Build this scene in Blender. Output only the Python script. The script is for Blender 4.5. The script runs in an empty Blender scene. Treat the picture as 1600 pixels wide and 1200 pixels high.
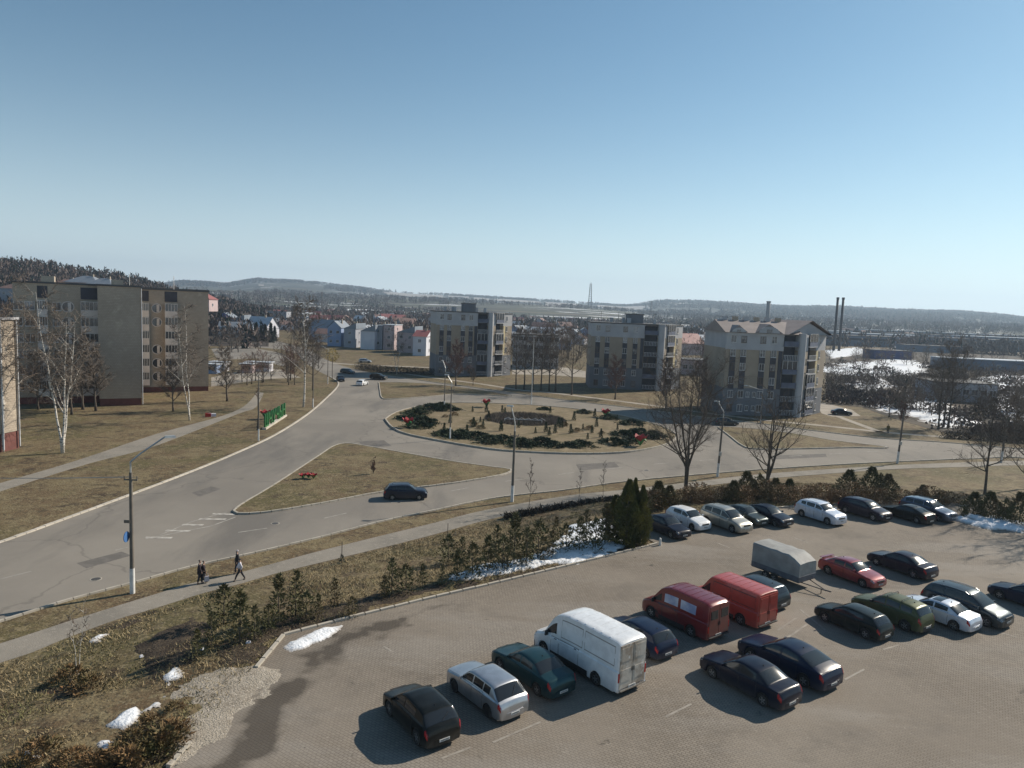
import bpy, math, random
import numpy as np
from mathutils import Vector, Matrix, noise as mnoise
from mathutils.geometry import tessellate_polygon
R_ = math.radians
SC = bpy.context.scene
COL = SC.collection
# ------------------------------------------------------------------ camera
CAM_H = 20.0; FPX = 1120.0
PITCH = math.atan(116 / FPX); ROLL = R_(2.3)
FWD = np.array([0, math.cos(PITCH), -math.sin(PITCH)])
_r0 = np.array([1.0, 0, 0]); _u0 = np.array([0, math.sin(PITCH), math.cos(PITCH)])
RGT = math.cos(ROLL) * _r0 + math.sin(ROLL) * _u0
UPV = -math.sin(ROLL) * _r0 + math.cos(ROLL) * _u0
CAMP = np.array([0, 0, CAM_H])
cam = bpy.data.cameras.new('camera'); cam.sensor_width = 36; cam.lens = 36 * FPX / 1600
cam.clip_start = 0.5; cam.clip_end = 30000
camo = bpy.data.objects.new('camera', cam); COL.objects.link(camo)
camo.matrix_world = Matrix(((RGT[0], UPV[0], -FWD[0], 0), (RGT[1], UPV[1], -FWD[1], 0), (RGT[2], UPV[2], -FWD[2], CAM_H), (0, 0, 0, 1)))
SC.camera = camo
# ------------------------------------------------------------------ light
SUN_AZ, SUN_EL = 34.0, 33.0          # azimuth counted from +X towards +Y
world = bpy.data.worlds.new('World'); SC.world = world; world.use_nodes = True
nt = world.node_tree; nt.nodes.clear()
wo = nt.nodes.new('ShaderNodeOutputWorld'); bg = nt.nodes.new('ShaderNodeBackground')
sky = nt.nodes.new('ShaderNodeTexSky'); sky.sky_type = 'NISHITA'; sky.sun_disc = False
sky.sun_elevation = R_(SUN_EL); sky.sun_rotation = R_(90 - SUN_AZ)
sky.altitude = 200; sky.air_density = 1.0; sky.dust_density = 0.4; sky.ozone_density = 3.0
bg.inputs['Strength'].default_value = 0.07
# the pale band of hazy air that lies round the whole horizon
_tc = nt.nodes.new('ShaderNodeTexCoord'); _sp = nt.nodes.new('ShaderNodeSeparateXYZ'); _ab = nt.nodes.new('ShaderNodeMath'); _ab.operation = 'ABSOLUTE'
_om = nt.nodes.new('ShaderNodeMath'); _om.operation = 'SUBTRACT'; _om.inputs[0].default_value = 1.0; _pw = nt.nodes.new('ShaderNodeMath'); _pw.operation = 'POWER'; _pw.inputs[1].default_value = 9.0
_ml = nt.nodes.new('ShaderNodeMath'); _ml.operation = 'MULTIPLY'; _ml.inputs[1].default_value = .92; _mx = nt.nodes.new('ShaderNodeMix'); _mx.data_type = 'RGBA'; _mx.inputs[7].default_value = (12.0, 13.0, 13.6, 1)
nt.links.new(_tc.outputs['Generated'], _sp.inputs[0]); nt.links.new(_sp.outputs[2], _ab.inputs[0]); nt.links.new(_ab.outputs[0], _om.inputs[1]); nt.links.new(_om.outputs[0], _pw.inputs[0]); nt.links.new(_pw.outputs[0], _ml.inputs[0])
nt.links.new(_ml.outputs[0], _mx.inputs['Factor']); _ti = nt.nodes.new('ShaderNodeMix'); _ti.data_type = 'RGBA'; _ti.blend_type = 'MULTIPLY'; _ti.inputs['Factor'].default_value = 1; _ti.inputs[7].default_value = (.80, 1.08, 1.05, 1)
nt.links.new(sky.outputs[0], _ti.inputs[6]); nt.links.new(_ti.outputs[2], _mx.inputs[6]); nt.links.new(_mx.outputs[2], bg.inputs[0]); nt.links.new(bg.outputs[0], wo.inputs[0])
sl = bpy.data.lights.new('sun', 'SUN'); sl.energy = 5.0; sl.angle = R_(0.5); sl.color = (1.0, 0.90, 0.76)
so = bpy.data.objects.new('sun', sl); COL.objects.link(so)
_sd = Vector((math.cos(R_(SUN_EL)) * math.cos(R_(SUN_AZ)), math.cos(R_(SUN_EL)) * math.sin(R_(SUN_AZ)), math.sin(R_(SUN_EL))))
so.rotation_euler = _sd.to_track_quat('Z', 'Y').to_euler(); so.location = (0, 0, 60)
SC.view_settings.view_transform = 'Standard'; SC.view_settings.look = 'None'
SC.view_settings.exposure = 0.34; SC.view_settings.gamma = 1.0
SC.cycles.max_bounces = 6; SC.cycles.diffuse_bounces = 2; SC.cycles.glossy_bounces = 3
SC.cycles.volume_bounces = 0; SC.cycles.transparent_max_bounces = 6

# ------------------------------------------------------------------ calibration: photo pixel -> point of the place
def ray(px, py):
    d = FWD * FPX + RGT * (px - 800) + UPV * (600 - py)
    return d / np.linalg.norm(d)
def G(px, py, z=0.0):
    d = ray(px, py); t = (z - CAM_H) / d[2]
    return (float(d[0] * t), float(d[1] * t))
def GG(pts, z=0.0): return [G(a, b, z) for a, b in pts]
def AT(px, py, dist):
    d = ray(px, py); t = dist / math.hypot(d[0], d[1]); p = CAMP + d * t
    return (float(p[0]), float(p[1]), float(p[2]))
def hyp(px, py, z=0.0):
    g = G(px, py, z); return math.hypot(*g)
# ------------------------------------------------------------------ mesh building
class MB:
    def __init__(s): s.v = []; s.f = []; s.m = []
    def add(s, vs, fs, mi=0):
        o = len(s.v); s.v.extend(vs); s.f.extend([tuple(i + o for i in f) for f in fs]); s.m.extend([mi] * len(fs)); return s
    def box(s, c, d, rz=0.0, mi=0, taper=1.0):
        x, y, z = d[0] / 2, d[1] / 2, d[2] / 2; cs, sn = math.cos(rz), math.sin(rz); vs = []
        for k, (a, b, e) in enumerate(((-x, -y, -z), (x, -y, -z), (x, y, -z), (-x, y, -z), (-x, -y, z), (x, -y, z), (x, y, z), (-x, y, z))):
            if k > 3: a *= taper; b *= taper
            vs.append((c[0] + a * cs - b * sn, c[1] + a * sn + b * cs, c[2] + e))
        return s.add(vs, [(0, 3, 2, 1), (4, 5, 6, 7), (0, 1, 5, 4), (1, 2, 6, 5), (2, 3, 7, 6), (3, 0, 4, 7)], mi)
    def b2(s, x0, x1, y0, y1, z0, z1, mi=0):
        return s.box(((x0 + x1) / 2, (y0 + y1) / 2, (z0 + z1) / 2), (x1 - x0, y1 - y0, z1 - z0), 0, mi)
    def tube(s, pts, rad, n=6, mi=0, cap=True):
        vs = []; P = [Vector(p) for p in pts]; m = len(P)
        if not hasattr(rad, '__len__'): rad = [rad] * m
        ref = None
        for i, p in enumerate(P):
            t = (P[min(i + 1, m - 1)] - P[max(i - 1, 0)])
            if t.length < 1e-9: t = Vector((0, 0, 1))
            t.normalize()
            if ref is None: ref = Vector((1, 0, 0)) if abs(t.x) < .8 else Vector((0, 1, 0))
            a = (ref - t * ref.dot(t)).normalized(); b = t.cross(a); ref = a
            for k in range(n):
                q = 2 * math.pi * k / n; w = p + (a * math.cos(q) + b * math.sin(q)) * rad[i]; vs.append(tuple(w))
        fs = []
        for i in range(m - 1):
            for k in range(n):
                k2 = (k + 1) % n; fs.append((i * n + k, i * n + k2, (i + 1) * n + k2, (i + 1) * n + k))
        if cap: fs.append(tuple(range(n - 1, -1, -1))); fs.append(tuple((m - 1) * n + k for k in range(n)))
        return s.add(vs, fs, mi)
    def prism(s, poly, z0, z1, mi=0, bottom=False, mside=None):
        n = len(poly); a = sum(poly[i][0] * poly[(i + 1) % n][1] - poly[(i + 1) % n][0] * poly[i][1] for i in range(n))
        if a < 0: poly = poly[::-1]
        top = [(x, y, z1) for x, y in poly]; vs = [(x, y, z0) for x, y in poly] + top
        tr = tessellate_polygon([[Vector(p) for p in top]])
        fs = []
        for t in tr:
            A, B, C_ = (top[i] for i in t)
            if (B[0] - A[0]) * (C_[1] - A[1]) - (B[1] - A[1]) * (C_[0] - A[0]) < 0: t = (t[0], t[2], t[1])
            fs.append(tuple(i + n for i in t))
        s.add(vs, fs, mi)
        o = len(s.v) - 2 * n
        sd = [(o + i, o + (i + 1) % n, o + n + (i + 1) % n, o + n + i) for i in range(n)]
        s.f.extend(sd); s.m.extend([mi if mside is None else mside] * n)
        return s
    def arrays(s, V, F, mi=0):
        return s.add([tuple(x) for x in V.tolist()], [tuple(x) for x in F.tolist()], mi)
    def build(s, name, mats, parent=None, smooth=False, loc=None, rz=None):
        me = bpy.data.meshes.new(name); me.from_pydata(s.v, [], s.f)
        if not isinstance(mats, (list, tuple)): mats = [mats]
        for m in mats: me.materials.append(m)
        if len(mats) > 1: me.polygons.foreach_set('material_index', s.m)
        if smooth: me.polygons.foreach_set('use_smooth', [True] * len(s.f))
        if smooth and smooth is not True: me.set_sharp_from_angle(angle=R_(smooth))
        me.update()
        o = bpy.data.objects.new(name, me); COL.objects.link(o)
        if parent: o.parent = parent
        if loc: o.location = loc
        if rz is not None: o.rotation_euler[2] = rz
        return o
def tag(o, label=None, cat=None, group=None, kind=None):
    if label: o['label'] = label
    if cat: o['category'] = cat
    if group: o['group'] = group
    if kind: o['kind'] = kind
    return o
def thing(name, label, cat, loc=(0, 0, 0), rz=0.0, group=None):
    o = bpy.data.objects.new(name, None); COL.objects.link(o); o.location = loc; o.rotation_euler = (0, 0, rz); o.empty_display_size = .3
    return tag(o, label, cat, group)
KIDS = {}
def kids(o):
    return [c for c in bpy.data.objects if c.parent == o]
def dup(o, parent=None, tree=None):
    tree = tree if tree is not None else build_tree(o)
    c = tree[0].copy(); COL.objects.link(c); c.parent = parent
    for t in tree[1]: dup(None, c, t)
    return c
def build_tree(o): return (o, [build_tree(k) for k in o.children])
def place(proto_tree, loc, rz=0, sc=1.0, label=None, group=None, first=None, tilt=(0, 0)):
    """first: dict flag per prototype, the prototype itself is used first"""
    if first is not None and not first.get('used'):
        first['used'] = True; c = proto_tree[0]
    else: c = dup(None, None, proto_tree)
    c.location = loc; c.rotation_euler = (tilt[0], tilt[1], rz)
    c.scale = (sc, sc, sc) if not hasattr(sc, '__len__') else sc
    if label: c['label'] = label
    if group: c['group'] = group
    return c
def catmull(pts, n=8, closed=False):
    P = [np.array(p, float) for p in pts]; out = []; m = len(P)
    rng = range(m if closed else m - 1)
    for i in rng:
        if closed: p0, p1, p2, p3 = P[(i - 1) % m], P[i], P[(i + 1) % m], P[(i + 2) % m]
        else: p0, p1, p2, p3 = P[max(i - 1, 0)], P[i], P[i + 1], P[min(i + 2, m - 1)]
        for k in range(n):
            t = k / n
            out.append(tuple(.5 * ((2 * p1) + (-p0 + p2) * t + (2 * p0 - 5 * p1 + 4 * p2 - p3) * t * t + (-p0 + 3 * p1 - 3 * p2 + p3) * t ** 3)))
    if not closed: out.append(tuple(P[-1]))
    return out
def offset_line(pts, d):
    P = np.array(pts, float)[:, :2]; T = np.gradient(P, axis=0); T /= np.linalg.norm(T, axis=1)[:, None] + 1e-9
    N = np.c_[-T[:, 1], T[:, 0]]; return [tuple(x) for x in (P + N * d)]
def resample(pts, step, closed=False):
    P = np.array(pts, float)[:, :2]
    if closed: P = np.vstack([P, P[:1]])
    s = np.r_[0, np.cumsum(np.hypot(*(P[1:] - P[:-1]).T))]; n = max(2, int(round(s[-1] / step)) + 1)
    t = np.linspace(0, s[-1], n); return [tuple(x) for x in np.c_[np.interp(t, s, P[:, 0]), np.interp(t, s, P[:, 1])]]
def inpoly(X, Y, poly):
    X = np.asarray(X, float); Y = np.asarray(Y, float); r = np.zeros(X.shape, bool); n = len(poly); j = n - 1
    for i in range(n):
        xi, yi = poly[i]; xj, yj = poly[j]
        if yi != yj:
            c = ((yi > Y) != (yj > Y)) & (X < (xj - xi) * (Y - yi) / (yj - yi) + xi); r ^= c
        j = i
    return r
def dline(X, Y, line, closed=False):
    X = np.asarray(X, float); Y = np.asarray(Y, float); best = np.full(X.shape, 1e9)
    L = list(line) + ([line[0]] if closed else [])
    for (x0, y0), (x1, y1) in zip(L[:-1], L[1:]):
        dx, dy = x1 - x0, y1 - y0; l2 = dx * dx + dy * dy + 1e-12
        t = np.clip(((X - x0) * dx + (Y - y0) * dy) / l2, 0, 1)
        best = np.minimum(best, np.hypot(X - x0 - t * dx, Y - y0 - t * dy))
    return best
def vnoise(X, Y, sc, seed=0):
    """smooth value noise, -1..1, vectorised"""
    x = np.asarray(X, float) / sc + seed * 17.3; y = np.asarray(Y, float) / sc + seed * 9.1
    xi = np.floor(x); yi = np.floor(y); fx = x - xi; fy = y - yi; fx = fx * fx * (3 - 2 * fx); fy = fy * fy * (3 - 2 * fy)
    def h(a, b):
        v = np.sin(a * 127.1 + b * 311.7) * 43758.5453; return (v - np.floor(v)) * 2 - 1
    return (h(xi, yi) * (1 - fx) + h(xi + 1, yi) * fx) * (1 - fy) + (h(xi, yi + 1) * (1 - fx) + h(xi + 1, yi + 1) * fx) * fy
def fbm(X, Y, sc, seed=0, o=4):
    r = 0; a = 1.0; t = 0
    for i in range(o): r = r + a * vnoise(X, Y, sc / 2 ** i, seed + i * 3); t += a; a *= .5
    return r / t
# ------------------------------------------------------------------ materials
MATS = {}
def mat(name, col, rough=.8, col2=None, sc=1.0, metal=0.0, bump=0.0, bsc=None, spec=None, coat=0.0, det=4.0, alpha=None, sheen=0, stretch=None):
    if name in MATS: return MATS[name]
    m = bpy.data.materials.new(name); m.use_nodes = True; t = m.node_tree; b = t.nodes['Principled BSDF']
    b.inputs['Roughness'].default_value = rough; b.inputs['Metallic'].default_value = metal
    if spec is not None: b.inputs['Specular IOR Level'].default_value = spec
    if coat: b.inputs['Coat Weight'].default_value = coat; b.inputs['Coat Roughness'].default_value = .05
    b.inputs['Base Color'].default_value = (*col, 1)
    tc = t.nodes.new('ShaderNodeTexCoord'); src = tc.outputs['Object']
    if stretch:
        mp = t.nodes.new('ShaderNodeMapping'); mp.inputs['Scale'].default_value = stretch; t.links.new(src, mp.inputs[0]); src = mp.outputs[0]
    if col2 is None: col2 = tuple(min(1, c * .8) for c in col)
    n = t.nodes.new('ShaderNodeTexNoise'); n.inputs['Scale'].default_value = sc; n.inputs['Detail'].default_value = det
    t.links.new(src, n.inputs['Vector'])
    r = t.nodes.new('ShaderNodeValToRGB'); r.color_ramp.elements[0].position = .38; r.color_ramp.elements[1].position = .62
    r.color_ramp.elements[0].color = (*col, 1); r.color_ramp.elements[1].color = (*col2, 1)
    t.links.new(n.outputs['Fac'], r.inputs[0]); t.links.new(r.outputs[0], b.inputs['Base Color'])
    if bump:
        n2 = t.nodes.new('ShaderNodeTexNoise'); n2.inputs['Scale'].default_value = bsc or sc * 4; n2.inputs['Detail'].default_value = 3
        t.links.new(src, n2.inputs['Vector'])
        bp = t.nodes.new('ShaderNodeBump'); bp.inputs['Strength'].default_value = bump; bp.inputs['Distance'].default_value = .05
        t.links.new(n2.outputs['Fac'], bp.inputs['Height']); t.links.new(bp.outputs[0], b.inputs['Normal'])
    MATS[name] = m; return m
def multimat(name, layers, rough=.9, bump=.6, bsc=6, extra=None):
    """layers: [(colour, scale, lo, hi, offset)], first is the base"""
    m = bpy.data.materials.new(name); m.use_nodes = True; t = m.node_tree; b = t.nodes['Principled BSDF']
    b.inputs['Roughness'].default_value = rough; b.inputs['Specular IOR Level'].default_value = .2
    g = t.nodes.new('ShaderNodeNewGeometry'); prev = None
    for i, L in enumerate(layers):
        if i == 0:
            rgb = t.nodes.new('ShaderNodeRGB'); rgb.outputs[0].default_value = (*L[0], 1); prev = rgb.outputs[0]; continue
        col, sc, lo, hi, off = L[:5]
        mp = t.nodes.new('ShaderNodeMapping'); mp.inputs['Location'].default_value = (off, off * 1.7, off * .3)
        if len(L) > 5: mp.inputs['Scale'].default_value = L[5][:3]; mp.inputs['Rotation'].default_value = (0, 0, L[5][3])
        t.links.new(g.outputs['Position'], mp.inputs[0])
        n = t.nodes.new('ShaderNodeTexNoise'); n.inputs['Scale'].default_value = sc; n.inputs['Detail'].default_value = 6; n.inputs['Roughness'].default_value = .62
        t.links.new(mp.outputs[0], n.inputs['Vector'])
        mr = t.nodes.new('ShaderNodeMapRange'); mr.inputs[1].default_value = lo; mr.inputs[2].default_value = hi; mr.clamp = True
        t.links.new(n.outputs['Fac'], mr.inputs[0])
        mx = t.nodes.new('ShaderNodeMix'); mx.data_type = 'RGBA'
        t.links.new(mr.outputs[0], mx.inputs['Factor']); t.links.new(prev, mx.inputs[6]); mx.inputs[7].default_value = (*col, 1); prev = mx.outputs[2]
    if extra: prev = extra(t, g, prev, b)
    t.links.new(prev, b.inputs['Base Color'])
    n2 = t.nodes.new('ShaderNodeTexNoise'); n2.inputs['Scale'].default_value = bsc; n2.inputs['Detail'].default_value = 5
    t.links.new(g.outputs['Position'], n2.inputs['Vector'])
    bp = t.nodes.new('ShaderNodeBump'); bp.inputs['Strength'].default_value = bump; bp.inputs['Distance'].default_value = .08
    t.links.new(n2.outputs['Fac'], bp.inputs['Height'])
    if not b.inputs['Normal'].is_linked: t.links.new(bp.outputs[0], b.inputs['Normal'])
    MATS[name] = m; return m
# ================================================================== THE SETTING
ZL = 1.2            # the car park lies a little above the road
S1U = GG([(-120, 1040), (7, 1004), (105, 972), (184, 947), (252, 926), (290, 914), (340, 903), (375, 895), (420, 883), (497, 862), (602, 836), (680, 817), (760, 797), (885, 775), (960, 767), (1060, 756), (1180, 742), (1300, 733), (1400, 727), (1500, 723), (1600, 720), (1760, 719)])
S1L = GG([(-120, 1075), (7, 1034), (52, 1019), (105, 997), (184, 968), (236, 953), (315, 928), (360, 917), (400, 905.5), (445, 893), (602, 855), (680, 835), (760, 813), (835, 797), (910, 783), (960, 776), (1060, 765), (1180, 750), (1300, 740), (1400, 733), (1500, 730), (1600, 727), (1760, 726)])
LOTPX = [(150, 1300), (262, 1200), (298, 1162), (330, 1130), (400, 1050), (443, 993), (530, 970), (660, 938), (760, 915), (835, 897), (930, 874), (1027, 850)]
LOT = GG(LOTPX, ZL) + [(10.5, 62.5), (18.5, 67.8), (26, 70.2), (37, 74.2), (45, 76), (50, 75.5)] + GG([(1560, 817), (1640, 828), (1800, 850)], ZL) + [(75, 45), (60, 5), (-6, 5), (-12, 20)]
BANK = S1L + [(150, 95), (150, -30), (-70, -30), (-70, 20)]
def hgt(X, Y):
    X = np.asarray(X, float); Y = np.asarray(Y, float)
    inb = inpoly(X, Y, BANK); inl = inpoly(X, Y, LOT)
    ds = dline(X, Y, S1L); dl = np.where(inl, 0, dline(X, Y, LOT, True))
    t = np.clip(ds / (ds + dl + 1e-6), 0, 1); t = t * t * (3 - 2 * t)
    h = ZL * t + np.clip(np.minimum(ds, dl), 0, 1.5) / 1.5 * (.16 * fbm(X, Y, 3.5, 2) + .1)
    h = np.where(inl, ZL - .12, h); h = np.where(inb, h, 0)
    fade = np.clip((X + 62) / 12, 0, 1) * np.clip((118 - X) / 20, 0, 1) * np.clip((Y - 6) / 4, 0, 1)
    return h * fade
def H1(x, y): return float(hgt([x], [y])[0])
def S(px, py):
    """point of the ground seen at a pixel, on the sloping bank too"""
    z = 0.0
    for _ in range(12):
        x, y = G(px, py, z); z = .5 * z + .5 * H1(x, y)
    return (x, y, H1(x, y))

def grass_extra(t, g, prev, b): return prev
M_grass = multimat('dry_grass_ground', [((.125, .086, .048),), ((.185, .145, .08), .35, .42, .6, 3), ((.105, .088, .040), .11, .5, .6, 11), ((.06, .042, .027), .5, .54, .66, 23), ((.20, .16, .09), 1.4, .52, .64, 41), ((.075, .058, .034), 2.2, .54, .66, 51), ((.25, .205, .125), 5.0, .55, .68, 5), ((.05, .04, .024), 9.0, .55, .68, 31)], bump=1.0, bsc=5)
def asph_extra(t, g, prev, b):
    v = t.nodes.new('ShaderNodeTexVoronoi'); v.feature = 'DISTANCE_TO_EDGE'; v.inputs['Scale'].default_value = .05
    n = t.nodes.new('ShaderNodeTexNoise'); n.inputs['Scale'].default_value = .35; n.inputs['Detail'].default_value = 5
    t.links.new(g.outputs['Position'], n.inputs['Vector'])
    mx0 = t.nodes.new('ShaderNodeMix'); mx0.data_type = 'VECTOR'; mx0.inputs['Factor'].default_value = .06
    sc = t.nodes.new('ShaderNodeVectorMath'); sc.operation = 'SCALE'; sc.inputs[3].default_value = 60
    t.links.new(n.outputs['Color'], sc.inputs[0]); t.links.new(g.outputs['Position'], mx0.inputs[4]); t.links.new(sc.outputs[0], mx0.inputs[5])
    t.links.new(mx0.outputs[1], v.inputs['Vector'])
    mr = t.nodes.new('ShaderNodeMapRange'); mr.inputs[1].default_value = .002; mr.inputs[2].default_value = .007; mr.inputs[3].default_value = .28; mr.inputs[4].default_value = 0
    t.links.new(v.outputs['Distance'], mr.inputs[0])
    mx = t.nodes.new('ShaderNodeMix'); mx.data_type = 'RGBA'; mx.inputs[7].default_value = (.06, .055, .05, 1)
    t.links.new(mr.outputs[0], mx.inputs['Factor']); t.links.new(prev, mx.inputs[6]); return mx.outputs[2]
M_asph = multimat('asphalt_surface', [((.20, .18, .155),), ((.25, .225, .192), .06, .4, .62, 3), ((.155, .142, .126), .12, .52, .66, 9, (1, .25, 1, R_(-35))),
    ((.27, .25, .225), 14.0, .6, .75, 2), ((.15, .14, .13), 20.0, .58, .75, 7)], rough=.85, bump=.25, bsc=18, extra=asph_extra)
M_walk = multimat('footpath_asphalt', [((.25, .225, .19),), ((.2, .182, .155), .3, .45, .62, 3), ((.3, .27, .23), 3, .55, .7, 8)], bump=.3, bsc=14)
M_path2 = multimat('pale_footpath', [((.34, .3, .25),), ((.26, .23, .19), .4, .45, .62, 3)], bump=.3)
def paver_extra(t, g, prev, b):
    mp = t.nodes.new('ShaderNodeMapping'); mp.inputs['Rotation'].default_value = (0, 0, R_(33))
    t.links.new(g.outputs['Position'], mp.inputs[0])
    br = t.nodes.new('ShaderNodeTexBrick'); br.inputs['Scale'].default_value = 1.0
    br.inputs['Brick Width'].default_value = .24; br.inputs['Row Height'].default_value = .15; br.inputs['Mortar Size'].default_value = .014; br.inputs['Mortar Smooth'].default_value = .3
    br.inputs['Color1'].default_value = (1, 1, 1, 1); br.inputs['Color2'].default_value = (.82, .82, .82, 1); br.inputs['Mortar'].default_value = (.42, .4, .38, 1)
    t.links.new(mp.outputs[0], br.inputs['Vector'])
    # jointing sand hides the joints in places
    n = t.nodes.new('ShaderNodeTexNoise'); n.inputs['Scale'].default_value = .09; n.inputs['Detail'].default_value = 5
    t.links.new(g.outputs['Position'], n.inputs['Vector'])
    mr = t.nodes.new('ShaderNodeMapRange'); mr.inputs[1].default_value = .42; mr.inputs[2].default_value = .6; mr.inputs[3].default_value = .95; mr.inputs[4].default_value = .3
    t.links.new(n.outputs['Fac'], mr.inputs[0])
    mx = t.nodes.new('ShaderNodeMix'); mx.data_type = 'RGBA'; mx.blend_type = 'MULTIPLY'
    t.links.new(mr.outputs[0], mx.inputs['Factor']); t.links.new(prev, mx.inputs[6]); t.links.new(br.outputs['Color'], mx.inputs[7])
    bp = t.nodes.new('ShaderNodeBump'); bp.inputs['Strength'].default_value = .5; bp.inputs['Distance'].default_value = .02; bp.invert = True
    t.links.new(br.outputs['Fac'], bp.inputs['Height']); t.links.new(bp.outputs[0], b.inputs['Normal'])
    return mx.outputs[2]
PAVL = [((.215, .183, .148),), ((.255, .22, .18), .10, .4, .62, 3), ((.18, .156, .13), .25, .52, .7, 9), ((.26, .23, .195), .06, .5, .6, 19, (1, 3.5, 1, R_(57))), ((.32, .285, .24), 6.0, .6, .75, 2), ((.15, .132, .112), 9, .58, .75, 6), ((.10, .088, .075), .9, .66, .74, 16), ((.07, .06, .052), 2.4, .70, .76, 26)]
def stain_extra(t, g, prev, b):
    at = t.nodes.new('ShaderNodeAttribute'); at.attribute_name = 'soft'; n = t.nodes.new('ShaderNodeTexNoise'); n.inputs['Scale'].default_value = 1.6; n.inputs['Detail'].default_value = 6; t.links.new(g.outputs['Position'], n.inputs['Vector'])
    ma = t.nodes.new('ShaderNodeMath'); ma.operation = 'MULTIPLY_ADD'; t.links.new(n.outputs['Fac'], ma.inputs[0]); ma.inputs[1].default_value = 1.5; ma.inputs[2].default_value = -.95; a2 = t.nodes.new('ShaderNodeMath'); a2.operation = 'ADD'; a2.use_clamp = True; m3 = t.nodes.new('ShaderNodeMath'); m3.operation = 'MULTIPLY'; m3.inputs[1].default_value = 1.5
    t.links.new(at.outputs['Fac'], m3.inputs[0]); t.links.new(m3.outputs[0], a2.inputs[0]); t.links.new(ma.outputs[0], a2.inputs[1]); m4 = t.nodes.new('ShaderNodeMath'); m4.operation = 'MULTIPLY'; m4.use_clamp = True; t.links.new(a2.outputs[0], m4.inputs[0]); t.links.new(m3.outputs[0], m4.inputs[1])
    m5 = t.nodes.new('ShaderNodeMath'); m5.operation = 'MULTIPLY'; m5.inputs[1].default_value = .8; t.links.new(m4.outputs[0], m5.inputs[0])
    mx = t.nodes.new('ShaderNodeMix'); mx.data_type = 'RGBA'; mx.inputs[7].default_value = (.065, .054, .043, 1); t.links.new(m5.outputs[0], mx.inputs['Factor']); t.links.new(prev, mx.inputs[6]); return paver_extra(t, g, mx.outputs[2], b)
def snow_extra(t, g, prev, b):
    at = t.nodes.new('ShaderNodeAttribute'); at.attribute_name = 'soft'; mr = t.nodes.new('ShaderNodeMapRange'); mr.inputs[1].default_value = .0; mr.inputs[2].default_value = .5; mr.inputs[3].default_value = .9; mr.inputs[4].default_value = 0; t.links.new(at.outputs['Fac'], mr.inputs[0])
    mx = t.nodes.new('ShaderNodeMix'); mx.data_type = 'RGBA'; mx.inputs[7].default_value = (.30, .26, .22, 1); t.links.new(mr.outputs[0], mx.inputs['Factor']); t.links.new(prev, mx.inputs[6]); return mx.outputs[2]
M_pave = multimat('concrete_pavers', PAVL, rough=.85, extra=paver_extra)
M_stain = multimat('damp_dirty_pavers', PAVL, rough=.8, extra=stain_extra)
M_kerb = mat('kerb_concrete', (.42, .38, .32), .85, (.33, .3, .25), .8, bump=.3)
M_kerbw = mat('kerb_pale_dust', (.52, .47, .4), .85, (.42, .38, .32), .4, bump=.3)
M_snow = multimat('old_snow', [((.76, .78, .81),), ((.5, .48, .45), 1.5, .55, .72, 3), ((.84, .85, .87), .5, .45, .65, 8), ((.35, .31, .27), 5.0, .62, .72, 18)], rough=.6, bump=.9, bsc=6, extra=snow_extra)
M_sand = multimat('pale_sand_gravel', [((.33, .29, .235),), ((.25, .215, .17), 1.2, .45, .62, 3), ((.42, .37, .31), 7.0, .5, .65, 8), ((.16, .135, .105), 10.0, .58, .68, 1)], bump=1, bsc=12)
M_soil = multimat('dark_soil', [((.05, .037, .026),), ((.085, .065, .045), 1.5, .45, .62, 3), ((.03, .023, .018), 5.0, .5, .65, 8)], bump=1, bsc=9)
M_paint = mat('worn_white_paint', (.50, .47, .42), .8, (.28, .255, .225), 2.5)

# ground: fine grid near, four great sheets to the horizon
gx = np.arange(-70, 130.1, .8); gy = np.arange(5, 149.1, .8)
XX, YY = np.meshgrid(gx, gy); ZZ = np.zeros(XX.shape)
sel = inpoly(XX, YY, BANK); ZZ[sel] = hgt(XX[sel], YY[sel])
V = np.c_[XX.ravel(), YY.ravel(), ZZ.ravel()]; nx = len(gx); ny = len(gy)
I = np.arange(nx * ny).reshape(ny, nx); F = np.c_[I[:-1, :-1].ravel(), I[:-1, 1:].ravel(), I[1:, 1:].ravel(), I[1:, :-1].ravel()]
mb = MB().arrays(V, F); x0, x1, y0, y1 = gx[0], gx[-1], gy[0], gy[-1]; B = 9000
for q in (((-B, -60), (B, -60), (B, y0), (-B, y0)), ((-B, y1), (B, y1), (B, B), (-B, B)), ((-B, y0), (x0, y0), (x0, y1), (-B, y1)), ((x1, y0), (B, y0), (B, y1), (x1, y1))):
    mb.add([(a, b, 0) for a, b in q], [(0, 1, 2, 3)])
tag(mb.build('ground', M_grass, smooth=True), kind='structure')

# road: one asphalt sheet for the junction
rd_top = [(-120, 885), (0, 848), (100, 812), (200, 775), (300, 737), (370, 708), (430, 680), (480, 648), (508, 624), (526, 606), (528, 597), (516, 589), (498, 580), (478, 568), (468, 558), (440, 546), (330, 538), (330, 530), (420, 531), (480, 546), (505, 560), (540, 573), (600, 586), (660, 595), (745, 606), (872, 624), (1000, 639), (1100, 652), (1180, 661), (1262, 672), (1375, 685), (1469, 691), (1600, 702), (1800, 716)]
rd_bot = [(1800, 714), (1600, 715), (1525, 717), (1397, 722), (1300, 727), (1180, 735), (1060, 745), (960, 755), (885, 766), (820, 773), (760, 781), (660, 802), (602, 814), (497, 841), (400, 864), (300, 886), (210, 911), (105, 939), (13, 968), (-120, 1008)]
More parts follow.
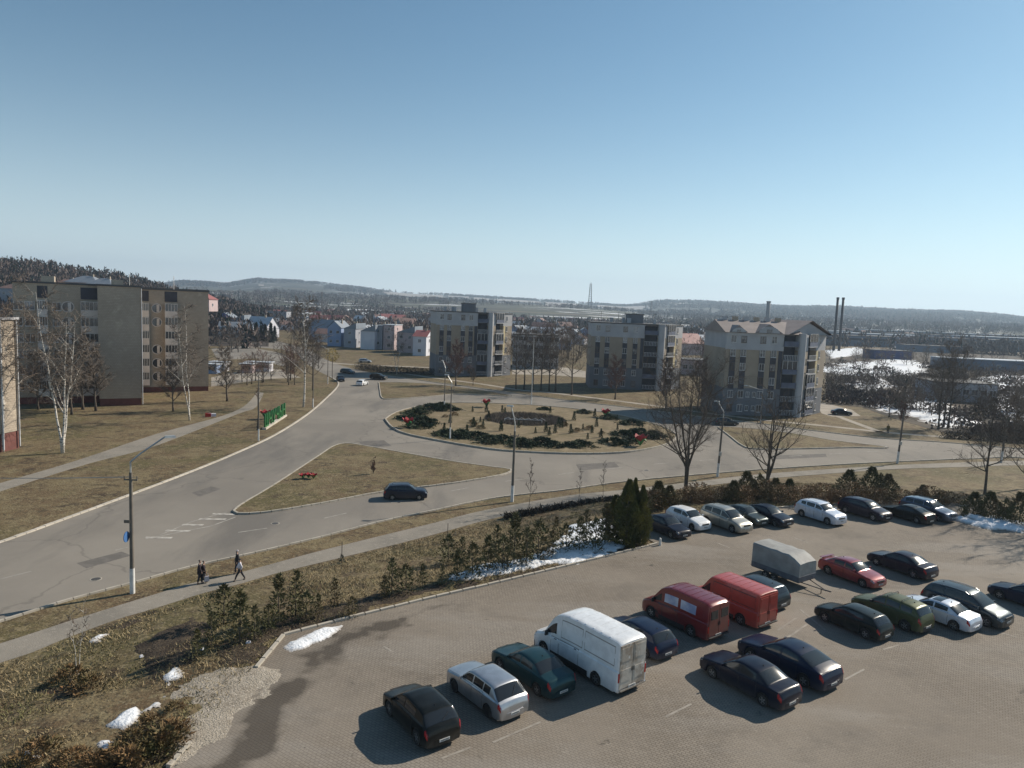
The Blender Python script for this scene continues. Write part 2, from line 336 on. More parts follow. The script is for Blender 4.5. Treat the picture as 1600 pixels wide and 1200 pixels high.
# the right hand road runs on: its lower edge stays below the upper edge
rd_bot[0] = (1800, 738); rd_bot[1] = (1600, 716)
road_poly = GG(rd_top) + GG(rd_bot)
def sm(pts, n=4): return catmull(pts, n)
rt = sm(GG(rd_top)); rb = sm(GG(rd_bot))
tag(MB().prism(rt + rb, -.05, .006).build('road', M_asph), kind='structure')
S3 = GG([(600, 578), (660, 588), (745, 599), (810, 609), (872, 615), (1000, 631), (1110, 646), (1200, 657), (1285, 665), (1400, 677), (1500, 684), (1640, 693)])
def band(line, w, n=4, zz=.012, z0=-.03):
    L = sm(line, n); a = offset_line(L, w / 2); b = offset_line(L, -w / 2); return MB().prism(a + b[::-1], z0, zz)
tag(MB().prism(sm(S1U) + sm(S1L)[::-1], -.05, .03).build('pavement', M_walk), kind='structure')
tag(MB().prism(sm(GG([(-100, 785), (0, 755), (122, 719), (245, 678), (350, 649), (385, 632), (402, 612)])) + sm(GG([(-100, 800), (0, 768), (140, 724), (245, 696), (371, 647), (400, 636), (412, 614)]))[::-1], -.05, .012).build('footpath', M_walk), kind='structure')
tag(band(S3, 1.9).build('footpath', M_path2), kind='structure')
tag(band(GG([(1286, 640), (1303, 648), (1340, 662), (1378, 676)]), 1.5).build('footpath', M_path2), kind='structure')
tag(band(GG([(505, 566), (560, 570), (640, 573), (700, 576)]), 3.0).build('footpath', M_path2), kind='structure')
tag(MB().prism(GG([(1276, 634), (1285, 629), (1330, 640), (1345, 650), (1300, 651), (1284, 646)]), -.03, .014).build('car_park_apron', M_path2), kind='structure')
tag(MB().prism(GG([(330, 545), (380, 540), (440, 552), (470, 566), (440, 572), (400, 560), (340, 562)]), -.03, .01).build('side_road', M_asph), kind='structure')
tag(MB().prism(GG([(330, 590), (400, 574), (440, 578), (470, 590), (420, 592), (330, 604)]), -.03, .01).build('kiosk_yard', M_path2), kind='structure')
tag(MB().prism(GG([(800, 575), (870, 572), (915, 580), (915, 590), (860, 586), (800, 585)]), -.03, .01).build('courtyard', M_path2), kind='structure')

def stones(line, name, m, step=1.0, w=.16, z0=-.05, z1=.13, single=None, closed=False):
    P = resample(line, step, closed); mb = MB(); rnd = random.Random(3)
    for a, b in zip(P[:-1], P[1:]):
        L = math.hypot(b[0] - a[0], b[1] - a[1]); rz = math.atan2(b[1] - a[1], b[0] - a[0]); j = rnd.uniform(-.012, .012)
        c = ((a[0] + b[0]) / 2, (a[1] + b[1]) / 2, (z0 + z1) / 2 + j)
        if single:
            me = single.setdefault('me', None)
            if me is None:
                o = MB().box((0, 0, 0), (1, w, z1 - z0), 0, 0, .94).build('kerb_stone', m); single['me'] = o.data
            else: o = bpy.data.objects.new('kerb_stone', me); COL.objects.link(o)
            o.location = c; o.rotation_euler = (rnd.uniform(-.02, .02), 0, rz + rnd.uniform(-.01, .01)); o.scale = (max(.1, L - .025), 1, 1); o.parent = single['parent']
        else: mb.box(c, (L - .03, w, z1 - z0), rz, 0, .97)
    return None if single else tag(mb.build(name, m), kind='structure')
sm_top1 = sm(GG(rd_top[:12])); stones(sm_top1, 'kerb', M_kerbw, 1.0, .3)
stones(sm(GG(rd_top[22:])), 'kerb', M_kerb, 1.0, .18); stones(rb, 'kerb', M_kerb, 1.0, .18)
# roundabout and traffic islands
RBC = np.array([2.92, 125.7]); RBR = 25.6
rb_out = [(602, 656), (612, 668), (632, 678), (678, 688), (769, 703), (840, 708), (901, 710), (960, 709), (999, 705), (1040, 696), (1057, 684), (1050, 675), (1032, 667), (975, 651), (900, 640), (830, 634), (760, 631), (695, 631), (654, 636), (620, 645)]
ISL = sm(GG(rb_out) + GG(rb_out[:1]), 5)[:-1]
M_isl = multimat('roundabout_soil', [((.20, .155, .095),), ((.155, .125, .07), .35, .42, .6, 3), ((.26, .205, .13), .9, .52, .66, 8), ((.15, .115, .07), 1.6, .58, .7, 14)], bump=.8, bsc=5)
tag(MB().prism(ISL, -.05, .16).build('roundabout_island', M_isl), kind='structure')
stones(offset_line(ISL + ISL[:1], 0), 'kerb', M_kerb, 1.0, .22, -.05, .26)
i1 = sm(GG([(365, 800), (380, 788), (430, 758), (500, 712), (522, 698), (545, 694), (600, 703), (700, 721), (770, 731), (799, 735), (780, 744), (700, 757), (602, 769), (500, 788), (420, 801), (375, 804), (365, 800)]), 4)[:-1]
i2 = sm(GG([(592, 598), (594, 612), (597, 622), (610, 624), (671, 620), (722, 616), (800, 619), (720, 606), (650, 599), (592, 598)]), 4)[:-1]
i3 = sm(GG([(1122, 668), (1140, 682), (1160, 697), (1180, 702), (1244, 702), (1330, 700), (1388, 700), (1300, 689), (1232, 677), (1157, 669), (1122, 668)]), 4)[:-1]
for k, il in enumerate((i1, i2, i3)):
    tag(MB().prism(il, -.05, .14).build('traffic_island', M_grass), kind='structure'); stones(il + il[:1], 'kerb', M_kerb, 1.0, .2, -.05, .18)
# car park
lot = tag(MB().prism(LOT, ZL - .5, ZL).build('parking_lot', M_pave), kind='structure')
sk = {'parent': lot}
stones(GG([(443, 993), (530, 970), (660, 938), (760, 915), (835, 897), (930, 874), (1027, 850)], ZL), '', M_kerb, 1.0, .2, ZL - .2, ZL + .13, sk)
stones(GG([(262, 1200), (298, 1162)], ZL), '', M_kerb, 1.0, .2, ZL - .2, ZL + .13, sk)
stones(GG([(400, 1045), (443, 993)], ZL), '', M_kerb, 1.0, .2, ZL - .2, ZL + .13, sk)
stones([(10.5, 62.5), (18.5, 67.8), (26, 70.2), (37, 74.2), (45, 76)], '', M_kerb, 1.0, .2, ZL - .2, ZL + .13, sk)
def blob(name, poly, m, h=.03, seed=0, thr=0.0, step=.25, zf=None, edge=1.2, nsc=1.2, base=.004, rough=0.0, kind='structure', holes=0.0):
    P = np.array(poly); xs = np.arange(P[:, 0].min() - 1, P[:, 0].max() + 1, step); ys = np.arange(P[:, 1].min() - 1, P[:, 1].max() + 1, step)
    X, Y = np.meshgrid(xs, ys); d = dline(X, Y, poly, True); ins = inpoly(X, Y, poly); d = np.where(ins, d, -d)
    f = np.clip(d / edge, -1, 1) + 1.1 * fbm(X, Y, nsc, seed) - thr - holes * np.clip(fbm(X, Y, .9, seed + 7, 3) * 2.2 + .1, 0, 2)
    base_z = hgt(X, Y) if zf is None else (np.zeros(X.shape) + zf)
    Z = base_z + base + np.clip(f, 0, 1) * h * (1 + rough * fbm(X, Y, .5, seed + 5))
    Z = np.where(f <= 0, base_z - .02, Z)
    ok = f > 0; nx = X.shape[1]; I = np.arange(X.size).reshape(X.shape)
    q = ok[:-1, :-1].astype(int) + ok[:-1, 1:] + ok[1:, 1:] + ok[1:, :-1]; sel = q >= 2
    F = np.c_[I[:-1, :-1][sel], I[:-1, 1:][sel], I[1:, 1:][sel], I[1:, :-1][sel]]
    if len(F) == 0: return None
    u, inv = np.unique(F, return_inverse=True); V = np.c_[X.ravel(), Y.ravel(), Z.ravel()][u]
    ob = tag(MB().arrays(V, inv.reshape(F.shape)).build(name, m, smooth=True), kind=kind)
    at = ob.data.attributes.new('soft', 'FLOAT', 'POINT'); at.data.foreach_set('value', np.clip(f, 0, 1).ravel()[u].astype(np.float32)); return ob
def gp(pts, z=ZL): return GG(pts, z)
blob('damp_dirt_stain', gp([(330, 1200), (395, 1110), (440, 1065), (455, 1020), (500, 1000), (545, 985), (600, 975), (560, 1010), (520, 1040), (470, 1080), (440, 1130), (400, 1185), (370, 1220)]), M_stain, .002, 4, -.35, .2, ZL, 1.2, 1.6, .004)
blob('damp_dirt_stain', gp([(560, 985), (660, 950), (720, 935), (640, 975), (590, 1010)]), M_stain, .002, 14, -.2, .2, ZL, 1.0, 1.0, .004)
blob('sand_patch', gp([(262, 1195), (276, 1085), (315, 1052), (360, 1043), (440, 1044), (446, 1056), (420, 1072), (385, 1100), (330, 1158), (290, 1185)]), M_sand, .06, 7, -.25, .18, ZL + .0, .8, .9, .004, .5)
blob('snow_patch', gp([(440, 1010), (480, 985), (540, 975), (520, 992), (490, 1008), (455, 1020)]), M_snow, .12, 9, -.1, .15, ZL, .5, .8, .012, .5, holes=.35)
SNOWB = [[(158, 1138), (185, 1112), (215, 1105), (222, 1120), (200, 1140)], [(222, 1112), (236, 1095), (246, 1104), (234, 1118)], [(255, 1085), (262, 1065), (270, 1080), (262, 1096)], [(255, 1056), (272, 1046), (280, 1060), (265, 1064)],
    [(130, 1002), (152, 993), (168, 992), (150, 1003)], [(158, 1160), (180, 1158), (178, 1172), (160, 1172)], [(690, 908), (740, 885), (800, 876), (850, 862), (880, 845), (915, 815), (950, 810), (985, 845), (965, 862), (900, 880), (820, 892), (750, 905)],
    [(860, 850), (895, 820), (945, 812), (960, 830), (965, 855), (900, 872)], [(890, 884), (935, 862), (960, 866), (930, 880)], [(30, 1180), (45, 1174), (48, 1186)], [(505, 1003), (515, 997), (514, 1007)]]
def gs(pts): return [S(a, b)[:2] for a, b in pts]
for k, pl in enumerate(SNOWB): blob('snow_patch', gs(pl), M_snow, .1, 20 + k, -.05 if k in (6, 7) else -.2, .12, None, .45, .7, .03, .6, holes=.85 if k in (6, 7) else .5)
blob('snow_patch', gp([(1492, 812), (1505, 806), (1560, 810), (1610, 822), (1600, 832), (1540, 826), (1510, 822)]), M_snow, .35, 33, -.2, .2, ZL, .8, 1.2, .012, .6, holes=.7)
for k, pl in enumerate([[(200, 1010), (300, 965), (345, 975), (300, 1040), (240, 1060)], [(330, 1010), (420, 975), (560, 935), (700, 910), (680, 925), (560, 958), (430, 1000), (400, 1040), (340, 1040)], [(700, 915), (860, 885), (1000, 850), (1010, 856), (860, 892), (720, 925)], [(170, 1170), (260, 1120), (270, 1180), (200, 1215)], [(60, 1080), (120, 1060), (140, 1075), (80, 1100)], [(180, 980), (240, 956), (232, 965), (190, 985)]]):
    blob('bare_soil', gs(pl), M_soil, .03, 50 + k, .1, .2, None, .7, .9, .025, .6)
blob('snow_patch', GG([(1282, 580), (1320, 568), (1410, 560), (1440, 568), (1452, 578), (1420, 587), (1350, 588)]), M_snow, .3, 60, -.35, .9, 0, 6, 12, .03, .3, holes=.45)
for k, pl in enumerate([[(1395, 640), (1420, 615), (1460, 620), (1500, 650), (1540, 665), (1480, 668), (1430, 655)], [(1500, 600), (1560, 585), (1640, 590), (1700, 620), (1680, 660), (1600, 665), (1540, 640), (1530, 615)], [(1330, 600), (1370, 590), (1400, 604), (1350, 612)], [(1380, 540), (1500, 535), (1560, 545), (1500, 549), (1400, 548)], [(1290, 548), (1340, 543), (1360, 552), (1300, 560)], [(1360, 622), (1400, 632), (1430, 640), (1400, 648), (1365, 636)]]):
    blob('snow_patch', GG(pl), M_snow, .25, 70 + k, -.35, .7, 0, 3, 4, .03, .5, holes=.8)
# markings
def line_mark(pts, w=.15, z=.012, dash=None):
    mb = MB(); P = resample(pts, .5)
    s = 0; i = 0
    if dash:
        k = int(dash[0] / .5); g = int(dash[1] / .5); i = 0
        while i < len(P) - 1:
            seg = P[i:i + k + 1]; i += k + g
            if len(seg) < 2: break
            a = offset_line(seg, w / 2); b = offset_line(seg, -w / 2); mb.prism(a + b[::-1], z - .003, z)
    else:
        a = offset_line(P, w / 2); b = offset_line(P, -w / 2); mb.prism(a + b[::-1], z - .003, z)
    return mb
M_paint2 = mat('faded_road_paint', (.36, .34, .3), .8, (.24, .225, .2), 1.5)
tag(line_mark(GG([(372, 832), (480, 816), (600, 788), (700, 768), (790, 752), (900, 738), (1000, 727), (1100, 719), (1250, 712), (1390, 704)]), .15, .012, (2.5, 5.5)).build('lane_marking', M_paint2), kind='structure')
tag(line_mark(GG([(228, 842), (330, 822), (368, 808)]), .14).build('lane_marking', M_paint2), kind='structure')
tag(line_mark(GG([(250, 836), (300, 815), (355, 800)]), .12).build('lane_marking', M_paint2), kind='structure')
tag(line_mark(GG([(0, 905), (100, 880), (200, 855)]), .12, .012, (2, 6)).build('lane_marking', M_paint2), kind='structure')
mb = MB()
for a, b in (((332, 803), (367, 804)), ((311, 811), (353, 811.5)), ((285, 820), (318, 820.5)), ((259, 829), (297, 830)), ((227, 840), (269, 840.5))):
    mb.v += line_mark(GG([a, b]), .42, .018).v[:0]; l = line_mark(GG([a, b]), .42, .018); mb.add(l.v, l.f)
tag(mb.build('chevron_marking', M_paint), kind='structure')
mb = MB()
for (a, b) in (((905, 975), (930, 998)),): pass
for p, q in (((770, 1160), (845, 1128)), ((1215, 985), (1245, 965)), ((1225, 1000), (1262, 975)), ((690, 1185), (735, 1168)), ((1040, 1120), (1080, 1100)), ((1320, 1062), (1350, 1046)), ((1250, 952), (1290, 985)), ((1240, 840), (1262, 848)), ((1475, 830), (1495, 836)), ((1120, 848), (1140, 856)), ((600, 1010), (612, 1018)), ((1380, 1015), (1404, 1008)), ((1560, 988), (1590, 996))):
    l = line_mark(gp([p, q]), .12, ZL + .008); mb.add(l.v, l.f)
tag(mb.build('stall_marking', mat('very_faded_paint', (.30, .27, .23), .8, (.22, .195, .165), 3)), kind='structure')

M_patch = multimat('asphalt_repair', [((.13, .12, .108),), ((.165, .15, .135), 1.2, .45, .62, 3)], bump=.3, bsc=16)
for q in ([(560, 690), (600, 688), (612, 697), (572, 700)], [(300, 770), (330, 760), (345, 764), (312, 776)], [(900, 726), (960, 722), (968, 730), (905, 735)], [(1200, 712), (1290, 709), (1292, 714), (1205, 718)], [(120, 880), (190, 862), (205, 868), (135, 888)]):
    tag(MB().prism(GG(q), 0, .010).build('asphalt_patch', M_patch), kind='structure')
M_iron = mat('cast_iron', (.05, .048, .045), .6, (.08, .075, .07), 6)
for i, (px, py, lb) in enumerate(((430, 818, 'round manhole cover in the carriageway left of the driving estate car'), (640, 716, 'round manhole cover near the tip of the roundabout'), (150, 905, 'round manhole cover in the road left of the nearest lamp post'), (1010, 735, 'round manhole cover in the road above the saplings'))):
    x, y = G(px, py); t = thing('manhole_cover', lb, 'manhole cover', (x, y, .006)); MB().tube([(0, 0, -.02), (0, 0, .012)], .38, 18).build('ring', M_kerb, t); MB().tube([(0, 0, -.02), (0, 0, .02)], .31, 18).build('lid', M_iron, t)
# ================================================================== VEHICLES
def carpaint(name, col, metal=.35, rough=.28):
    m = mat('paint_' + name, col, rough, tuple(c * .86 + .006 for c in col), 2.5, metal, coat=.6 if max(col) > .1 else .12)
    m.node_tree.nodes['Principled BSDF'].inputs['Specular IOR Level'].default_value = .5 if max(col) > .1 else .2
    b = m.node_tree.nodes['Principled BSDF']; b.inputs['Coat Roughness'].default_value = .08
    # thin road dust: rougher and paler low down, real dirt on the paint
    t = m.node_tree; src = b.inputs['Base Color'].links[0].from_socket
    n = t.nodes.new('ShaderNodeTexNoise'); n.inputs['Scale'].default_value = 3; n.inputs['Detail'].default_value = 6
    tc = [x for x in t.nodes if x.type == 'TEX_COORD'][0]; t.links.new(tc.outputs['Object'], n.inputs['Vector'])
    sx = t.nodes.new('ShaderNodeSeparateXYZ'); t.links.new(tc.outputs['Object'], sx.inputs[0])
    mr = t.nodes.new('ShaderNodeMapRange'); mr.inputs[1].default_value = .7; mr.inputs[2].default_value = .1; mr.inputs[4].default_value = .55; t.links.new(sx.outputs[2], mr.inputs[0])
    mu = t.nodes.new('ShaderNodeMath'); mu.operation = 'MULTIPLY'; t.links.new(mr.outputs[0], mu.inputs[0]); t.links.new(n.outputs['Fac'], mu.inputs[1])
    mx = t.nodes.new('ShaderNodeMix'); mx.data_type = 'RGBA'; mx.inputs[7].default_value = (.17, .15, .125, 1)
    t.links.new(mu.outputs[0], mx.inputs['Factor']); t.links.new(src, mx.inputs[6]); t.links.new(mx.outputs[2], b.inputs['Base Color'])
    return m
M_glass = mat('car_glass', (.018, .022, .026), .07, (.022, .025, .028), 1, 0, spec=.55)
M_tyre = mat('tyre_rubber', (.022, .021, .02), .85, (.035, .032, .03), 5)
M_rim = mat('wheel_alloy', (.42, .42, .43), .35, (.3, .3, .3), 6, .8)
M_blackpl = mat('black_plastic', (.025, .025, .026), .55, (.035, .034, .033), 6)
M_red = mat('red_lamp_glass', (.42, .02, .02), .15, (.3, .015, .015), 12)
M_lamp = mat('clear_lamp_glass', (.62, .64, .66), .08, (.4, .42, .44), 14, .4)
M_plate = mat('number_plate_white', (.7, .7, .68), .5, (.6, .6, .58), 8)
M_ink = mat('number_plate_ink', (.03, .03, .03), .6)
M_groove = mat('shut_line_grey', (.30, .28, .26), .8)  # plain grey for the strips along van seams and panel edges
M_chrome = mat('bright_trim', (.6, .6, .6), .2, (.5, .5, .5), 5, .9)
ST = {
 'sedan': dict(top=[(0, .40), (.015, .49), (.06, .55), (.15, .605), (.25, .65), (.275, .67), (.35, .82), (.42, .95), (.47, .99), (.55, 1), (.64, .985), (.71, .95), (.78, .84), (.845, .735), (.87, .71), (.96, .695), (.985, .62), (1, .46)],
   belt=[(0, .40), (.03, .5), (.08, .55), (.26, .63), (.6, .665), (.86, .69), (.96, .67), (1, .45)], ws=(.288, .43), rw=(.715, .835), sw=[(.305, .505), (.525, .70)], wh=(.185, .80), tum=.34),
 'fastback': dict(top=[(0, .40), (.015, .49), (.06, .55), (.25, .64), (.275, .66), (.35, .81), (.42, .94), (.48, .99), (.56, 1), (.66, .975), (.76, .90), (.86, .79), (.93, .72), (.98, .66), (1, .46)],
   belt=[(0, .40), (.03, .5), (.26, .62), (.6, .67), (.9, .70), (.97, .66), (1, .45)], ws=(.288, .43), rw=(.725, .875), sw=[(.305, .52), (.54, .72)], wh=(.19, .80), tum=.36),
 'hatch': dict(top=[(0, .38), (.015, .47), (.06, .55), (.15, .60), (.225, .645), (.25, .66), (.33, .82), (.41, .95), (.47, .99), (.58, 1), (.78, .97), (.87, .93), (.93, .78), (.965, .66), (.99, .58), (1, .42)],
   belt=[(0, .38), (.03, .48), (.24, .62), (.6, .66), (.92, .69), (.97, .6), (1, .42)], ws=(.265, .415), rw=(.872, .955), sw=[(.285, .50), (.52, .74)], wh=(.19, .80), tum=.30),
 'oldhatch': dict(top=[(0, .42), (.01, .54), (.04, .585), (.26, .655), (.29, .67), (.36, .85), (.41, .965), (.46, .995), (.60, 1), (.80, .985), (.835, .96), (.90, .80), (.955, .665), (.985, .63), (1, .44)],
   belt=[(0, .42), (.02, .53), (.28, .635), (.6, .655), (.95, .655), (.98, .6), (1, .44)], ws=(.30, .408), rw=(.842, .948), sw=[(.315, .50), (.52, .68), (.695, .80)], wh=(.19, .79), tum=.30),
 'wagon': dict(top=[(0, .39), (.015, .48), (.06, .55), (.24, .64), (.265, .66), (.34, .82), (.41, .95), (.46, .985), (.56, 1), (.8, .975), (.90, .93), (.95, .76), (.975, .67), (.99, .58), (1, .42)],
   belt=[(0, .39), (.03, .49), (.25, .62), (.6, .655), (.93, .68), (.98, .6), (1, .42)], ws=(.28, .415), rw=(.905, .965), sw=[(.30, .49), (.51, .69), (.71, .86)], wh=(.18, .79), tum=.30),
 'mpv': dict(top=[(0, .36), (.015, .44), (.06, .52), (.14, .575), (.19, .61), (.215, .63), (.30, .79), (.39, .93), (.46, .985), (.58, 1), (.82, .965), (.90, .91), (.955, .70), (.985, .56), (1, .38)],
   belt=[(0, .36), (.03, .45), (.2, .57), (.6, .61), (.93, .65), (.98, .55), (1, .38)], ws=(.23, .395), rw=(.905, .958), sw=[(.26, .46), (.48, .68), (.70, .86)], wh=(.18, .79), tum=.27),
 'suv': dict(top=[(0, .40), (.012, .50), (.05, .59), (.15, .64), (.23, .67), (.255, .685), (.33, .83), (.40, .95), (.46, .99), (.58, 1), (.8, .97), (.88, .93), (.945, .75), (.975, .66), (.99, .6), (1, .42)],
   belt=[(0, .40), (.02, .52), (.25, .645), (.6, .665), (.93, .72), (.98, .62), (1, .42)], ws=(.27, .405), rw=(.885, .955), sw=[(.29, .49), (.51, .70), (.72, .83)], wh=(.185, .80), tum=.26),
 'panelvan': dict(top=[(0, .22), (.01, .32), (.04, .385), (.10, .43), (.13, .455), (.15, .48), (.20, .66), (.25, .83), (.285, .90), (.33, .955), (.40, .985), (.55, 1), (.96, .995), (.99, .975), (1, .95)],
   belt=[(0, .22), (.02, .32), (.15, .44), (.5, .47), (1, .47)], ws=(.16, .262), rw=None, sw=[(.185, .30)], wh=(.155, .77), tum=.055),
 'boxvan': dict(top=[(0, .26), (.01, .36), (.04, .42), (.12, .475), (.15, .50), (.22, .70), (.285, .90), (.31, .975), (.33, 1), (.55, 1), (.985, 1), (.995, .99), (1, .98)],
   belt=[(0, .26), (.02, .37), (.14, .48), (.5, .50), (1, .50)], ws=(.165, .285), rw=None, sw=[(.19, .315)], wh=(.17, .77), tum=.03),
 'minibus': dict(top=[(0, .26), (.01, .36), (.04, .42), (.12, .475), (.15, .50), (.22, .70), (.29, .88), (.33, .94), (.40, .985), (.55, 1), (.95, .99), (.985, .96), (1, .93)],
   belt=[(0, .26), (.02, .37), (.14, .48), (.5, .50), (1, .50)], ws=(.165, .29), rw=None, sw=[(.19, .315), (.36, .56), (.60, .82)], wh=(.17, .77), tum=.08),
}
class CarS:
    def __init__(s, L, W, H, st, sill=.2):
        s.L, s.W, s.H, s.st, s.sill = L, W, H, ST[st], sill; s.van = st in ('panelvan', 'minibus', 'boxvan')
        s.rw_ = .305 if H < 1.6 else (.335 if not s.van else .34); s.ra = s.rw_ + .065
    def prof(s, tab, t):
        T = [a for a, _ in tab]; Z = [b for _, b in tab]; v = 0
        for d, w in ((-.012, .25), (0, .5), (.012, .25)): v += w * float(np.interp(t + d, T, Z))
        return v * s.H
    def wb(s, t):
        f = min(1, max(0, t / (.13 if not s.van else .10))); r = min(1, max(0, (1 - t) / (.12 if not s.van else .02)))
        a = .80 + .20 * math.sqrt(1 - (1 - f) ** 2); b = (.86 if not s.van else .96) + (.14 if not s.van else .04) * math.sqrt(1 - (1 - r) ** 2)
        return s.W / 2 * a * b
    def sec(s, t):
        zt = s.prof(s.st['top'], t); zb = min(s.prof(s.st['belt'], t), zt - .03); w = s.wb(t); x = t * s.L
        z0 = s.sill
        if t < .04 or t > .96: z0 += .05
        for c in s.st['wh']:
            dx = abs(x - c * s.L)
            if dx < s.ra: z0 = max(z0, s.rw_ + math.sqrt(s.ra ** 2 - dx ** 2))
        z0 = min(z0, zb - .08)
        k = s.st['tum']; z6 = max(zb + .02, zt - .07); y6 = w * .93 - k * (z6 - zb)
        z4 = min(zb + .03, z6 - .01)
        return [(w * .93, z0), (w * .985, z0 + .05), (w, z0 * .45 + zb * .55), (w * .985, zb - .03), (w * .93, z4),
                ((w * .93 + y6) / 2 + .012, (z4 + z6) / 2), (y6, z6), (y6 * .9, zt - .022), (y6 * .5, zt + .012), (0, zt + .02)]
    def P(s, t, u):
        sg = 1
        if u > 9: u = 18 - u; sg = -1
        q = s.sec(t); i = min(8, int(u)); f = u - i
        return Vector((s.L / 2 - t * s.L, sg * (q[i][0] * (1 - f) + q[i + 1][0] * f), q[i][1] * (1 - f) + q[i + 1][1] * f))
    def N(s, t, u):
        e = .004; a = s.P(min(1, t + e), u) - s.P(max(0, t - e), u); b = s.P(t, min(18, u + .08)) - s.P(t, max(0, u - .08))
        n = b.cross(a)
        if n.length < 1e-9: return Vector((0, 0, 1))
        n.normalize(); p = s.P(t, u); c = p - Vector((p.x, 0, .5 * s.H))
        return n if n.dot(Vector((0, c.y, c.z))) >= 0 or abs(n.x) > .9 else -n
    def body(s, nst=46):
        ts = sorted(set([0, .004, .012, .03, .97, .988, .996, 1] + [i / nst for i in range(nst + 1)] + [c + d * s.ra / s.L for c in s.st['wh'] for d in (-1.001, -.98, -.85, -.5, 0, .5, .85, .98, 1.001)]))
        us = [0, .5, 1, 1.5, 2, 2.5, 3, 3.5, 4, 4.5, 5, 5.5, 6, 6.5, 7, 7.5, 8, 9]; us = us + [18 - u for u in us[:-1][::-1]]
        mb = MB(); m = len(us); V = [tuple(s.P(t, u)) for t in ts for u in us]; F = []
        for i in range(len(ts) - 1):
            for j in range(m - 1):
                a = i * m + j; F.append((a, a + m, a + m + 1, a + 1))
        mb.add(V, F)
        k = (len(ts) - 1) * m
        mb.f.append(tuple(range(m))); mb.f.append(tuple(k + j for j in range(m - 1, -1, -1))); mb.m += [0, 0]
        return mb
    def patch(s, t0, t1, u0, u1, d=.006, nt_=6, nu=4, mi=0, skew=0.0):
        mb = MB(); V = []
        for i in range(nt_ + 1):
            for j in range(nu + 1):
                a = i / nt_; b = j / nu; t = t0 + (t1 - t0) * a + skew * b; u = u0 + (u1 - u0) * b
                V.append((s.P(t, u) + s.N(t, u) * d, s.P(t, u) - s.N(t, u) * .015))
        n = len(V); vs = [tuple(a) for a, _ in V] + [tuple(b) for _, b in V]; F = []
        for i in range(nt_):
            for j in range(nu):
                a = i * (nu + 1) + j; F.append((a, a + nu + 1, a + nu + 2, a + 1))
        rim = [i * (nu + 1) for i in range(nt_ + 1)] + [nt_ * (nu + 1) + j for j in range(1, nu + 1)] + [i * (nu + 1) + nu for i in range(nt_ - 1, -1, -1)] + [j for j in range(nu - 1, 0, -1)]
        for a, b in zip(rim, rim[1:] + rim[:1]): F.append((a, b, b + n, a + n))
        return mb.add(vs, F, mi)
def wheel_mb(r, w=.19):
    m = MB(); pr = [(r * .6, -w / 2), (r * .93, -w / 2), (r, -w / 2 + .03), (r, w / 2 - .03), (r * .93, w / 2), (r * .6, w / 2)]; n = 20; vs = []
    for rr, y in pr:
        for k in range(n): a = 2 * math.pi * k / n; vs.append((rr * math.cos(a), y, rr * math.sin(a)))
    F = [(i * n + k, i * n + (k + 1) % n, (i + 1) * n + (k + 1) % n, (i + 1) * n + k) for i in range(5) for k in range(n)]
    return m.add(vs, F)
def rim_mb(r, w=.19, sp=5):
    m = MB(); n = 20
    for y in (w / 2 - .035, -w / 2 + .035):
        sgn = 1 if y > 0 else -1; vs = [(0, y + sgn * .012, 0)]
        for k in range(n): a = 2 * math.pi * k / n; vs.append((r * .62 * math.cos(a), y, r * .62 * math.sin(a)))
        m.add(vs, [(0, 1 + k, 1 + (k + 1) % n) for k in range(n)], 1)
        for k in range(sp):
            a = 2 * math.pi * k / sp; m.box((math.cos(a) * r * .3, y + sgn * .015, math.sin(a) * r * .3), (.001, .001, .001))
            c, s_ = math.cos(a), math.sin(a); ww = r * .11
            m.add([(c * r * .08 - s_ * ww, y + sgn * .02, s_ * r * .08 + c * ww), (c * r * .08 + s_ * ww, y + sgn * .02, s_ * r * .08 - c * ww), (c * r * .62 + s_ * ww, y + sgn * .012, s_ * r * .62 - c * ww), (c * r * .62 - s_ * ww, y + sgn * .012, s_ * r * .62 + c * ww)], [(0, 1, 2, 3)])
        vs = [];
        for rr in (r * .56, r * .64):
            for k in range(n): a = 2 * math.pi * k / n; vs.append((rr * math.cos(a), y + sgn * .014, rr * math.sin(a)))
        m.add(vs, [(k, (k + 1) % n, n + (k + 1) % n, n + k) for k in range(n)])
    return m
M_rimdark = mat('wheel_dark', (.03, .03, .03), .6)
WM = {}
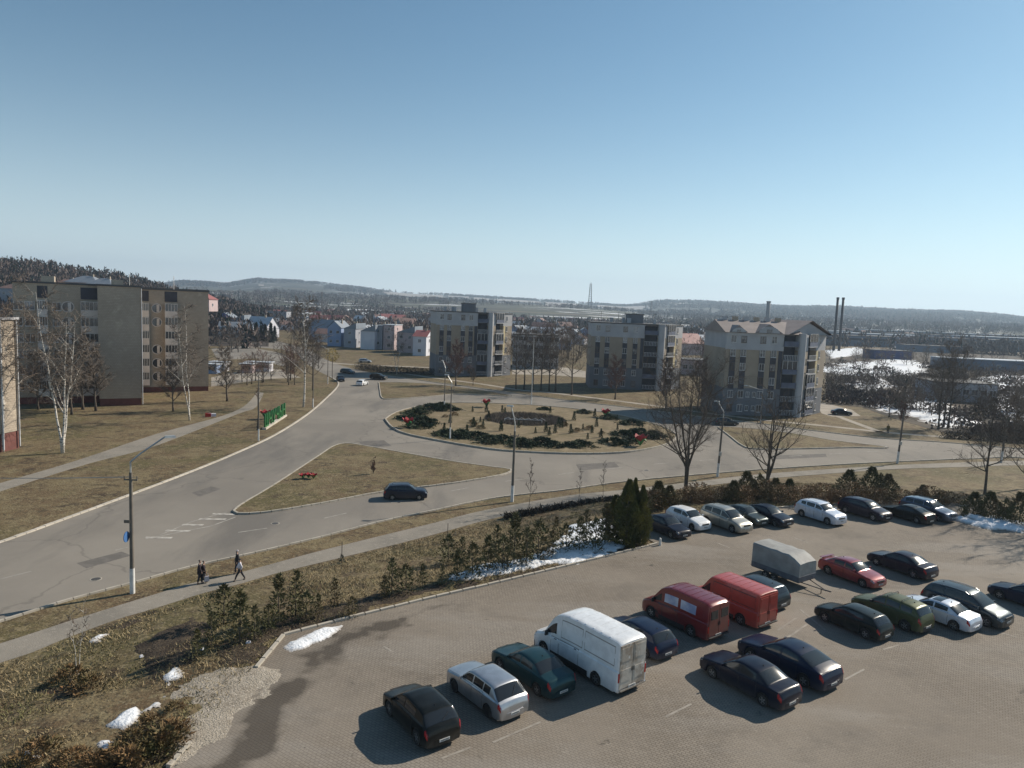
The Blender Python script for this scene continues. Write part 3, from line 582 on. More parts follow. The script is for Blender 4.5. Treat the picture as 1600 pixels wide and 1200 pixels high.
def car(name, cat, label, x, y, head, L, W, H, st, paint, z=ZL, group='vehicles in the car park', door=True, opts=(), roofm=None, plate=True):
    c = CarS(L, W, H, st); t = thing(name, label, cat, (x, y, z), R_(head), group); van = c.van
    c.body().build('body', [paint], t, smooth=32)
    # underside and wheel wells
    ub = MB().b2(-L / 2 + .12, L / 2 - .12, -W / 2 * .72, W / 2 * .72, .17, min(.62 * H, .75))
    for wx in c.st['wh']: ub.b2(L / 2 - wx * L - c.ra - .02, L / 2 - wx * L + c.ra + .02, -W / 2 * .9, W / 2 * .9, c.rw_ + .05, c.rw_ + c.ra - .04)
    ub.build('underbody', M_blackpl, t)
    # bumpers
    for sg, nm in ((1, 'bumper'), (-1, 'bumper')):
        tt = 0.0 if sg > 0 else 1.0; pts = []
        for k in range(9):
            a = (k / 4 - 1); yy = a * W / 2 * .95; xx = L / 2 - .0 - (abs(a) ** 4) * .22 + .035
            pts.append((sg * xx, yy))
        inner = [(sg * (L / 2 - .3), p[1] * .96) for p in pts]
        dark = 'darkbumper' in opts
        MB().prism(pts + inner[::-1], .22, .22 + H * (.19 if not van else .11)).build(nm, M_blackpl if dark or van and 'redb' not in opts else paint, t, smooth=30)
        if plate:
            po = MB().box((sg * (L / 2 + .045), 0, H * .28 if not van else .42), (.02, .50, .11), 0, 0).build('number_plate', M_plate, t)
            pm = MB()
            for k in range(7): pm.box((sg * (L / 2 + .057), -.18 + k * .06, H * .28 if not van else .42), (.006, .034, .06))
            pm.build('plate_characters', M_ink, po)
    # glass
    ws = c.st['ws']; g = 'glass'
    c.patch(ws[0], ws[1], 6.35, 11.65, .006, 6, 10).build('windscreen', M_glass, t, smooth=40)
    if c.st['rw'] and 'noglassrear' not in opts: c.patch(*c.st['rw'], 6.35, 11.65, .006, 5, 10).build('rear_window', M_glass, t, smooth=40)
    for k, (a, b) in enumerate(c.st['sw']):
        if van and 'blind' in opts and k > 0: continue
        for u0, u1 in ((4.3, 5.8), (13.7, 12.2)):
            if van: u0, u1 = (4.35, 5.35) if u0 < 9 else (13.65, 12.65)
            gm = M_glass
            if 'curtain' in opts and k > 0: gm = M_curt
            c.patch(a, b, u0, u1, .006, 7, 3).build('side_window', gm, t, smooth=40)
    # doors, bonnet, boot as proud panels
    wh = c.st['wh']; fr = wh[0] + c.ra / L + .03; rr = wh[1] - c.ra / L - .01
    mid = c.st['sw'][0][1] + .01
    segs = [(fr, mid - .003), (mid + .003, min(rr, .72))] if not van else [(fr + .0, .335), (.35, .57)]
    for a, b in segs:
        for u0, u1 in ((.7, 3.9), (17.3, 14.1)):
            e_ = .14 if u0 < 9 else -.14; c.patch(a - .0045, b + .0045, u0 - e_, u1 + e_, .002, 5, 5).build('door_gap', M_blackpl if not van or 'vandoors' not in opts else M_groove, t)
            d = c.patch(a, b, u0, u1, .008, 5, 5).build('door', paint, t, smooth=40)
            p = c.P(b - .035, 3.2 if u0 < 9 else 14.8); MB().box((p.x, p.y * 1.012, p.z), (.16, .035, .03)).build('handle', M_blackpl if 'darkbumper' in opts or van else paint, d)
    c.patch(.026, ws[0] - .008, 6.3, 11.7, .002, 6, 8).build('bonnet_gap', M_blackpl, t); c.patch(.03, ws[0] - .012, 6.4, 11.6, .008, 6, 8).build('bonnet', paint, t, smooth=40)
    if st in ('sedan', 'fastback'): c.patch(c.st['rw'][1] + .01, .972, 6.3, 11.7, .004, 3, 8).build('boot_lid', paint, t, smooth=40)
    # lamps, grille, mirrors
    for u0, u1 in ((2.75, 6.0), (15.25, 12.0)):
        c.patch(.004, .055 if not van else .05, u0, u1, .009, 3, 3).build('headlight', M_lamp, t, smooth=40)
        if not van: c.patch(.958, .996, u0 - (.3 if u0 < 9 else -.3), u1 - (1.9 if u0 < 9 else -1.9), .009, 3, 3).build('tail_light', M_red, t, smooth=40)
        sg = 1 if u0 < 9 else -1
        if van:
            MB().box((-L / 2 - .01, sg * W / 2 * .88, H * .36), (.05, .12, H * .16)).build('tail_light', M_red, t)
        p = c.P(ws[0] + .035, 4.1 if sg > 0 else 13.9)
        MB().box((p.x, p.y + sg * .11, p.z + .07), (.09, .2, .13 if not van else .26), 0, 0, .85).build('wing_mirror', M_blackpl if van or 'darkbumper' in opts else paint, t)
    MB().box((L / 2 + .015, 0, H * .43 if not van else H * .27), (.05, W * .45, H * .075), 0, 0, .95).build('grille', M_blackpl, t)
    if van and 'wide' not in opts or 'vandoors' in opts:
        pass
    if van:
        dm = M_dirtywhite if 'vandoors' in opts else paint
        for sg in (1, -1):
            dd = MB().b2(-L / 2 - .035, -L / 2 + .01, sg * .02 if sg > 0 else -W / 2 * .86, W / 2 * .86 if sg > 0 else -.02, .42, H * .93).build('rear_door', dm, t)
            yy = sg * W / 2 * .45
            if 'rearglass' in opts: MB().box((-L / 2 - .042, yy, H * .70), (.02, W * .3, H * .22)).build('window', M_glass, dd)
            else:
                for z_, h_ in ((H * .76, H * .24), (H * .38, H * .22)): MB().box((-L / 2 - .042, yy, z_), (.018, W * .33, h_), 0, 0, 1).build('door_panel', dm, dd)
            MB().box((-L / 2 - .05, sg * .07, H * .46), (.03, .03, .22)).build('handle', M_blackpl, dd)
        MB().box((-L / 2 - .06, 0, .36), (.16, W * .86, .06)).build('rear_step', M_blackpl if 'vandoors' not in opts else M_chrome, t)
    if van:
        for k in range(6):
            tt = .42 + .09 * k; c.patch(tt, tt + .012, 7.0, 11.0, .014, 1, 6).build('roof_rib', paint, t)
        for u0, u1 in ((.4, 1.5), (17.6, 16.5)): c.patch(.24, .68, u0, u1, .012, 6, 2).build('lower_trim', M_blackpl, t)
        if 'blind' in opts:
            for a_, b_ in ((.36, .60), (.63, .95)):
                for u0, u1 in ((4.3, 5.6), (13.7, 12.4)):
                    c.patch(a_ - .004, b_ + .004, u0 - .08 * (1 if u0 < 9 else -1), u1 + .08 * (1 if u0 < 9 else -1), .001, 4, 3).build('panel_groove', M_groove if 'vandoors' in opts else M_blackpl, t); c.patch(a_, b_, u0, u1, .007, 4, 3).build('side_panel', paint, t, smooth=40)
    if 'rails' in opts:
        for sg in (1, -1):
            MB().tube([tuple(c.P(tt, 6.7 if sg > 0 else 11.3) + Vector((0, 0, .05 if 0 < i < 4 else .0))) for i, tt in enumerate((.42, .46, .6, .75, .82))], .018, 6).build('roof_rail', M_chrome, t)
    if 'bars' in opts:
        for tt in (.5, .7):
            a = c.P(tt, 6.6); b = c.P(tt, 11.4); MB().tube([(a.x, a.y, a.z), (a.x, a.y * .95, H + .09), (a.x, b.y * .95, H + .09), (b.x, b.y, b.z)], .022, 6).build('roof_bar', M_blackpl, t)
    if 'sunroof' in opts: c.patch(.46, .58, 7.2, 10.8, .008, 3, 6).build('sunroof', M_glass, t, smooth=40)
    if 'aerial' in opts or (not van and st != 'oldhatch'):
        a = c.P(.8 if st not in ('sedan', 'fastback') else .66, 9); MB().box((a.x, 0, a.z + .02), (.09, .03, .05), 0, 0, .5).build('aerial', M_blackpl, t)
    if 'wiper' in opts and c.st['rw']:
        a = c.P(c.st['rw'][1] - .005, 9); b = c.P(c.st['rw'][0] + .03, 10); MB().tube([tuple(a + Vector((-.02, 0, .01))), tuple(b + Vector((-.03, 0, .01)))], .01, 5).build('wiper', M_blackpl, t)
    if 'spoiler' in opts: 
        a = c.P(.965, 9); MB().box((a.x, 0, a.z + .08), (.22, W * .78, .035)).b2(a.x - .05, a.x + .05, -.5, -.45, a.z - .02, a.z + .07).b2(a.x - .05, a.x + .05, .45, .5, a.z - .02, a.z + .07).build('spoiler', paint, t)
    # wheels
    r = c.rw_; key = (round(r, 3), 'dark' if 'steel' in opts else 'al')
    if key not in WM: WM[key] = (wheel_mb(r), rim_mb(r))
    for wx in wh:
        for sg in (1, -1):
            mk = WM[key]
            if isinstance(mk[0], MB):
                w = mk[0].build('wheel', M_tyre, t, smooth=40); q = mk[1].build('rim', [M_rim if 'steel' not in opts else M_rimdark, M_rimdark], w); WM[key] = (w.data, q.data)
            else:
                w = bpy.data.objects.new('wheel', mk[0]); COL.objects.link(w); w.parent = t
                q = bpy.data.objects.new('rim', mk[1]); COL.objects.link(q); q.parent = w
            w.location = (L / 2 - wx * L, sg * (W / 2 - .12), r)
    return t
M_curt = mat('curtained_glass', (.22, .27, .42), .2, (.5, .52, .6), 1.2)
M_dirtywhite = multimat('dirty_white_metal', [((.5, .46, .4),), ((.25, .19, .14), .9, .42, .62, 3), ((.62, .6, .56), 3, .58, .7, 7)], rough=.6, bump=.1)
P_black = carpaint('black', (.008, .009, .008), 0); P_navy = carpaint('navy', (.006, .009, .022), 0); P_dblue = carpaint('dark_blue', (.007, .014, .038), 0)
P_silver = carpaint('silver', (.46, .47, .49), .75, .34); P_white = carpaint('white', (.76, .77, .78), 0, .35); P_teal = carpaint('teal', (.022, .062, .072), .5)
P_redb = carpaint('maroon', (.165, .016, .018), .1); P_red = carpaint('red', (.36, .045, .03), 0, .45); P_redm = carpaint('wine_red', (.26, .03, .035), .3)
P_beige = carpaint('beige', (.36, .35, .31), .6, .36); P_gg = carpaint('grey_green', (.08, .10, .10), .6); P_olive = carpaint('olive_green', (.085, .095, .045), .3, .4)
P_purple = carpaint('dark_purple', (.012, .009, .022), .1); P_dgreen = carpaint('green_black', (.009, .015, .015), .1); P_grey = carpaint('slate_grey', (.05, .065, .075), .6)
P_ice = carpaint('pale_blue_white', (.62, .66, .74), .3, .33)
def K(x, y, h, s, L, W, H): return dict(x=x, y=y, head=h, L=L * s, W=W * s, H=H * s)
car('hatchback_car', 'car', 'black hatchback nearest the camera at the left end of the front row', **K(-3.56, 30.65, 126.2, 1.09, 3.95, 1.68, 1.47), st='hatch', paint=P_black, opts=('wiper',))
car('hatchback_car', 'car', 'boxy silver old hatchback between the black hatchback and the teal sedan', **K(-.67, 32.94, 129, 1.12, 4.0, 1.65, 1.40), st='oldhatch', paint=P_silver, opts=('wiper', 'darkbumper0', 'steel'))
car('sedan_car', 'car', 'dark teal sedan parked beside the large white van', **K(1.6, 35.14, 128.3, 1.08, 4.5, 1.72, 1.42), st='sedan', paint=P_teal)
car('panel_van', 'van', 'large white panel van with dirty brown-stained rear doors', **K(4.53, 36.66, 128.8, 1.08, 6.0, 2.0, 2.62), st='panelvan', paint=P_white, opts=('vandoors', 'blind'))
car('hatchback_car', 'car', 'dark blue hatchback squeezed between the white van and the maroon minibus', **K(7.83, 39.39, 126, 1.035, 4.3, 1.76, 1.48), st='hatch', paint=P_dblue, opts=('wiper',))
car('minibus', 'van', 'maroon minibus with bluish curtained side windows and glazed rear doors', **K(11.07, 42.37, 126.7, 1.06, 4.9, 1.95, 2.25), st='minibus', paint=P_redb, opts=('curtain', 'rearglass', 'redb'))
car('panel_van', 'van', 'bright red panel van with blind rear doors beside the maroon minibus', **K(14.61, 44.32, 126, 1.06, 5.0, 1.95, 2.2), st='boxvan', paint=P_red, opts=('blind', 'redb'))
car('estate_car', 'car', 'slate grey-blue car mostly hidden behind the bright red van', **K(16.9, 46.9, 125, 1.05, 4.4, 1.75, 1.5), st='wagon', paint=P_grey)
car('sedan_car', 'car', 'navy sedan with rear window glare, nearest of the two dark cars before the red vans', **K(12.72, 35.07, 124.8, 1.10, 4.6, 1.72, 1.42), st='sedan', paint=P_navy)
car('fastback_car', 'car', 'long glossy dark navy fastback parked alongside the navy sedan', **K(15.54, 37.17, 124.6, 1.11, 4.8, 1.82, 1.45), st='fastback', paint=P_dblue, opts=('spoiler0',))
car('estate_car', 'car', 'green-black hatchback with red tail lights at the left end of the far short row', **K(21.73, 42.85, 122.7, 1.0, 4.4, 1.74, 1.46), st='hatch', paint=P_dgreen)
car('offroad_car', 'car', 'olive green estate car with yellowish roof and black roof bars', **K(24.85, 44.26, 123.1, 1.02, 4.5, 1.75, 1.66), st='wagon', paint=P_olive, opts=('bars', 'darkbumper'))
car('sedan_car', 'car', 'silver sedan with a dark sunroof beside the olive estate car', **K(28.08, 44.64, 122.6, 1.0, 4.6, 1.78, 1.45), st='sedan', paint=P_ice, opts=('sunroof',))
car('minivan_car', 'car', 'slate grey-green minivan facing the camera beside the silver sedan', **K(30.5, 45.64, -57, 1.06, 4.75, 1.85, 1.66), st='mpv', paint=P_grey, opts=('rails',))
car('sedan_car', 'car', 'wine red sedan facing the camera beside the covered trailer', **K(25.64, 51.39, -59.9, 1.03, 4.45, 1.72, 1.42), st='sedan', paint=P_redm, opts=('spoiler',))
car('sedan_car', 'car', 'dark purple-black sedan behind the wine red sedan with strong glare on its rear glass', **K(30.59, 53.7, 120.3, 1.04, 4.6, 1.78, 1.42), st='sedan', paint=P_purple)
car('sedan_car', 'car', 'dark blue car cut off by the right edge of the picture', **K(36.2, 47.8, 122, 1.0, 4.6, 1.8, 1.45), st='sedan', paint=P_dblue)
car('sedan_car', 'car', 'navy sedan at the left end of the back row beside the tall green cypress', **K(13.95, 60.99, -58.1, 1.03, 4.4, 1.75, 1.45), st='sedan', paint=P_navy, group='cars in the back row')
car('hatchback_car', 'car', 'small white hatchback second from the left in the back row', **K(16.41, 63.41, -58, 1.04, 4.1, 1.72, 1.5), st='hatch', paint=P_white, group='cars in the back row')
car('minivan_car', 'car', 'beige silver minivan third from the left in the back row', **K(19.83, 63.45, -57.9, 1.06, 4.6, 1.8, 1.72), st='mpv', paint=P_beige, group='cars in the back row')
car('sedan_car', 'car', 'grey-green sedan between the beige minivan and a dark navy hatchback', **K(22.3, 65.7, -58.5, 1.0, 4.4, 1.72, 1.42), st='sedan', paint=P_gg, group='cars in the back row')
car('hatchback_car', 'car', 'dark navy fastback just left of the gap beside the white crossover', **K(24.53, 65.82, -58.1, 1.03, 4.5, 1.75, 1.47), st='fastback', paint=P_navy, group='cars in the back row')
car('crossover_car', 'car', 'white crossover with dark side glass standing alone in the middle of the back row', **K(29.96, 67.06, -60, 1.05, 4.4, 1.82, 1.66), st='suv', paint=P_ice, opts=('rails',), group='cars in the back row')
car('minivan_car', 'car', 'blackish purple tall hatchback right of the white crossover', **K(35.19, 69.06, -59.8, 1.07, 4.5, 1.8, 1.54), st='hatch', paint=P_purple, group='cars in the back row')
car('fastback_car', 'car', 'low black fastback turned away, second from the right in the back row', **K(39.23, 68.64, 120.1, 1.03, 4.5, 1.8, 1.4), st='fastback', paint=P_black, group='cars in the back row')
car('estate_car', 'car', 'blue-grey estate car with pale roof at the right end of the back row', **K(41.89, 69.92, -59.8, 1.06, 4.7, 1.85, 1.6), st='wagon', paint=carpaint('steel_blue', (.09, .11, .16), .7), group='cars in the back row', opts=('rails',))
car('suv_car', 'car', 'dark grey-blue estate car driving right along the near carriageway', **K(-10.65, 73.12, 10, .97, 4.6, 1.85, 1.62), z=0, st='suv', paint=carpaint('graphite', (.03, .036, .055), .6), group='cars on the road', opts=('rails',))
car('hatchback_car', 'car', 'dark grey car leaving the roundabout behind the big bare tree', **K(40.69, 133.92, 0, .99, 4.4, 1.75, 1.45), z=0, st='hatch', paint=P_grey, group='cars on the road')
car('hatchback_car', 'car', 'white car driving away up the road left of the roundabout', **K(-36.87, 175.58, 80.3, 1, 4.3, 1.75, 1.45), z=0, st='hatch', paint=P_white, group='cars on the road')
car('sedan_car', 'car', 'dark blue car coming down beside the yellow-leaved tree post', **K(-44.11, 183.21, -69.3, 1, 4.3, 1.75, 1.45), z=0, st='sedan', paint=P_navy, group='cars on the road')
car('estate_car', 'car', 'dark grey car with shining windscreen, farthest on the road junction', **K(-47.09, 203.81, -30.2, 1, 4.4, 1.75, 1.45), z=0, st='wagon', paint=P_grey, group='cars on the road')
car('suv_car', 'car', 'black off-road car turning onto the roundabout beyond the white car', **K(-35.73, 190.73, -20.2, 1, 4.6, 1.8, 1.7), z=0, st='suv', paint=P_black, group='cars on the road')
car('estate_car', 'car', 'silver car parked on the pale lane in front of the gabled row houses', **K(-50.41, 243.97, 0, 1, 4.3, 1.75, 1.45), z=0, st='wagon', paint=P_silver, group='cars on the road')
car('sedan_car', 'car', 'dark car parked on the pale apron beside the gabled apartment house', **K(72.25, 155.58, -10, .97, 4.3, 1.75, 1.45), z=0, st='sedan', paint=P_navy, group='cars on the road')
car('sedan_car', 'car', 'small red car seen between bare trees beyond the road junction', *G(335, 575), -20, 4.2, 1.7, 1.4, 'sedan', P_redm, 0, 'cars on the road')

# trailer with tarpaulin
def trailer():
    x, y = 19.1, 50.9
    x, y = G(1222, 905, ZL); h = R_(-55)
    t = thing('covered_trailer', 'grey tarpaulin covered trailer with its drawbar resting on the paving', 'trailer', (x, y, ZL), h, None)
    M_tarp = mat('grey_tarpaulin', (.27, .275, .265), .7, (.21, .21, .205), 1.2, bump=.4, bsc=3); M_tsteel = mat('trailer_steel', (.06, .06, .06), .6, (.12, .1, .09), 4)
    M_tarpd = mat('trailer_side_boards', (.12, .13, .15), .6, (.09, .095, .11), 2)
    L, W = 3.9, 2.05
    mb = MB(); n = 9; secs = []
    for i in range(n):  # bowed cover, sloping at the front
        u = i / (n - 1); X = -L / 2 + L * u; zt = 2.35 - (.0 if u < .8 else (u - .8) * 2.3) + .02 * math.sin(i * 2.1); sag = .03 * (i % 2)
        secs.append([(X, -W / 2, .95), (X, -W / 2 * 1.01 + sag, 1.5), (X, -W / 2 * .99, zt - .1), (X, -W / 2 * .9, zt - sag), (X, 0, zt + .05 - sag), (X, W / 2 * .9, zt - sag), (X, W / 2 * .99, zt - .1), (X, W / 2 * 1.01 - sag, 1.5), (X, W / 2, .95)])
    k = 9; mb.add([p for s_ in secs for p in s_], [(i * k + j, (i + 1) * k + j, (i + 1) * k + j + 1, i * k + j + 1) for i in range(n - 1) for j in range(k - 1)] + [tuple(range(k)), tuple((n - 1) * k + j for j in range(k - 1, -1, -1))])
    mb.build('tarpaulin', M_tarp, t, smooth=35)
    for a in ((-L / 2, L / 2, -W / 2 - .03, -W / 2 + .01), (-L / 2, L / 2, W / 2 - .01, W / 2 + .03), (-L / 2 - .03, -L / 2 + .01, -W / 2, W / 2), (L / 2 - .01, L / 2 + .03, -W / 2, W / 2)):
        MB().b2(*a, .6, .97).build('side_board', M_tarpd, t)
    MB().b2(-L / 2, L / 2, -W / 2, W / 2, .55, .62).build('floor_frame', M_tsteel, t)
    MB().tube([(L / 2 - .3, -.6, .52), (L / 2 + 1.5, 0, .35)], .04, 6).tube([(L / 2 - .3, .6, .52), (L / 2 + 1.5, 0, .35)], .04, 6).tube([(L / 2 + 1.4, 0, .36), (L / 2 + 1.85, 0, .4)], .05, 6).build('drawbar', M_tsteel, t)
    MB().tube([(L / 2 + 1.1, .05, .4), (L / 2 + 1.1, .05, 0)], .035, 6).build('prop_stand', M_tsteel, t)
    MB().box((-.35, 0, .42), (.08, W * .95, .08)).build('axle', M_tsteel, t)
    for sg in (1, -1):
        for X in (-.7, .0):
            w = bpy.data.objects.new('wheel', WM[(.305, 'dark')][0] if (.305, 'dark') in WM else list(WM.values())[0][0]); COL.objects.link(w); w.parent = t; w.location = (X, sg * (W / 2 - .02), .3)
            q = bpy.data.objects.new('rim', list(WM.values())[0][1]); COL.objects.link(q); q.parent = w
        MB().box((-.35, sg * (W / 2 - .0), .66), (1.5, .24, .03)).build('mudguard', M_tsteel, t)
trailer()
# ================================================================== BUILDINGS
M_wbeige = mat('beige_render', (.34, .28, .215), .9, (.29, .24, .185), .35, bump=.15, bsc=8)
M_wgrey = mat('grey_plinth_render', (.17, .175, .19), .9, (.14, .145, .16), .3)
M_wpale = mat('pale_grey_render', (.42, .42, .43), .9, (.36, .36, .375), .4)
M_wbrick = None
def brick_extra(t, g, prev, b):
    s = t.nodes.new('ShaderNodeSeparateXYZ'); t.links.new(g.outputs['Position'], s.inputs[0])
    a = t.nodes.new('ShaderNodeMath'); a.operation = 'ADD'; t.links.new(s.outputs[0], a.inputs[0]); t.links.new(s.outputs[1], a.inputs[1])
    c = t.nodes.new('ShaderNodeCombineXYZ'); t.links.new(a.outputs[0], c.inputs[0]); t.links.new(s.outputs[2], c.inputs[1])
    br = t.nodes.new('ShaderNodeTexBrick'); br.inputs['Scale'].default_value = 1; br.inputs['Brick Width'].default_value = .5; br.inputs['Row Height'].default_value = .28
    br.inputs['Color1'].default_value = (1, 1, 1, 1); br.inputs['Color2'].default_value = (.86, .86, .86, 1); br.inputs['Mortar'].default_value = (.72, .7, .68, 1); br.inputs['Mortar Size'].default_value = .03
    t.links.new(c.outputs[0], br.inputs['Vector'])
    mx = t.nodes.new('ShaderNodeMix'); mx.data_type = 'RGBA'; mx.blend_type = 'MULTIPLY'; mx.inputs['Factor'].default_value = .8
    t.links.new(prev, mx.inputs[6]); t.links.new(br.outputs[0], mx.inputs[7]); return mx.outputs[2]
M_wbrick = multimat('sand_lime_brick', [((.43, .365, .295),), ((.37, .315, .255), .12, .4, .62, 3), ((.48, .41, .33), .6, .55, .7, 8)], bump=.1, extra=brick_extra)
M_redbase = mat('red_brown_plinth', (.16, .06, .05), .9)
M_wingl = mat('window_glass', (.03, .035, .045), .08, (.045, .05, .06), .8, spec=.8)
M_frame = mat('window_frame_white', (.62, .6, .58), .6)
M_dframe = mat('window_frame_brown', (.12, .085, .07), .6)
M_dark = mat('dark_strip_and_recess_shade', (.07, .07, .085), .9, (.05, .05, .06), .5)  # dark colour of the window strips, also used as painted recess shade
M_rail = mat('balcony_rail_steel', (.55, .55, .56), .5); M_drail = mat('balcony_panel_blue_grey', (.12, .14, .20), .7, (.09, .10, .14), .5)
M_roofb = mat('bitumen_roof', (.07, .07, .075), .85, (.1, .1, .1), .3)
M_roofm = mat('pinkish_metal_roof', (.27, .22, .20), .6, (.22, .18, .165), .5)
M_yel = mat('yellow_render', (.62, .52, .3), .9)
WMESH = {}; WCNT = [0]
M_wcur = mat('window_with_curtain', (.30, .28, .26), .25, (.06, .06, .07), 1.5); M_wsky = mat('window_sky_tint', (.06, .075, .10), .05, (.12, .14, .17), .8, spec=.9)  # second pane colour is tinted bluish to stand for reflected sky
def window(parent, u, z, w, h, y=0.0, rz=0.0, frame=None, cat='w', name='window', bars=1):
    """window in the local frame of its building: at u along the wall, y = wall plane, facing -y before rz"""
    frame = frame or M_frame; WCNT[0] += 1; vr = (WCNT[0] * 7 // 3) % 4; gm_ = (M_wingl, M_wingl, M_wcur, M_wsky)[vr]; key = (round(w, 2), round(h, 2), frame.name, bars, vr)
    if key not in WMESH:
        f = MB(); t = .07
        f.b2(-w / 2, w / 2, -.06, .02, -h / 2, -h / 2 + t).b2(-w / 2, w / 2, -.06, .02, h / 2 - t, h / 2).b2(-w / 2, -w / 2 + t, -.06, .02, -h / 2 + t, h / 2 - t).b2(w / 2 - t, w / 2, -.06, .02, -h / 2 + t, h / 2 - t)
        for k in range(bars): x = -w / 2 + w * (k + 1) / (bars + 1); f.b2(x - .03, x + .03, -.055, .02, -h / 2 + t, h / 2 - t)
        f.b2(-w / 2 - .05, w / 2 + .05, -.16, .01, -h / 2 - .06, -h / 2)
        a = f.build(name, frame, parent); b = MB().b2(-w / 2 + t, w / 2 - t, -.03, .01, -h / 2 + t, h / 2 - t).build('pane', gm_, a); WMESH[key] = (a.data, b.data)
    else:
        a = bpy.data.objects.new(name, WMESH[key][0]); COL.objects.link(a); a.parent = parent
        b = bpy.data.objects.new('pane', WMESH[key][1]); COL.objects.link(b); b.parent = a
    a.location = (u, y, z) if not isinstance(y, tuple) else (y[0], y[1], z); a.rotation_euler = (0, 0, rz); return a
def frame_of(pL, pR):
    """local frame: origin at pL, +x towards pR, -y towards the camera side"""
    rz = math.atan2(pR[1] - pL[1], pR[0] - pL[0]); return (pL[0], pL[1], 0), rz, math.hypot(pR[0] - pL[0], pR[1] - pL[1])
def loc2(o, rz, x, y): return (x * math.cos(rz) - y * math.sin(rz) + o[0], x * math.sin(rz) + y * math.cos(rz) + o[1])
def corner_block(label, pL, pC, pR, h, roof, dep=14, floors=6, grey=2, cols=(.09, .22, .46, .60)):
    """six storey house: front face pL-pC, corner with balconies, side face to pR"""
    o, rz, Lf = frame_of(pL, pC)
    dx, dy = pR[0] - o[0], pR[1] - o[1]; rx = dx * math.cos(-rz) - dy * math.sin(-rz); ry = dx * math.sin(-rz) + dy * math.cos(-rz)
    t = thing('apartment_house', label, 'building', o, rz, 'six storey corner apartment houses'); fh = h / floors
    r0, r1 = Lf * .72, Lf * .905
    sx, sy = rx - Lf, ry; sl = math.hypot(sx, sy); ux, uy = sx / sl, sy / sl; nx_, ny_ = uy, -ux   # outward normal of the side face
    s0, s1 = .12 * sl, .52 * sl
    def sp(s_, d=0.0): return (Lf + ux * s_ - nx_ * d, uy * s_ - ny_ * d)
    poly = [(0, 0), (r0, 0), (r0, 1.6), (r1, 1.6), (r1, 0), (Lf, 0), sp(s0), sp(s0, 1.5), sp(s1, 1.5), sp(s1), (rx, ry), (rx - 3, ry + dep * .7), (0, dep)]
    zg = fh * grey; zb = h - fh * 1.15
    MB().prism(poly, 0, zg).build('plinth_wall', M_wgrey, t)
    MB().prism(poly, zg, zb).build('wall', M_wbeige, t)
    MB().prism(poly, zb, h).build('top_wall', M_wpale, t)
    # pale bands, set proud
    for z in (zb - .2, h - .6):
        MB().b2(-.12, r0 + .02, -.12, .06, z, z + (.9 if z < h - 1 else .6)).build('band', M_wpale, t)
    # pale render panels between the window columns of the top storey and the dark vertical strips
    for c in cols:
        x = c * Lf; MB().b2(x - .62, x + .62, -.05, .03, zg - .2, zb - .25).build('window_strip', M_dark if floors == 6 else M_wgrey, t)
        for k in range(floors):
            window(t, x, fh * (k + .55), 1.15, 1.5, -.06 if k < floors - 1 else -.0, 0, M_frame if (k * 7 + int(c * 100)) % 3 else M_dframe)
    for c in (.31, .39): 
        x = c * Lf
        for k in (0, 1): window(t, x, fh * (k + .55), .7, 1.1, 0)
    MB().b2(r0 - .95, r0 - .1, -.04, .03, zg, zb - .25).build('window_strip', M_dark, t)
    # front recess balconies
    def balcony(z, kind, a0, a1, face):
        m = MB(); pts = []
        if face == 0:
            P = lambda s_, d: (s_, d)
        else: P = lambda s_, d: sp(s_, d)
        m.prism([P(a0, -.35), P(a1, -.35), P(a1, 1.45), P(a0, 1.45)], z - .09, z + .09)
        b = m.build('balcony', M_wpale if face else M_wgrey, t)
        q = MB()
        if kind == 0:
            nb = 9
            for i in range(nb): s_ = a0 + (a1 - a0) * (i + .5) / nb; x, y = P(s_, -.3); q.box((x, y, z + .55), (.09, .04, .95), 0 if not face else math.atan2(uy, ux))
            q.prism([P(a0, -.34), P(a1, -.34), P(a1, -.27), P(a0, -.27)], z + 1.03, z + 1.1); q.build('railing', M_rail, b)
        elif kind == 1: q.prism([P(a0, -.34), P(a1, -.34), P(a1, -.28), P(a0, -.28)], z + .09, z + 1.1).build('railing', M_drail, b)
        else:
            q.prism([P(a0, -.34), P(a1, -.34), P(a1, -.28), P(a0, -.28)], z + .09, z + 1.0).build('railing', M_drail, b)
            g = MB().prism([P(a0 + .1, -.30), P(a1 - .1, -.30), P(a1 - .1, -.26), P(a0 + .1, -.26)], z + 1.05, z + fh - .15).build('glazing', M_wingl, b)
            q = MB()
            q.prism([P(a0, -.34), P(a1, -.34), P(a1, -.3), P(a0, -.3)], z + fh - .14, z + fh - .08)
            for i in range(4): s_ = a0 + (a1 - a0) * i / 3; x, y = P(s_, -.32); q.box((x, y, z + (fh + 1) / 2), (.08, .06, fh - 1.1), 0 if not face else math.atan2(uy, ux))
            q.build('glazing_frame', M_frame, b)
    rnd = random.Random(int(pL[0] * 10))
    MB().b2(r0 + .02, r1 - .02, 1.4, 1.58, 0.1, h - .3).build('recess_wall', M_dark, t)  # back wall coloured dark, the shade of the recess put into it
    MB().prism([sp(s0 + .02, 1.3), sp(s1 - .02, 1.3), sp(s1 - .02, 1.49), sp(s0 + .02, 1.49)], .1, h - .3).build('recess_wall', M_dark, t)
    for k in range(floors):
        balcony(fh * k + .35, rnd.choice((0, 0, 1, 2)) if k < floors - 1 else 1, r0, r1, 0)
        balcony(fh * k + .35, rnd.choice((0, 2, 2)), s0, s1, 1)
        x, y = sp(.70 * sl); window(t, 0, fh * (k + .55), 1.0, 1.5, (x, y), math.atan2(uy, ux), M_frame)
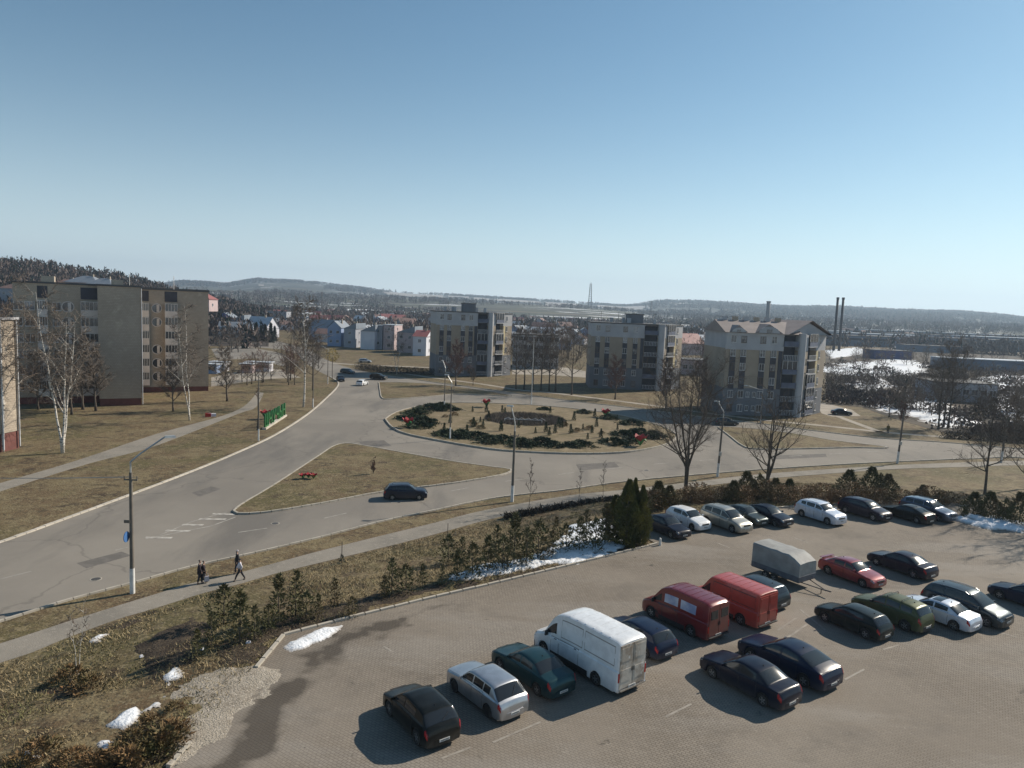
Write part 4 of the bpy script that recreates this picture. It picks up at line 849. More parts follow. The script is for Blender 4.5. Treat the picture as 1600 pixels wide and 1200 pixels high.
    # rounded corner pilaster
    n = 10; arc = [(r1 + .05, -.02)] + [(r1 + (Lf - r1) * (.5 - .5 * math.cos(a)), -.75 * math.sin(a)) for a in [math.pi * (i / n) for i in range(1, n)]] + [(Lf - .05, -.02), (Lf - .05, .4), (r1 + .05, .4)]
    MB().prism(arc, 0, h + .25).build('pilaster', M_wpale, t, smooth=50)
    # grey corner strip of the side face
    p0 = sp(s1 + .02 * sl, -.04); p1 = sp(s1 + .1 * sl, -.04); MB().prism([p0, p1, sp(s1 + .1 * sl, .1), sp(s1 + .02 * sl, .1)], zg, zb).build('corner_strip', M_yel, t)
    if roof == 'flat':
        MB().prism([(x * 1.0 + (-.25 if x < 1 else .2), y - .2 if y < 1 else y) for x, y in [(0, 0), (Lf, 0), (rx, ry), (rx - 3, ry + dep * .7), (0, dep)]], h, h + .3).build('roof', M_roofb, t)
        ph = MB().b2(Lf * .5, Lf * .72, 4, 8, h + .3, h + 2.6).build('roof_hut', M_wgrey, t)
        MB().b2(Lf * .49, Lf * .73, 3.9, 8.1, h + 2.6, h + 2.8).build('hut_roof', M_roofb, ph)
        for k in range(5):
            x = Lf * rnd.uniform(.1, .95); MB().box((x, rnd.uniform(3, 9), h + .9), (.7, .9, 1.4)).build('chimney', M_wpale, t)
        for k in range(4):
            x = Lf * rnd.uniform(.1, .9); y = rnd.uniform(2, 9)
            MB().tube([(x, y, h), (x, y, h + 3.2)], .04, 4).tube([(x - .7, y, h + 2.9), (x + .7, y, h + 2.9)], .03, 4).tube([(x - .5, y, h + 2.5), (x + .5, y, h + 2.5)], .03, 4).build('aerial', M_roofb, t)
    else:
        rh = 2.5; e = .5
        def gable(x0, x1, y0, y1, z, rise, axis, m, nm='roof'):
            mb = MB()
            if axis == 'x':   # ridge along x
                ym = (y0 + y1) / 2; vs = [(x0, y0, z), (x1, y0, z), (x1, y1, z), (x0, y1, z), (x0, ym, z + rise), (x1, ym, z + rise)]
                mb.add(vs, [(0, 1, 5, 4), (2, 3, 4, 5), (0, 4, 3), (1, 2, 5), (0, 3, 2, 1)])
            else:
                xm = (x0 + x1) / 2; vs = [(x0, y0, z), (x1, y0, z), (x1, y1, z), (x0, y1, z), (xm, y0, z + rise), (xm, y1, z + rise)]
                mb.add(vs, [(0, 4, 5, 3), (1, 2, 5, 4), (0, 1, 4), (2, 3, 5), (0, 3, 2, 1)])
            return mb.build(nm, m, t)
        gable(-e, Lf * .95, -e, dep, h + .02, rh, 'x', M_roofm)
        gable(Lf * .02, Lf * .26, -.3, 7, h + .03, 1.5, 'y', M_roofm, 'dormer_roof')
        gable(Lf * .34, Lf * .70, -.35, 7, h + .04, 1.9, 'y', M_roofm, 'dormer_roof')
        for a, b in ((.02, .26), (.34, .70)):
            xm = (a + b) / 2 * Lf; w = (b - a) * Lf * .36; n = 9
            pts = [(xm + w * math.cos(math.pi * i / n), h + .1 + w * .62 * math.sin(math.pi * i / n)) for i in range(n + 1)]
            m = MB(); vs = [(x, -.42, z) for x, z in pts] + [(x, -.2, z) for x, z in pts]; k = len(pts)
            m.add(vs, [tuple(range(k - 1, -1, -1)), tuple(range(k, 2 * k))] + [(i, i + 1, k + i + 1, k + i) for i in range(k - 1)]); g = m.build('arched_gable', M_wpale, t)
            MB().box((xm, -.45, h + w * .25), (w * .5, .06, w * .3)).build('gable_window', M_wingl, g)
        # corner gable facing the corner diagonal
        cx, cy = (r0 + rx) / 2, ry * .5 - .2; m = MB(); w = math.hypot(rx - r0, ry) / 2 + .4; ax, ay = (rx - r0) / (2 * (w - .4)), ry / (2 * (w - .4)); bx, by = -ay, ax
        P = lambda s_, d, z: (cx + ax * s_ + bx * d, cy + ay * s_ + by * d, z)
        m.add([P(-w, -1.2, h), P(w, -1.2, h), P(w, 9, h), P(-w, 9, h), P(0, -1.2, h + 3.0), P(0, 9, h + 3.0)], [(0, 4, 5, 3), (1, 2, 5, 4), (0, 3, 2, 1), (2, 3, 5)]); m.build('corner_roof', M_roofm, t)
        m = MB(); m.add([P(-w + .6, -.5, h), P(w - .6, -.5, h), P(0, -.5, h + 2.5), P(-w + .6, .2, h), P(w - .6, .2, h), P(0, .2, h + 2.5)], [(0, 1, 2), (3, 5, 4), (0, 2, 5, 3), (1, 4, 5, 2)]); m.build('gable_wall', M_wpale, t)
        for k in range(6):
            x = Lf * (.1 + .14 * k); MB().box((x, 7, h + 2.6), (1.1, .8, 1.4)).build('chimney', M_wbrick if k % 2 else M_wpale, t)
    return t
corner_block('six storey beige house with flat roof, left of the three corner houses', G(680, 587), G(768, 588.5), G(797, 586), 18.6, 'flat')
corner_block('beige house with pale top band and flat roof, middle of the three corner houses', G(920, 606), G(1034, 611), G(1061, 607), 17.4, 'flat')
corner_block('six storey beige house with gabled pinkish roof, rightmost and largest corner house', G(1127, 648), G(1250, 652), G(1281, 645), 17.2, 'gable')

# long sand-lime brick block on the left
def brick_block():
    p2 = G(222, 633); rz = R_(28.5); d_ = ray(155, 600); nn_ = (-math.sin(rz), math.cos(rz)); k_ = (nn_[0] * p2[0] + nn_[1] * p2[1]) / (nn_[0] * d_[0] + nn_[1] * d_[1])
    p1 = (d_[0] * k_, d_[1] * k_); o, rz, Lw = frame_of(p1, p2)
    t = thing('panel_apartment_block', 'long brownish brick apartment block with round stair windows and white balcony stacks behind the birches', 'building', o, rz)
    h = 21.3
    def px2x(px, y):  # local x of a photo column on the plane at local depth y
        best = None
        d = ray(px, 600); # plane: local y const
        n = (-math.sin(rz), math.cos(rz)); c = n[0] * o[0] + n[1] * o[1] + y
        tt = c / (n[0] * d[0] + n[1] * d[1]); X = d[0] * tt - o[0]; Y = d[1] * tt - o[1]
        return X * math.cos(rz) + Y * math.sin(rz)
    MB().b2(0, Lw, 0, 26, 1.3, h).build('end_wall', M_wbrick, t); MB().b2(.05, Lw - .05, .08, 26, 0, 1.3).build('plinth_wall', M_redbase, t)
    gq = G(225, 612.5); yr = (gq[0] - o[0]) * -math.sin(rz) + (gq[1] - o[1]) * math.cos(rz)
    a, b = Lw, px2x(326, yr)
    MB().b2(a + .01, b, yr, yr + 12, 1.0, h - .2).build('wing_wall', M_wbrick, t); MB().b2(a + .01, b - .05, yr + .06, yr + 12, 0, 1.0).build('plinth_wall', M_redbase, t)
    MB().b2(a + .01, b + .2, yr - .2, yr + 12.2, h - .2, h + .25).build('roof', M_roofb, t)
    MB().b2(-.2, Lw + .2, -.2, 26, h, h + .3).build('roof', M_roofb, t)
    yl = 5.0; l0, l1 = px2x(24, yl), 0
    MB().b2(l0, -.01, yl, yl + 14, 1.2, h).build('wing_wall', M_wbrick, t); MB().b2(l0 + .05, -.01, yl + .06, yl + 13.9, 0, 1.2).build('plinth_wall', M_redbase, t)
    MB().b2(l0 - .2, -.21, yl - .2, yl + 14.2, h, h + .32).build('roof', M_roofb, t)
    fh = (h - 1.4) / 7.1
    M_balc = mat('balcony_front_pale', (.62, .57, .53), .8, (.54, .49, .46), .6)
    zs = [1.6 + 2.83 * k for k in range(7)]
    def stack(x0, x1, y, open_top=True):
        for k in range(7):
            z = zs[k]
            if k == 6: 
                MB().b2(x0, x1, y - .05, y + .05, z + .2, z + 2.3).build('loggia_shade', M_dark, t); continue  # dark panel painted as the shade inside the open loggia
            bb = MB().b2(x0, x1, y - 1.1, y - .01, z - .12, z + 1.05).build('balcony', M_balc, t)
            g = MB().b2(x0 + .06, x1 - .06, y - 1.02, y - .02, z + 1.06, z + 2.55).build('glazing', M_wingl, bb)
            m = MB(); n = 4
            for i in range(n + 1): X = x0 + .05 + (x1 - x0 - .1) * i / n; m.b2(X - .04, X + .04, y - 1.1, y - 1.03, z + 1.06, z + 2.55)
            m.b2(x0, x1, y - 1.1, y - 1.0, z + 2.55, z + 2.68).b2(x0, x1, y - 1.105, y - 1.0, z + 1.05, z + 1.12); m.build('glazing_frame', M_frame, bb)
    stack(px2x(223, yr), px2x(234, yr), yr); stack(px2x(258.5, yr), px2x(278, yr), yr)
    stack(px2x(129, yl), -.02, yl); stack(px2x(62, yl), px2x(78, yl), yl)
    # round windows
    def roundwin(x, y, z, r=1.0):
        n = 20; m = MB()
        for rr, yy, zz in ((r, -.1, 0),):
            vs = [(x + r * math.cos(2 * math.pi * k / n), y - .12, z + r * math.sin(2 * math.pi * k / n)) for k in range(n)] + [(x + r * .86 * math.cos(2 * math.pi * k / n), y - .12, z + r * .86 * math.sin(2 * math.pi * k / n)) for k in range(n)] + [(x + r * math.cos(2 * math.pi * k / n), y + .02, z + r * math.sin(2 * math.pi * k / n)) for k in range(n)]
            m.add(vs, [(k, (k + 1) % n, n + (k + 1) % n, n + k) for k in range(n)] + [(k, 2 * n + k, 2 * n + (k + 1) % n, (k + 1) % n) for k in range(n)])
        f = m.build('window', M_balc, t)
        m = MB(); vs = [(x + r * .86 * math.cos(2 * math.pi * k / n), y - .04, z + r * .86 * math.sin(2 * math.pi * k / n)) for k in range(n)]; m.add(vs, [tuple(range(n))]); m.build('pane', M_wingl, f)
        MB().b2(x + .0, x + r * .5, y - .1, y - .05, z - r * .75, z + r * .75).build('blind', M_balc, f)
    for k in range(6):
        z = zs[k] + 1.6; 
        if k != 3: roundwin(px2x(246, yr), yr, z)
        roundwin(px2x(109, yl), yl, z)
        window(t, px2x(50, yl), z, 1.5, 1.5, yl, 0); window(t, px2x(92, yl), z, 1.3, 1.5, yl, 0); window(t, px2x(32, yl), z, 1.3, 1.5, yl, 0)
    for px in (275, 205): MB().tube([(px2x(px, 8), 12, h), (px2x(px, 8), 12, h + 2.6)], .05, 4).build('aerial', M_frame, t)
    MB().b2(2, 4, 9, 12, h + .3, h + 1.3).build('roof_hut', M_wbrick, t); MB().b2(-9, -7, 9, 12, h + .32, h + 1.4).build('roof_hut', M_wbrick, t)
    MB().tube([(Lw + .12, -.12, .2), (Lw + .12, -.12, h - .2)], .07, 6).build('downpipe', M_rail, t)
brick_block()
def near_block():
    pf = G(3, 707); pb = G(31, 700); o, rz, Ls = frame_of(pf, pb)      # the visible wall runs away from the camera
    t = thing('apartment_block', 'brown brick apartment block cut off by the left edge of the picture', 'building', o, rz)
    h = 16.3
    MB().b2(0, Ls, 0, 24, 2.3, h).build('wall', M_wbrick, t); MB().b2(.05, Ls - .05, .08, 24, 0, 2.3).build('plinth_wall', M_redbase, t)
    MB().b2(-.25, Ls + .25, -.25, 24.2, h, h + .3).build('roof', mat('snow_dusted_roof', (.5, .5, .52), .8, (.12, .12, .13), .5), t)
    for X in (.15, Ls - .15): MB().tube([(X, -.15, .3), (X, -.15, h)], .1, 6).build('downpipe', M_rail, t)
near_block()

# row houses and town houses
def house(label, cat, px, py, w, d, h, rz, wall, roofm, kind='gable', rise=2.2, wins=(2, 2), group=None, name='town_house', axis='y', chim=1, pos=None, dormer=False):
    x, y = pos or G(px, py); t = thing(name, label, cat, (x, y, 0), R_(rz), group)
    MB().b2(-w / 2, w / 2, 0, d, 0, h).build('wall', wall, t)
    e = .35; m = MB()
    if kind == 'gable' and axis == 'y':
        m.add([(-w / 2 - e, -e, h), (w / 2 + e, -e, h), (w / 2 + e, d + e, h), (-w / 2 - e, d + e, h), (0, -e, h + rise), (0, d + e, h + rise)], [(0, 4, 5, 3), (1, 2, 5, 4), (0, 3, 2, 1)])
        MB().add([(-w / 2, .01, h), (w / 2, .01, h), (0, .01, h + rise * .93), (-w / 2, d, h), (w / 2, d, h), (0, d, h + rise * .93)], [(0, 1, 2), (3, 5, 4)]).build('gable_wall', wall, t)
    elif kind == 'gable':
        m.add([(-w / 2 - e, -e, h), (w / 2 + e, -e, h), (w / 2 + e, d + e, h), (-w / 2 - e, d + e, h), (-w / 2 - e, d / 2, h + rise), (w / 2 + e, d / 2, h + rise)], [(0, 1, 5, 4), (2, 3, 4, 5), (0, 3, 2, 1)])
        MB().add([(-w / 2, 0, h), (-w / 2, d, h), (-w / 2, d / 2, h + rise * .93), (w / 2, 0, h), (w / 2, d, h), (w / 2, d / 2, h + rise * .93)], [(0, 2, 1), (3, 4, 5)]).build('gable_wall', wall, t)
    elif kind == 'mono':
        m.add([(-w / 2 - e, -e, h), (w / 2 + e, -e, h + rise), (w / 2 + e, d + e, h + rise), (-w / 2 - e, d + e, h), (w / 2 + e, -e, h), (w / 2 + e, d + e, h)], [(0, 1, 2, 3), (0, 4, 1), (1, 4, 5, 2), (3, 2, 5), (0, 3, 5, 4)])
    elif kind == 'hip':
        m.add([(-w / 2 - e, -e, h), (w / 2 + e, -e, h), (w / 2 + e, d + e, h), (-w / 2 - e, d + e, h), (-w * .15, d / 2, h + rise), (w * .15, d / 2, h + rise)], [(0, 1, 5, 4), (2, 3, 4, 5), (0, 4, 3), (1, 2, 5), (0, 3, 2, 1)])
    else: m.b2(-w / 2 - .2, w / 2 + .2, -.2, d + .2, h, h + .3)
    rf = m.build('roof', roofm, t)
    for k in range(chim): MB().b2(w * .15 + k * 1.5, w * .15 + .7 + k * 1.5, d * .45, d * .45 + .6, h, h + rise + .8).build('chimney', M_wbrick, rf)
    for i in range(wins[0]):
        for j in range(wins[1]):
            window(t, -w / 2 + w * (i + .5) / wins[0], h / wins[1] * (j + .55), 1.3, 1.3, 0, 0)
    for j in range(wins[1]): window(t, 0, h / wins[1] * (j + .55), 1.3, 1.3, (w / 2, d * .4), R_(90))
    return t
M_hblue = mat('blue_grey_render', (.26, .34, .50), .9, (.22, .29, .44), .3); M_hwhite = mat('house_white_render', (.62, .62, .66), .9, (.55, .55, .6), .3)
M_hgrey = mat('house_grey_render', (.34, .35, .38), .9, (.28, .29, .33), .3); M_hpink = mat('house_pinkish_render', (.46, .36, .36), .9, (.4, .32, .32), .3)
M_rslate = mat('slate_metal_roof', (.16, .19, .23), .6, (.2, .22, .25), .4); M_rlight = mat('light_metal_roof', (.5, .52, .55), .45, (.4, .42, .45), .4); M_rred = mat('red_metal_roof', (.26, .08, .075), .6, (.21, .07, .065), .4); M_rbrown = mat('brown_tile_roof', (.2, .12, .1), .8, (.16, .1, .09), .5)
rowg = 'gabled row houses beyond the junction'
house('blue row house at the left end of the gabled row', 'house', 522, 541, 6.5, 12, 8.5, -8, M_hblue, M_rslate, 'gable', 3.2, (2, 2), rowg)
house('blue row house with white window strip, second in the gabled row', 'house', 546, 543, 5.5, 12, 8.5, -8, M_hgrey, M_rslate, 'mono', 2.6, (1, 2), rowg)
house('white fronted row house with slanting roof in the middle of the gabled row', 'house', 574, 546, 6.5, 13, 8.0, -8, M_hwhite, M_rslate, 'mono', 3.0, (0, 1), rowg)
house('tall dark grey row house right of the white fronted one', 'house', 590, 546, 4.2, 13, 10.5, -8, M_hgrey, M_rslate, 'flat', 1, (1, 2), rowg)
house('pale lilac row house with bright corner pipe', 'house', 607, 547, 5.0, 12, 11, -8, M_hpink, M_rlight, 'flat', 1, (1, 3), rowg)
house('greyish pink row house behind the leaning birches', 'house', 633, 551, 7.5, 12, 8.5, -8, M_hpink, M_rslate, 'mono', 2.8, (2, 2), rowg)
house('white row house with a red roof beside the left corner house', 'house', 655, 556, 5.5, 12, 7.8, -8, M_hwhite, M_rred, 'gable', 2.4, (1, 2), rowg, axis='x')
house('row house with green balcony stripe just left of the beige corner house', 'house', 673, 554, 5.0, 12, 8.5, -8, M_hgrey, M_rslate, 'flat', 1, (2, 2), rowg)
house('vivid blue house beyond the left car park', 'house', 350, 521, 9, 10, 9, 0, mat('vivid_blue_render', (.10, .15, .42), .9, (.08, .12, .34), .3), M_rslate, 'gable', 3, (2, 2), 'houses beyond the left car park')
house('dull blue house beside the vivid blue one', 'house', 370, 522, 8, 10, 8, 0, M_hblue, M_rslate, 'mono', 3, (2, 2), 'houses beyond the left car park')
house('house with a large light metal roof behind the spruces', 'house', 399, 527, 13, 12, 5, -15, M_hwhite, M_rlight, 'gable', 6, (3, 1), 'houses beyond the left car park', axis='x')
house('dark gridded block beyond the light roofed house', 'house', 430, 508, 18, 12, 11, 0, M_hgrey, M_roofb, 'flat', 1, (5, 3), 'houses beyond the left car park')
house('big red-roofed house on the slope behind the brick block', 'house', 308, 492, 10, 9, 5, 0, M_hpink, M_rred, 'hip', 3, (3, 1), 'houses on the left slope', pos=AT(308, 470, 330)[:2]).location[2] = 14.2
for i, (px, py, w, mm, rr, dd, lb) in enumerate(((62, 447, 13, M_hgrey, M_rslate, 420, 'grey house with slate roof above the birch clump, farthest left on the slope'), (95, 441, 12, M_hwhite, M_rbrown, 400, 'brown-roofed house second from the left on the slope'), (125, 436, 15, M_hpink, M_rslate, 380, 'large dark hip-roofed house right behind the brick block roof'), (152, 440, 12, M_wbrick, M_rslate, 360, 'long brown house with a snowy roof strip behind the brick block'), (25, 446, 18, M_hgrey, M_rbrown, 420, 'small dark house at the left picture edge on the slope'))):
    P = AT(px, py, dd); hh = house(lb, 'house', 0, 0, w, 12, 5, 0, mm, rr, 'hip', 3.2, (3, 1), 'houses on the left slope', pos=P[:2]); hh.location[2] = P[2] - 6.5
    MB().b2(-w / 2, w / 2, 0, 12, -22, 0).build('basement_wall', mm, hh)
# grey panel block behind the trunks and other blocks
def slab_block(label, pL, pR, h, wall, nf, nc, dep=12, group=None, win=(1.6, 1.5)):
    o, rz, L = frame_of(pL, pR); t = thing('apartment_block', label, 'building', o, rz, group)
    MB().b2(0, L, 0, dep, 0, h).build('wall', wall, t); MB().b2(-.2, L + .2, -.2, dep + .2, h, h + .3).build('roof', M_roofb, t)
    for i in range(nc):
        for k in range(nf): window(t, L * (i + .5) / nc, h / nf * (k + .55), win[0], win[1], 0)
    for k in range(nf): 
        MB().b2(L * .30, L * .40, -1.1, -.02, h / nf * k + .4, h / nf * k + 1.5).build('balcony', M_wgrey, t)
        MB().b2(L * .70, L * .80, -1.1, -.02, h / nf * k + .4, h / nf * k + 1.5).build('balcony', M_wgrey, t)
    return t
slab_block('grey panel apartment block behind the row of tall trunks', G(800, 574), G(872, 577), 11.5, M_wpale, 4, 9)
slab_block('low pale building behind the hedge right of the grey panel block', G(1065, 585), G(1122, 588), 5, M_hpink, 1, 6)
slab_block('long shed of brown brick in the snowy valley', AT(1462, 596, 225)[:2], AT(1390, 586, 240)[:2][::1] if False else AT(1560, 600, 232)[:2], 5.0, M_hgrey, 1, 7)
# ================================================================== TREES AND PLANTS
M_bark = mat('dark_bark', (.075, .06, .048), .95, (.11, .09, .072), 3, bump=.5); M_twig = mat('bare_twigs', (.155, .12, .092), .95, (.11, .085, .068), .6)
M_twigr = mat('reddish_twigs', (.16, .085, .062), .95, (.12, .07, .055), .6); M_twigg = mat('grey_brown_twigs', (.15, .12, .095), .95, (.11, .09, .075), .6)
def birch_bark():
    m = mat('birch_bark', (.62, .58, .52), .8, (.5, .46, .41), 1.5); t = m.node_tree; b = t.nodes['Principled BSDF']; src = b.inputs['Base Color'].links[0].from_socket
    tc = t.nodes.new('ShaderNodeTexCoord'); mp = t.nodes.new('ShaderNodeMapping'); mp.inputs['Scale'].default_value = (1.5, 1.5, 5); t.links.new(tc.outputs['Object'], mp.inputs[0])
    n = t.nodes.new('ShaderNodeTexNoise'); n.inputs['Scale'].default_value = 1.3; n.inputs['Detail'].default_value = 4; t.links.new(mp.outputs[0], n.inputs['Vector'])
    mr = t.nodes.new('ShaderNodeMapRange'); mr.inputs[1].default_value = .55; mr.inputs[2].default_value = .6; t.links.new(n.outputs['Fac'], mr.inputs[0])
    mx = t.nodes.new('ShaderNodeMix'); mx.data_type = 'RGBA'; mx.inputs[7].default_value = (.05, .045, .04, 1); t.links.new(mr.outputs[0], mx.inputs['Factor']); t.links.new(src, mx.inputs[6]); t.links.new(mx.outputs[2], b.inputs['Base Color']); return m
M_birch = birch_bark()
def leafmat(name, c1, c2, c3=None):
    m = multimat(name, [(c1,), (c2, 1.1, .4, .62, 3), (c3 or c2, .35, .5, .66, 9)], rough=.7, bump=.2, bsc=12); return m
M_pine = leafmat('conifer_needles', (.09, .092, .04), (.12, .105, .05), (.13, .095, .05)); M_thuja = leafmat('thuja_foliage', (.10, .11, .03), (.18, .155, .04), (.065, .075, .03))
M_spruce = leafmat('spruce_needles', (.022, .034, .024), (.035, .048, .028)); M_juniper = leafmat('juniper_foliage', (.035, .055, .028), (.06, .078, .04), (.022, .036, .022))
M_heath = leafmat('rusty_shrub_foliage', (.17, .105, .05), (.10, .095, .04), (.21, .12, .055)); M_brownleaf = leafmat('dry_brown_leaves', (.25, .155, .08), (.17, .11, .06), (.11, .09, .045))
M_yleaf = leafmat('yellow_lichen_foliage', (.34, .24, .06), (.25, .2, .06)); M_straw = leafmat('straw_blades', (.34, .27, .155), (.23, .18, .10), (.15, .14, .06))
def rv(rnd): 
    a = rnd.uniform(0, 2 * math.pi); z = rnd.uniform(-1, 1); r = math.sqrt(1 - z * z); return Vector((r * math.cos(a), r * math.sin(a), z))
def bare_tree(seed, H, stems=1, tr=.16, spread=.5, base=.25, nb=9, droop=0.0, twigs=26, lvl3=5, tw=.008, lean=0.0, crownw=1.0, trunk_n=1):
    """one tree at the origin: returns (trunk MB, crown MB)"""
    rnd = random.Random(seed); T = MB(); C = MB()
    for s_ in range(stems):
        a0 = 2 * math.pi * (s_ + rnd.random() * .6) / stems; ln = lean + (.0 if stems == 1 else rnd.uniform(.12, .24))
        d = Vector((math.cos(a0) * ln, math.sin(a0) * ln, 1)).normalized(); p = Vector((0, 0, -.15)); pts = [p.copy()]; Hs = H * (1 if s_ == 0 else rnd.uniform(.8, .98)); n = 9; step = Hs / n
        for i in range(n):
            if i < trunk_n and stems > 1: dd = Vector((d.x * (.5 if trunk_n == 1 else .12), d.y * (.5 if trunk_n == 1 else .12), 1)).normalized()
            else: dd = (d + rv(rnd) * .09).normalized(); d = (d * .9 + Vector((0, 0, 1)) * .1).normalized()
            p = p + dd * step; pts.append(p.copy())
        rad = [tr * (1 - .93 * (i / n) ** .8) * (1 if stems == 1 else .75) for i in range(n + 1)]; rad[0] *= 1.25
        T.tube([tuple(q) for q in pts], rad, 7)
        nbr = int(nb * (1 if stems == 1 else .7))
        for k in range(nbr):
            u = base + (1 - base) * ((k + rnd.random() * .7) / nbr); u = min(u, .97); f = u * n; i = int(f); q = pts[i].lerp(pts[min(i + 1, n)], f - i)
            ang = a0 * .0 + k * 2.4 + rnd.random(); up = rnd.uniform(.5, 1.1); out = Vector((math.cos(ang), math.sin(ang), up / max(spread, .05) * .5)).normalized()
            bl = H * crownw * rnd.uniform(.26, .42) * (1.15 - .75 * u); bp = [q.copy()]; bd = out.copy(); m = 5
            for j in range(m): bd = (bd + rv(rnd) * .16 + Vector((0, 0, .10 - droop * j * .12))).normalized(); bp.append(bp[-1] + bd * bl / m)
            r0 = rad[i] * .5 + .008; T.tube([tuple(x) for x in bp], [r0 * (1 - .85 * j / m) for j in range(m + 1)], 5, cap=False)
            for w in range(twigs // 3):
                g = rnd.uniform(.2, 1) * m; j = min(int(g), m - 1); sp = bp[j].lerp(bp[j + 1], g - j); sd = (bd * .6 + rv(rnd) * .8 + Vector((0, 0, .35 - droop))).normalized(); l2 = bl * rnd.uniform(.25, .5)
                mid = sp + sd * l2 * .5 + rv(rnd) * l2 * .07; en = mid + (sd + Vector((0, 0, .12 - droop * .5)) + rv(rnd) * .2).normalized() * l2 * .5
                C.tube([tuple(sp), tuple(mid), tuple(en)], [tw * 1.9, tw * 1.3, tw * .5], 3, cap=False)
                for z in range(lvl3):
                    e0 = sp.lerp(mid, rnd.random()) if z % 2 else mid.lerp(en, rnd.random()); ed = (sd * .7 + rv(rnd) * .75 + Vector((0, 0, -droop * .8))).normalized(); l3 = l2 * rnd.uniform(.25, .6); e1 = e0 + ed * l3
                    C.tube([tuple(e0), tuple(e1)], [tw, tw * .4], 3, cap=False)
    return T, C
PROTO = {}
_o1 = 'first second third fourth fifth sixth seventh eighth ninth tenth eleventh twelfth thirteenth fourteenth fifteenth sixteenth seventeenth eighteenth nineteenth'.split()
_tn = {20: ('twentieth', 'twenty'), 30: ('thirtieth', 'thirty'), 40: ('fortieth', 'forty')}
def ordw(i):
    i += 1
    if i < 20: return _o1[i - 1]
    return _tn[i // 10 * 10][0] if i % 10 == 0 else _tn[i // 10 * 10][1] + '-' + _o1[i % 10 - 1]
def proto_tree(key, name, cat, builder, mats):
    if key not in PROTO:
        T, C = builder(); t = thing(name, '', cat)
        T.build('trunk', mats[0], t, smooth=True); C.build('crown', mats[1], t)
        bpy.context.view_layer.update(); PROTO[key] = [build_tree(t), {}]
    return PROTO[key]
def put(key, x, y, sc=1.0, rz=0.0, label=None, group=None, z=0.0, tilt=(0, 0)):
    p = PROTO[key]; return place(p[0], (x, y, z), rz, sc, label, group, p[1], tilt)
proto_tree('birch3', 'birch_tree', 'tree', lambda: bare_tree(11, 19.5, 3, .22, .42, .3, 13, .35, 42, 8, .016), (M_birch, M_twigg))
proto_tree('birch2', 'birch_tree', 'tree', lambda: bare_tree(23, 19, 2, .17, .35, .32, 13, .35, 42, 8, .016, crownw=.85), (M_birch, M_twigg))
proto_tree('birch1', 'birch_tree', 'tree', lambda: bare_tree(5, 19, 1, .2, .4, .3, 16, .4, 48, 9, .018), (M_birch, M_twig))
proto_tree('maple', 'bare_tree', 'tree', lambda: bare_tree(31, 15.5, 6, .24, .75, .22, 15, 0, 33, 6, .010, crownw=1.2, lean=.16, trunk_n=2), (M_bark, M_twig))
proto_tree('fork', 'bare_tree', 'tree', lambda: bare_tree(43, 10.5, 3, .27, .8, .25, 13, -.1, 24, 5, .010, crownw=1.3, lean=.14, trunk_n=2), (M_bark, M_twig))
proto_tree('tall', 'bare_tree', 'tree', lambda: bare_tree(57, 14, 1, .2, .75, .25, 20, 0, 42, 7, .012, crownw=1.15), (M_bark, M_twig))
proto_tree('round', 'bare_tree', 'tree', lambda: bare_tree(61, 8, 1, .16, .6, .22, 20, 0, 54, 9, .014, crownw=1.0), (M_bark, M_twigg))
proto_tree('redround', 'bare_tree', 'tree', lambda: bare_tree(67, 8, 1, .15, .7, .2, 20, 0, 54, 9, .016, crownw=1.05), (M_bark, M_twigr))
proto_tree('sapling', 'sapling_tree', 'sapling', lambda: bare_tree(71, 4.5, 1, .03, .35, .3, 10, 0, 18, 4, .010, crownw=.6), (M_bark, M_twigg))
proto_tree('birchling', 'birch_sapling', 'sapling', lambda: bare_tree(73, 4.2, 2, .03, .4, .45, 9, 0, 15, 4, .010, crownw=.6), (M_birch, M_twigg))
proto_tree('pollard', 'pollarded_tree', 'tree', lambda: bare_tree(79, 6.2, 1, .17, .35, .72, 12, -.2, 9, 3, .02, crownw=.55), (M_bark, M_twigr))
proto_tree('far1', 'bare_tree', 'tree', lambda: bare_tree(83, 11, 1, .2, .7, .15, 12, 0, 22, 6, .022, crownw=1.15), (M_bark, M_twigr))
proto_tree('far2', 'bare_tree', 'tree', lambda: bare_tree(89, 11, 2, .2, .6, .12, 12, 0, 22, 6, .022, crownw=1.1), (M_bark, M_twigg))
proto_tree('far3', 'bare_tree', 'tree', lambda: bare_tree(97, 11, 1, .2, .7, .1, 14, 0, 22, 6, .022, crownw=1.2), (M_bark, M_twig))
#proto_tree('bush', 'bare_bush', 'bush', lambda: bare_tree(101, 3.2, 5, .05, .8, .05, 9, 0, 20, 5, .016, crownw=1.3), (M_bark, M_twig))
P0 = lambda px, py: G(px, py)
def pt(key, px, py, label, group=None, sc=1, rz=0):
    x, y = G(px, py); return put(key, x, y, sc, rz, label, group)
pt('birch3', 98, 708, 'three-stemmed white birch clump on the lawn in front of the brick block', 'birches on the left lawn', 1.04, 2.6)
pt('birch1', 4, 706, 'single white birch trunk at the left edge beside the near brown block', 'birches on the left lawn', .95, 1)
pt('birch2', 296, 657, 'V-shaped pair of thin birch stems right of the brick end wall', 'birches on the left lawn', 1.0, 0.4)
pt('birch1', 474, 636, 'tall birch with white lower trunk standing by the bend of the road', 'birches on the left lawn', 1.05, 2)
pt('birch2', 620, 585, 'pair of thin pale birches in front of the pink row houses', 'birches on the left lawn', .75, 1.2)
pt('round', 271, 643, 'small bushy bare tree in front of the brick wing', 'bare trees on the left lawn', 1.1, 0)
pt('round', 355, 627, 'round-crowned bare tree near the path beside the kiosks', 'bare trees on the left lawn', 1.3, 1)
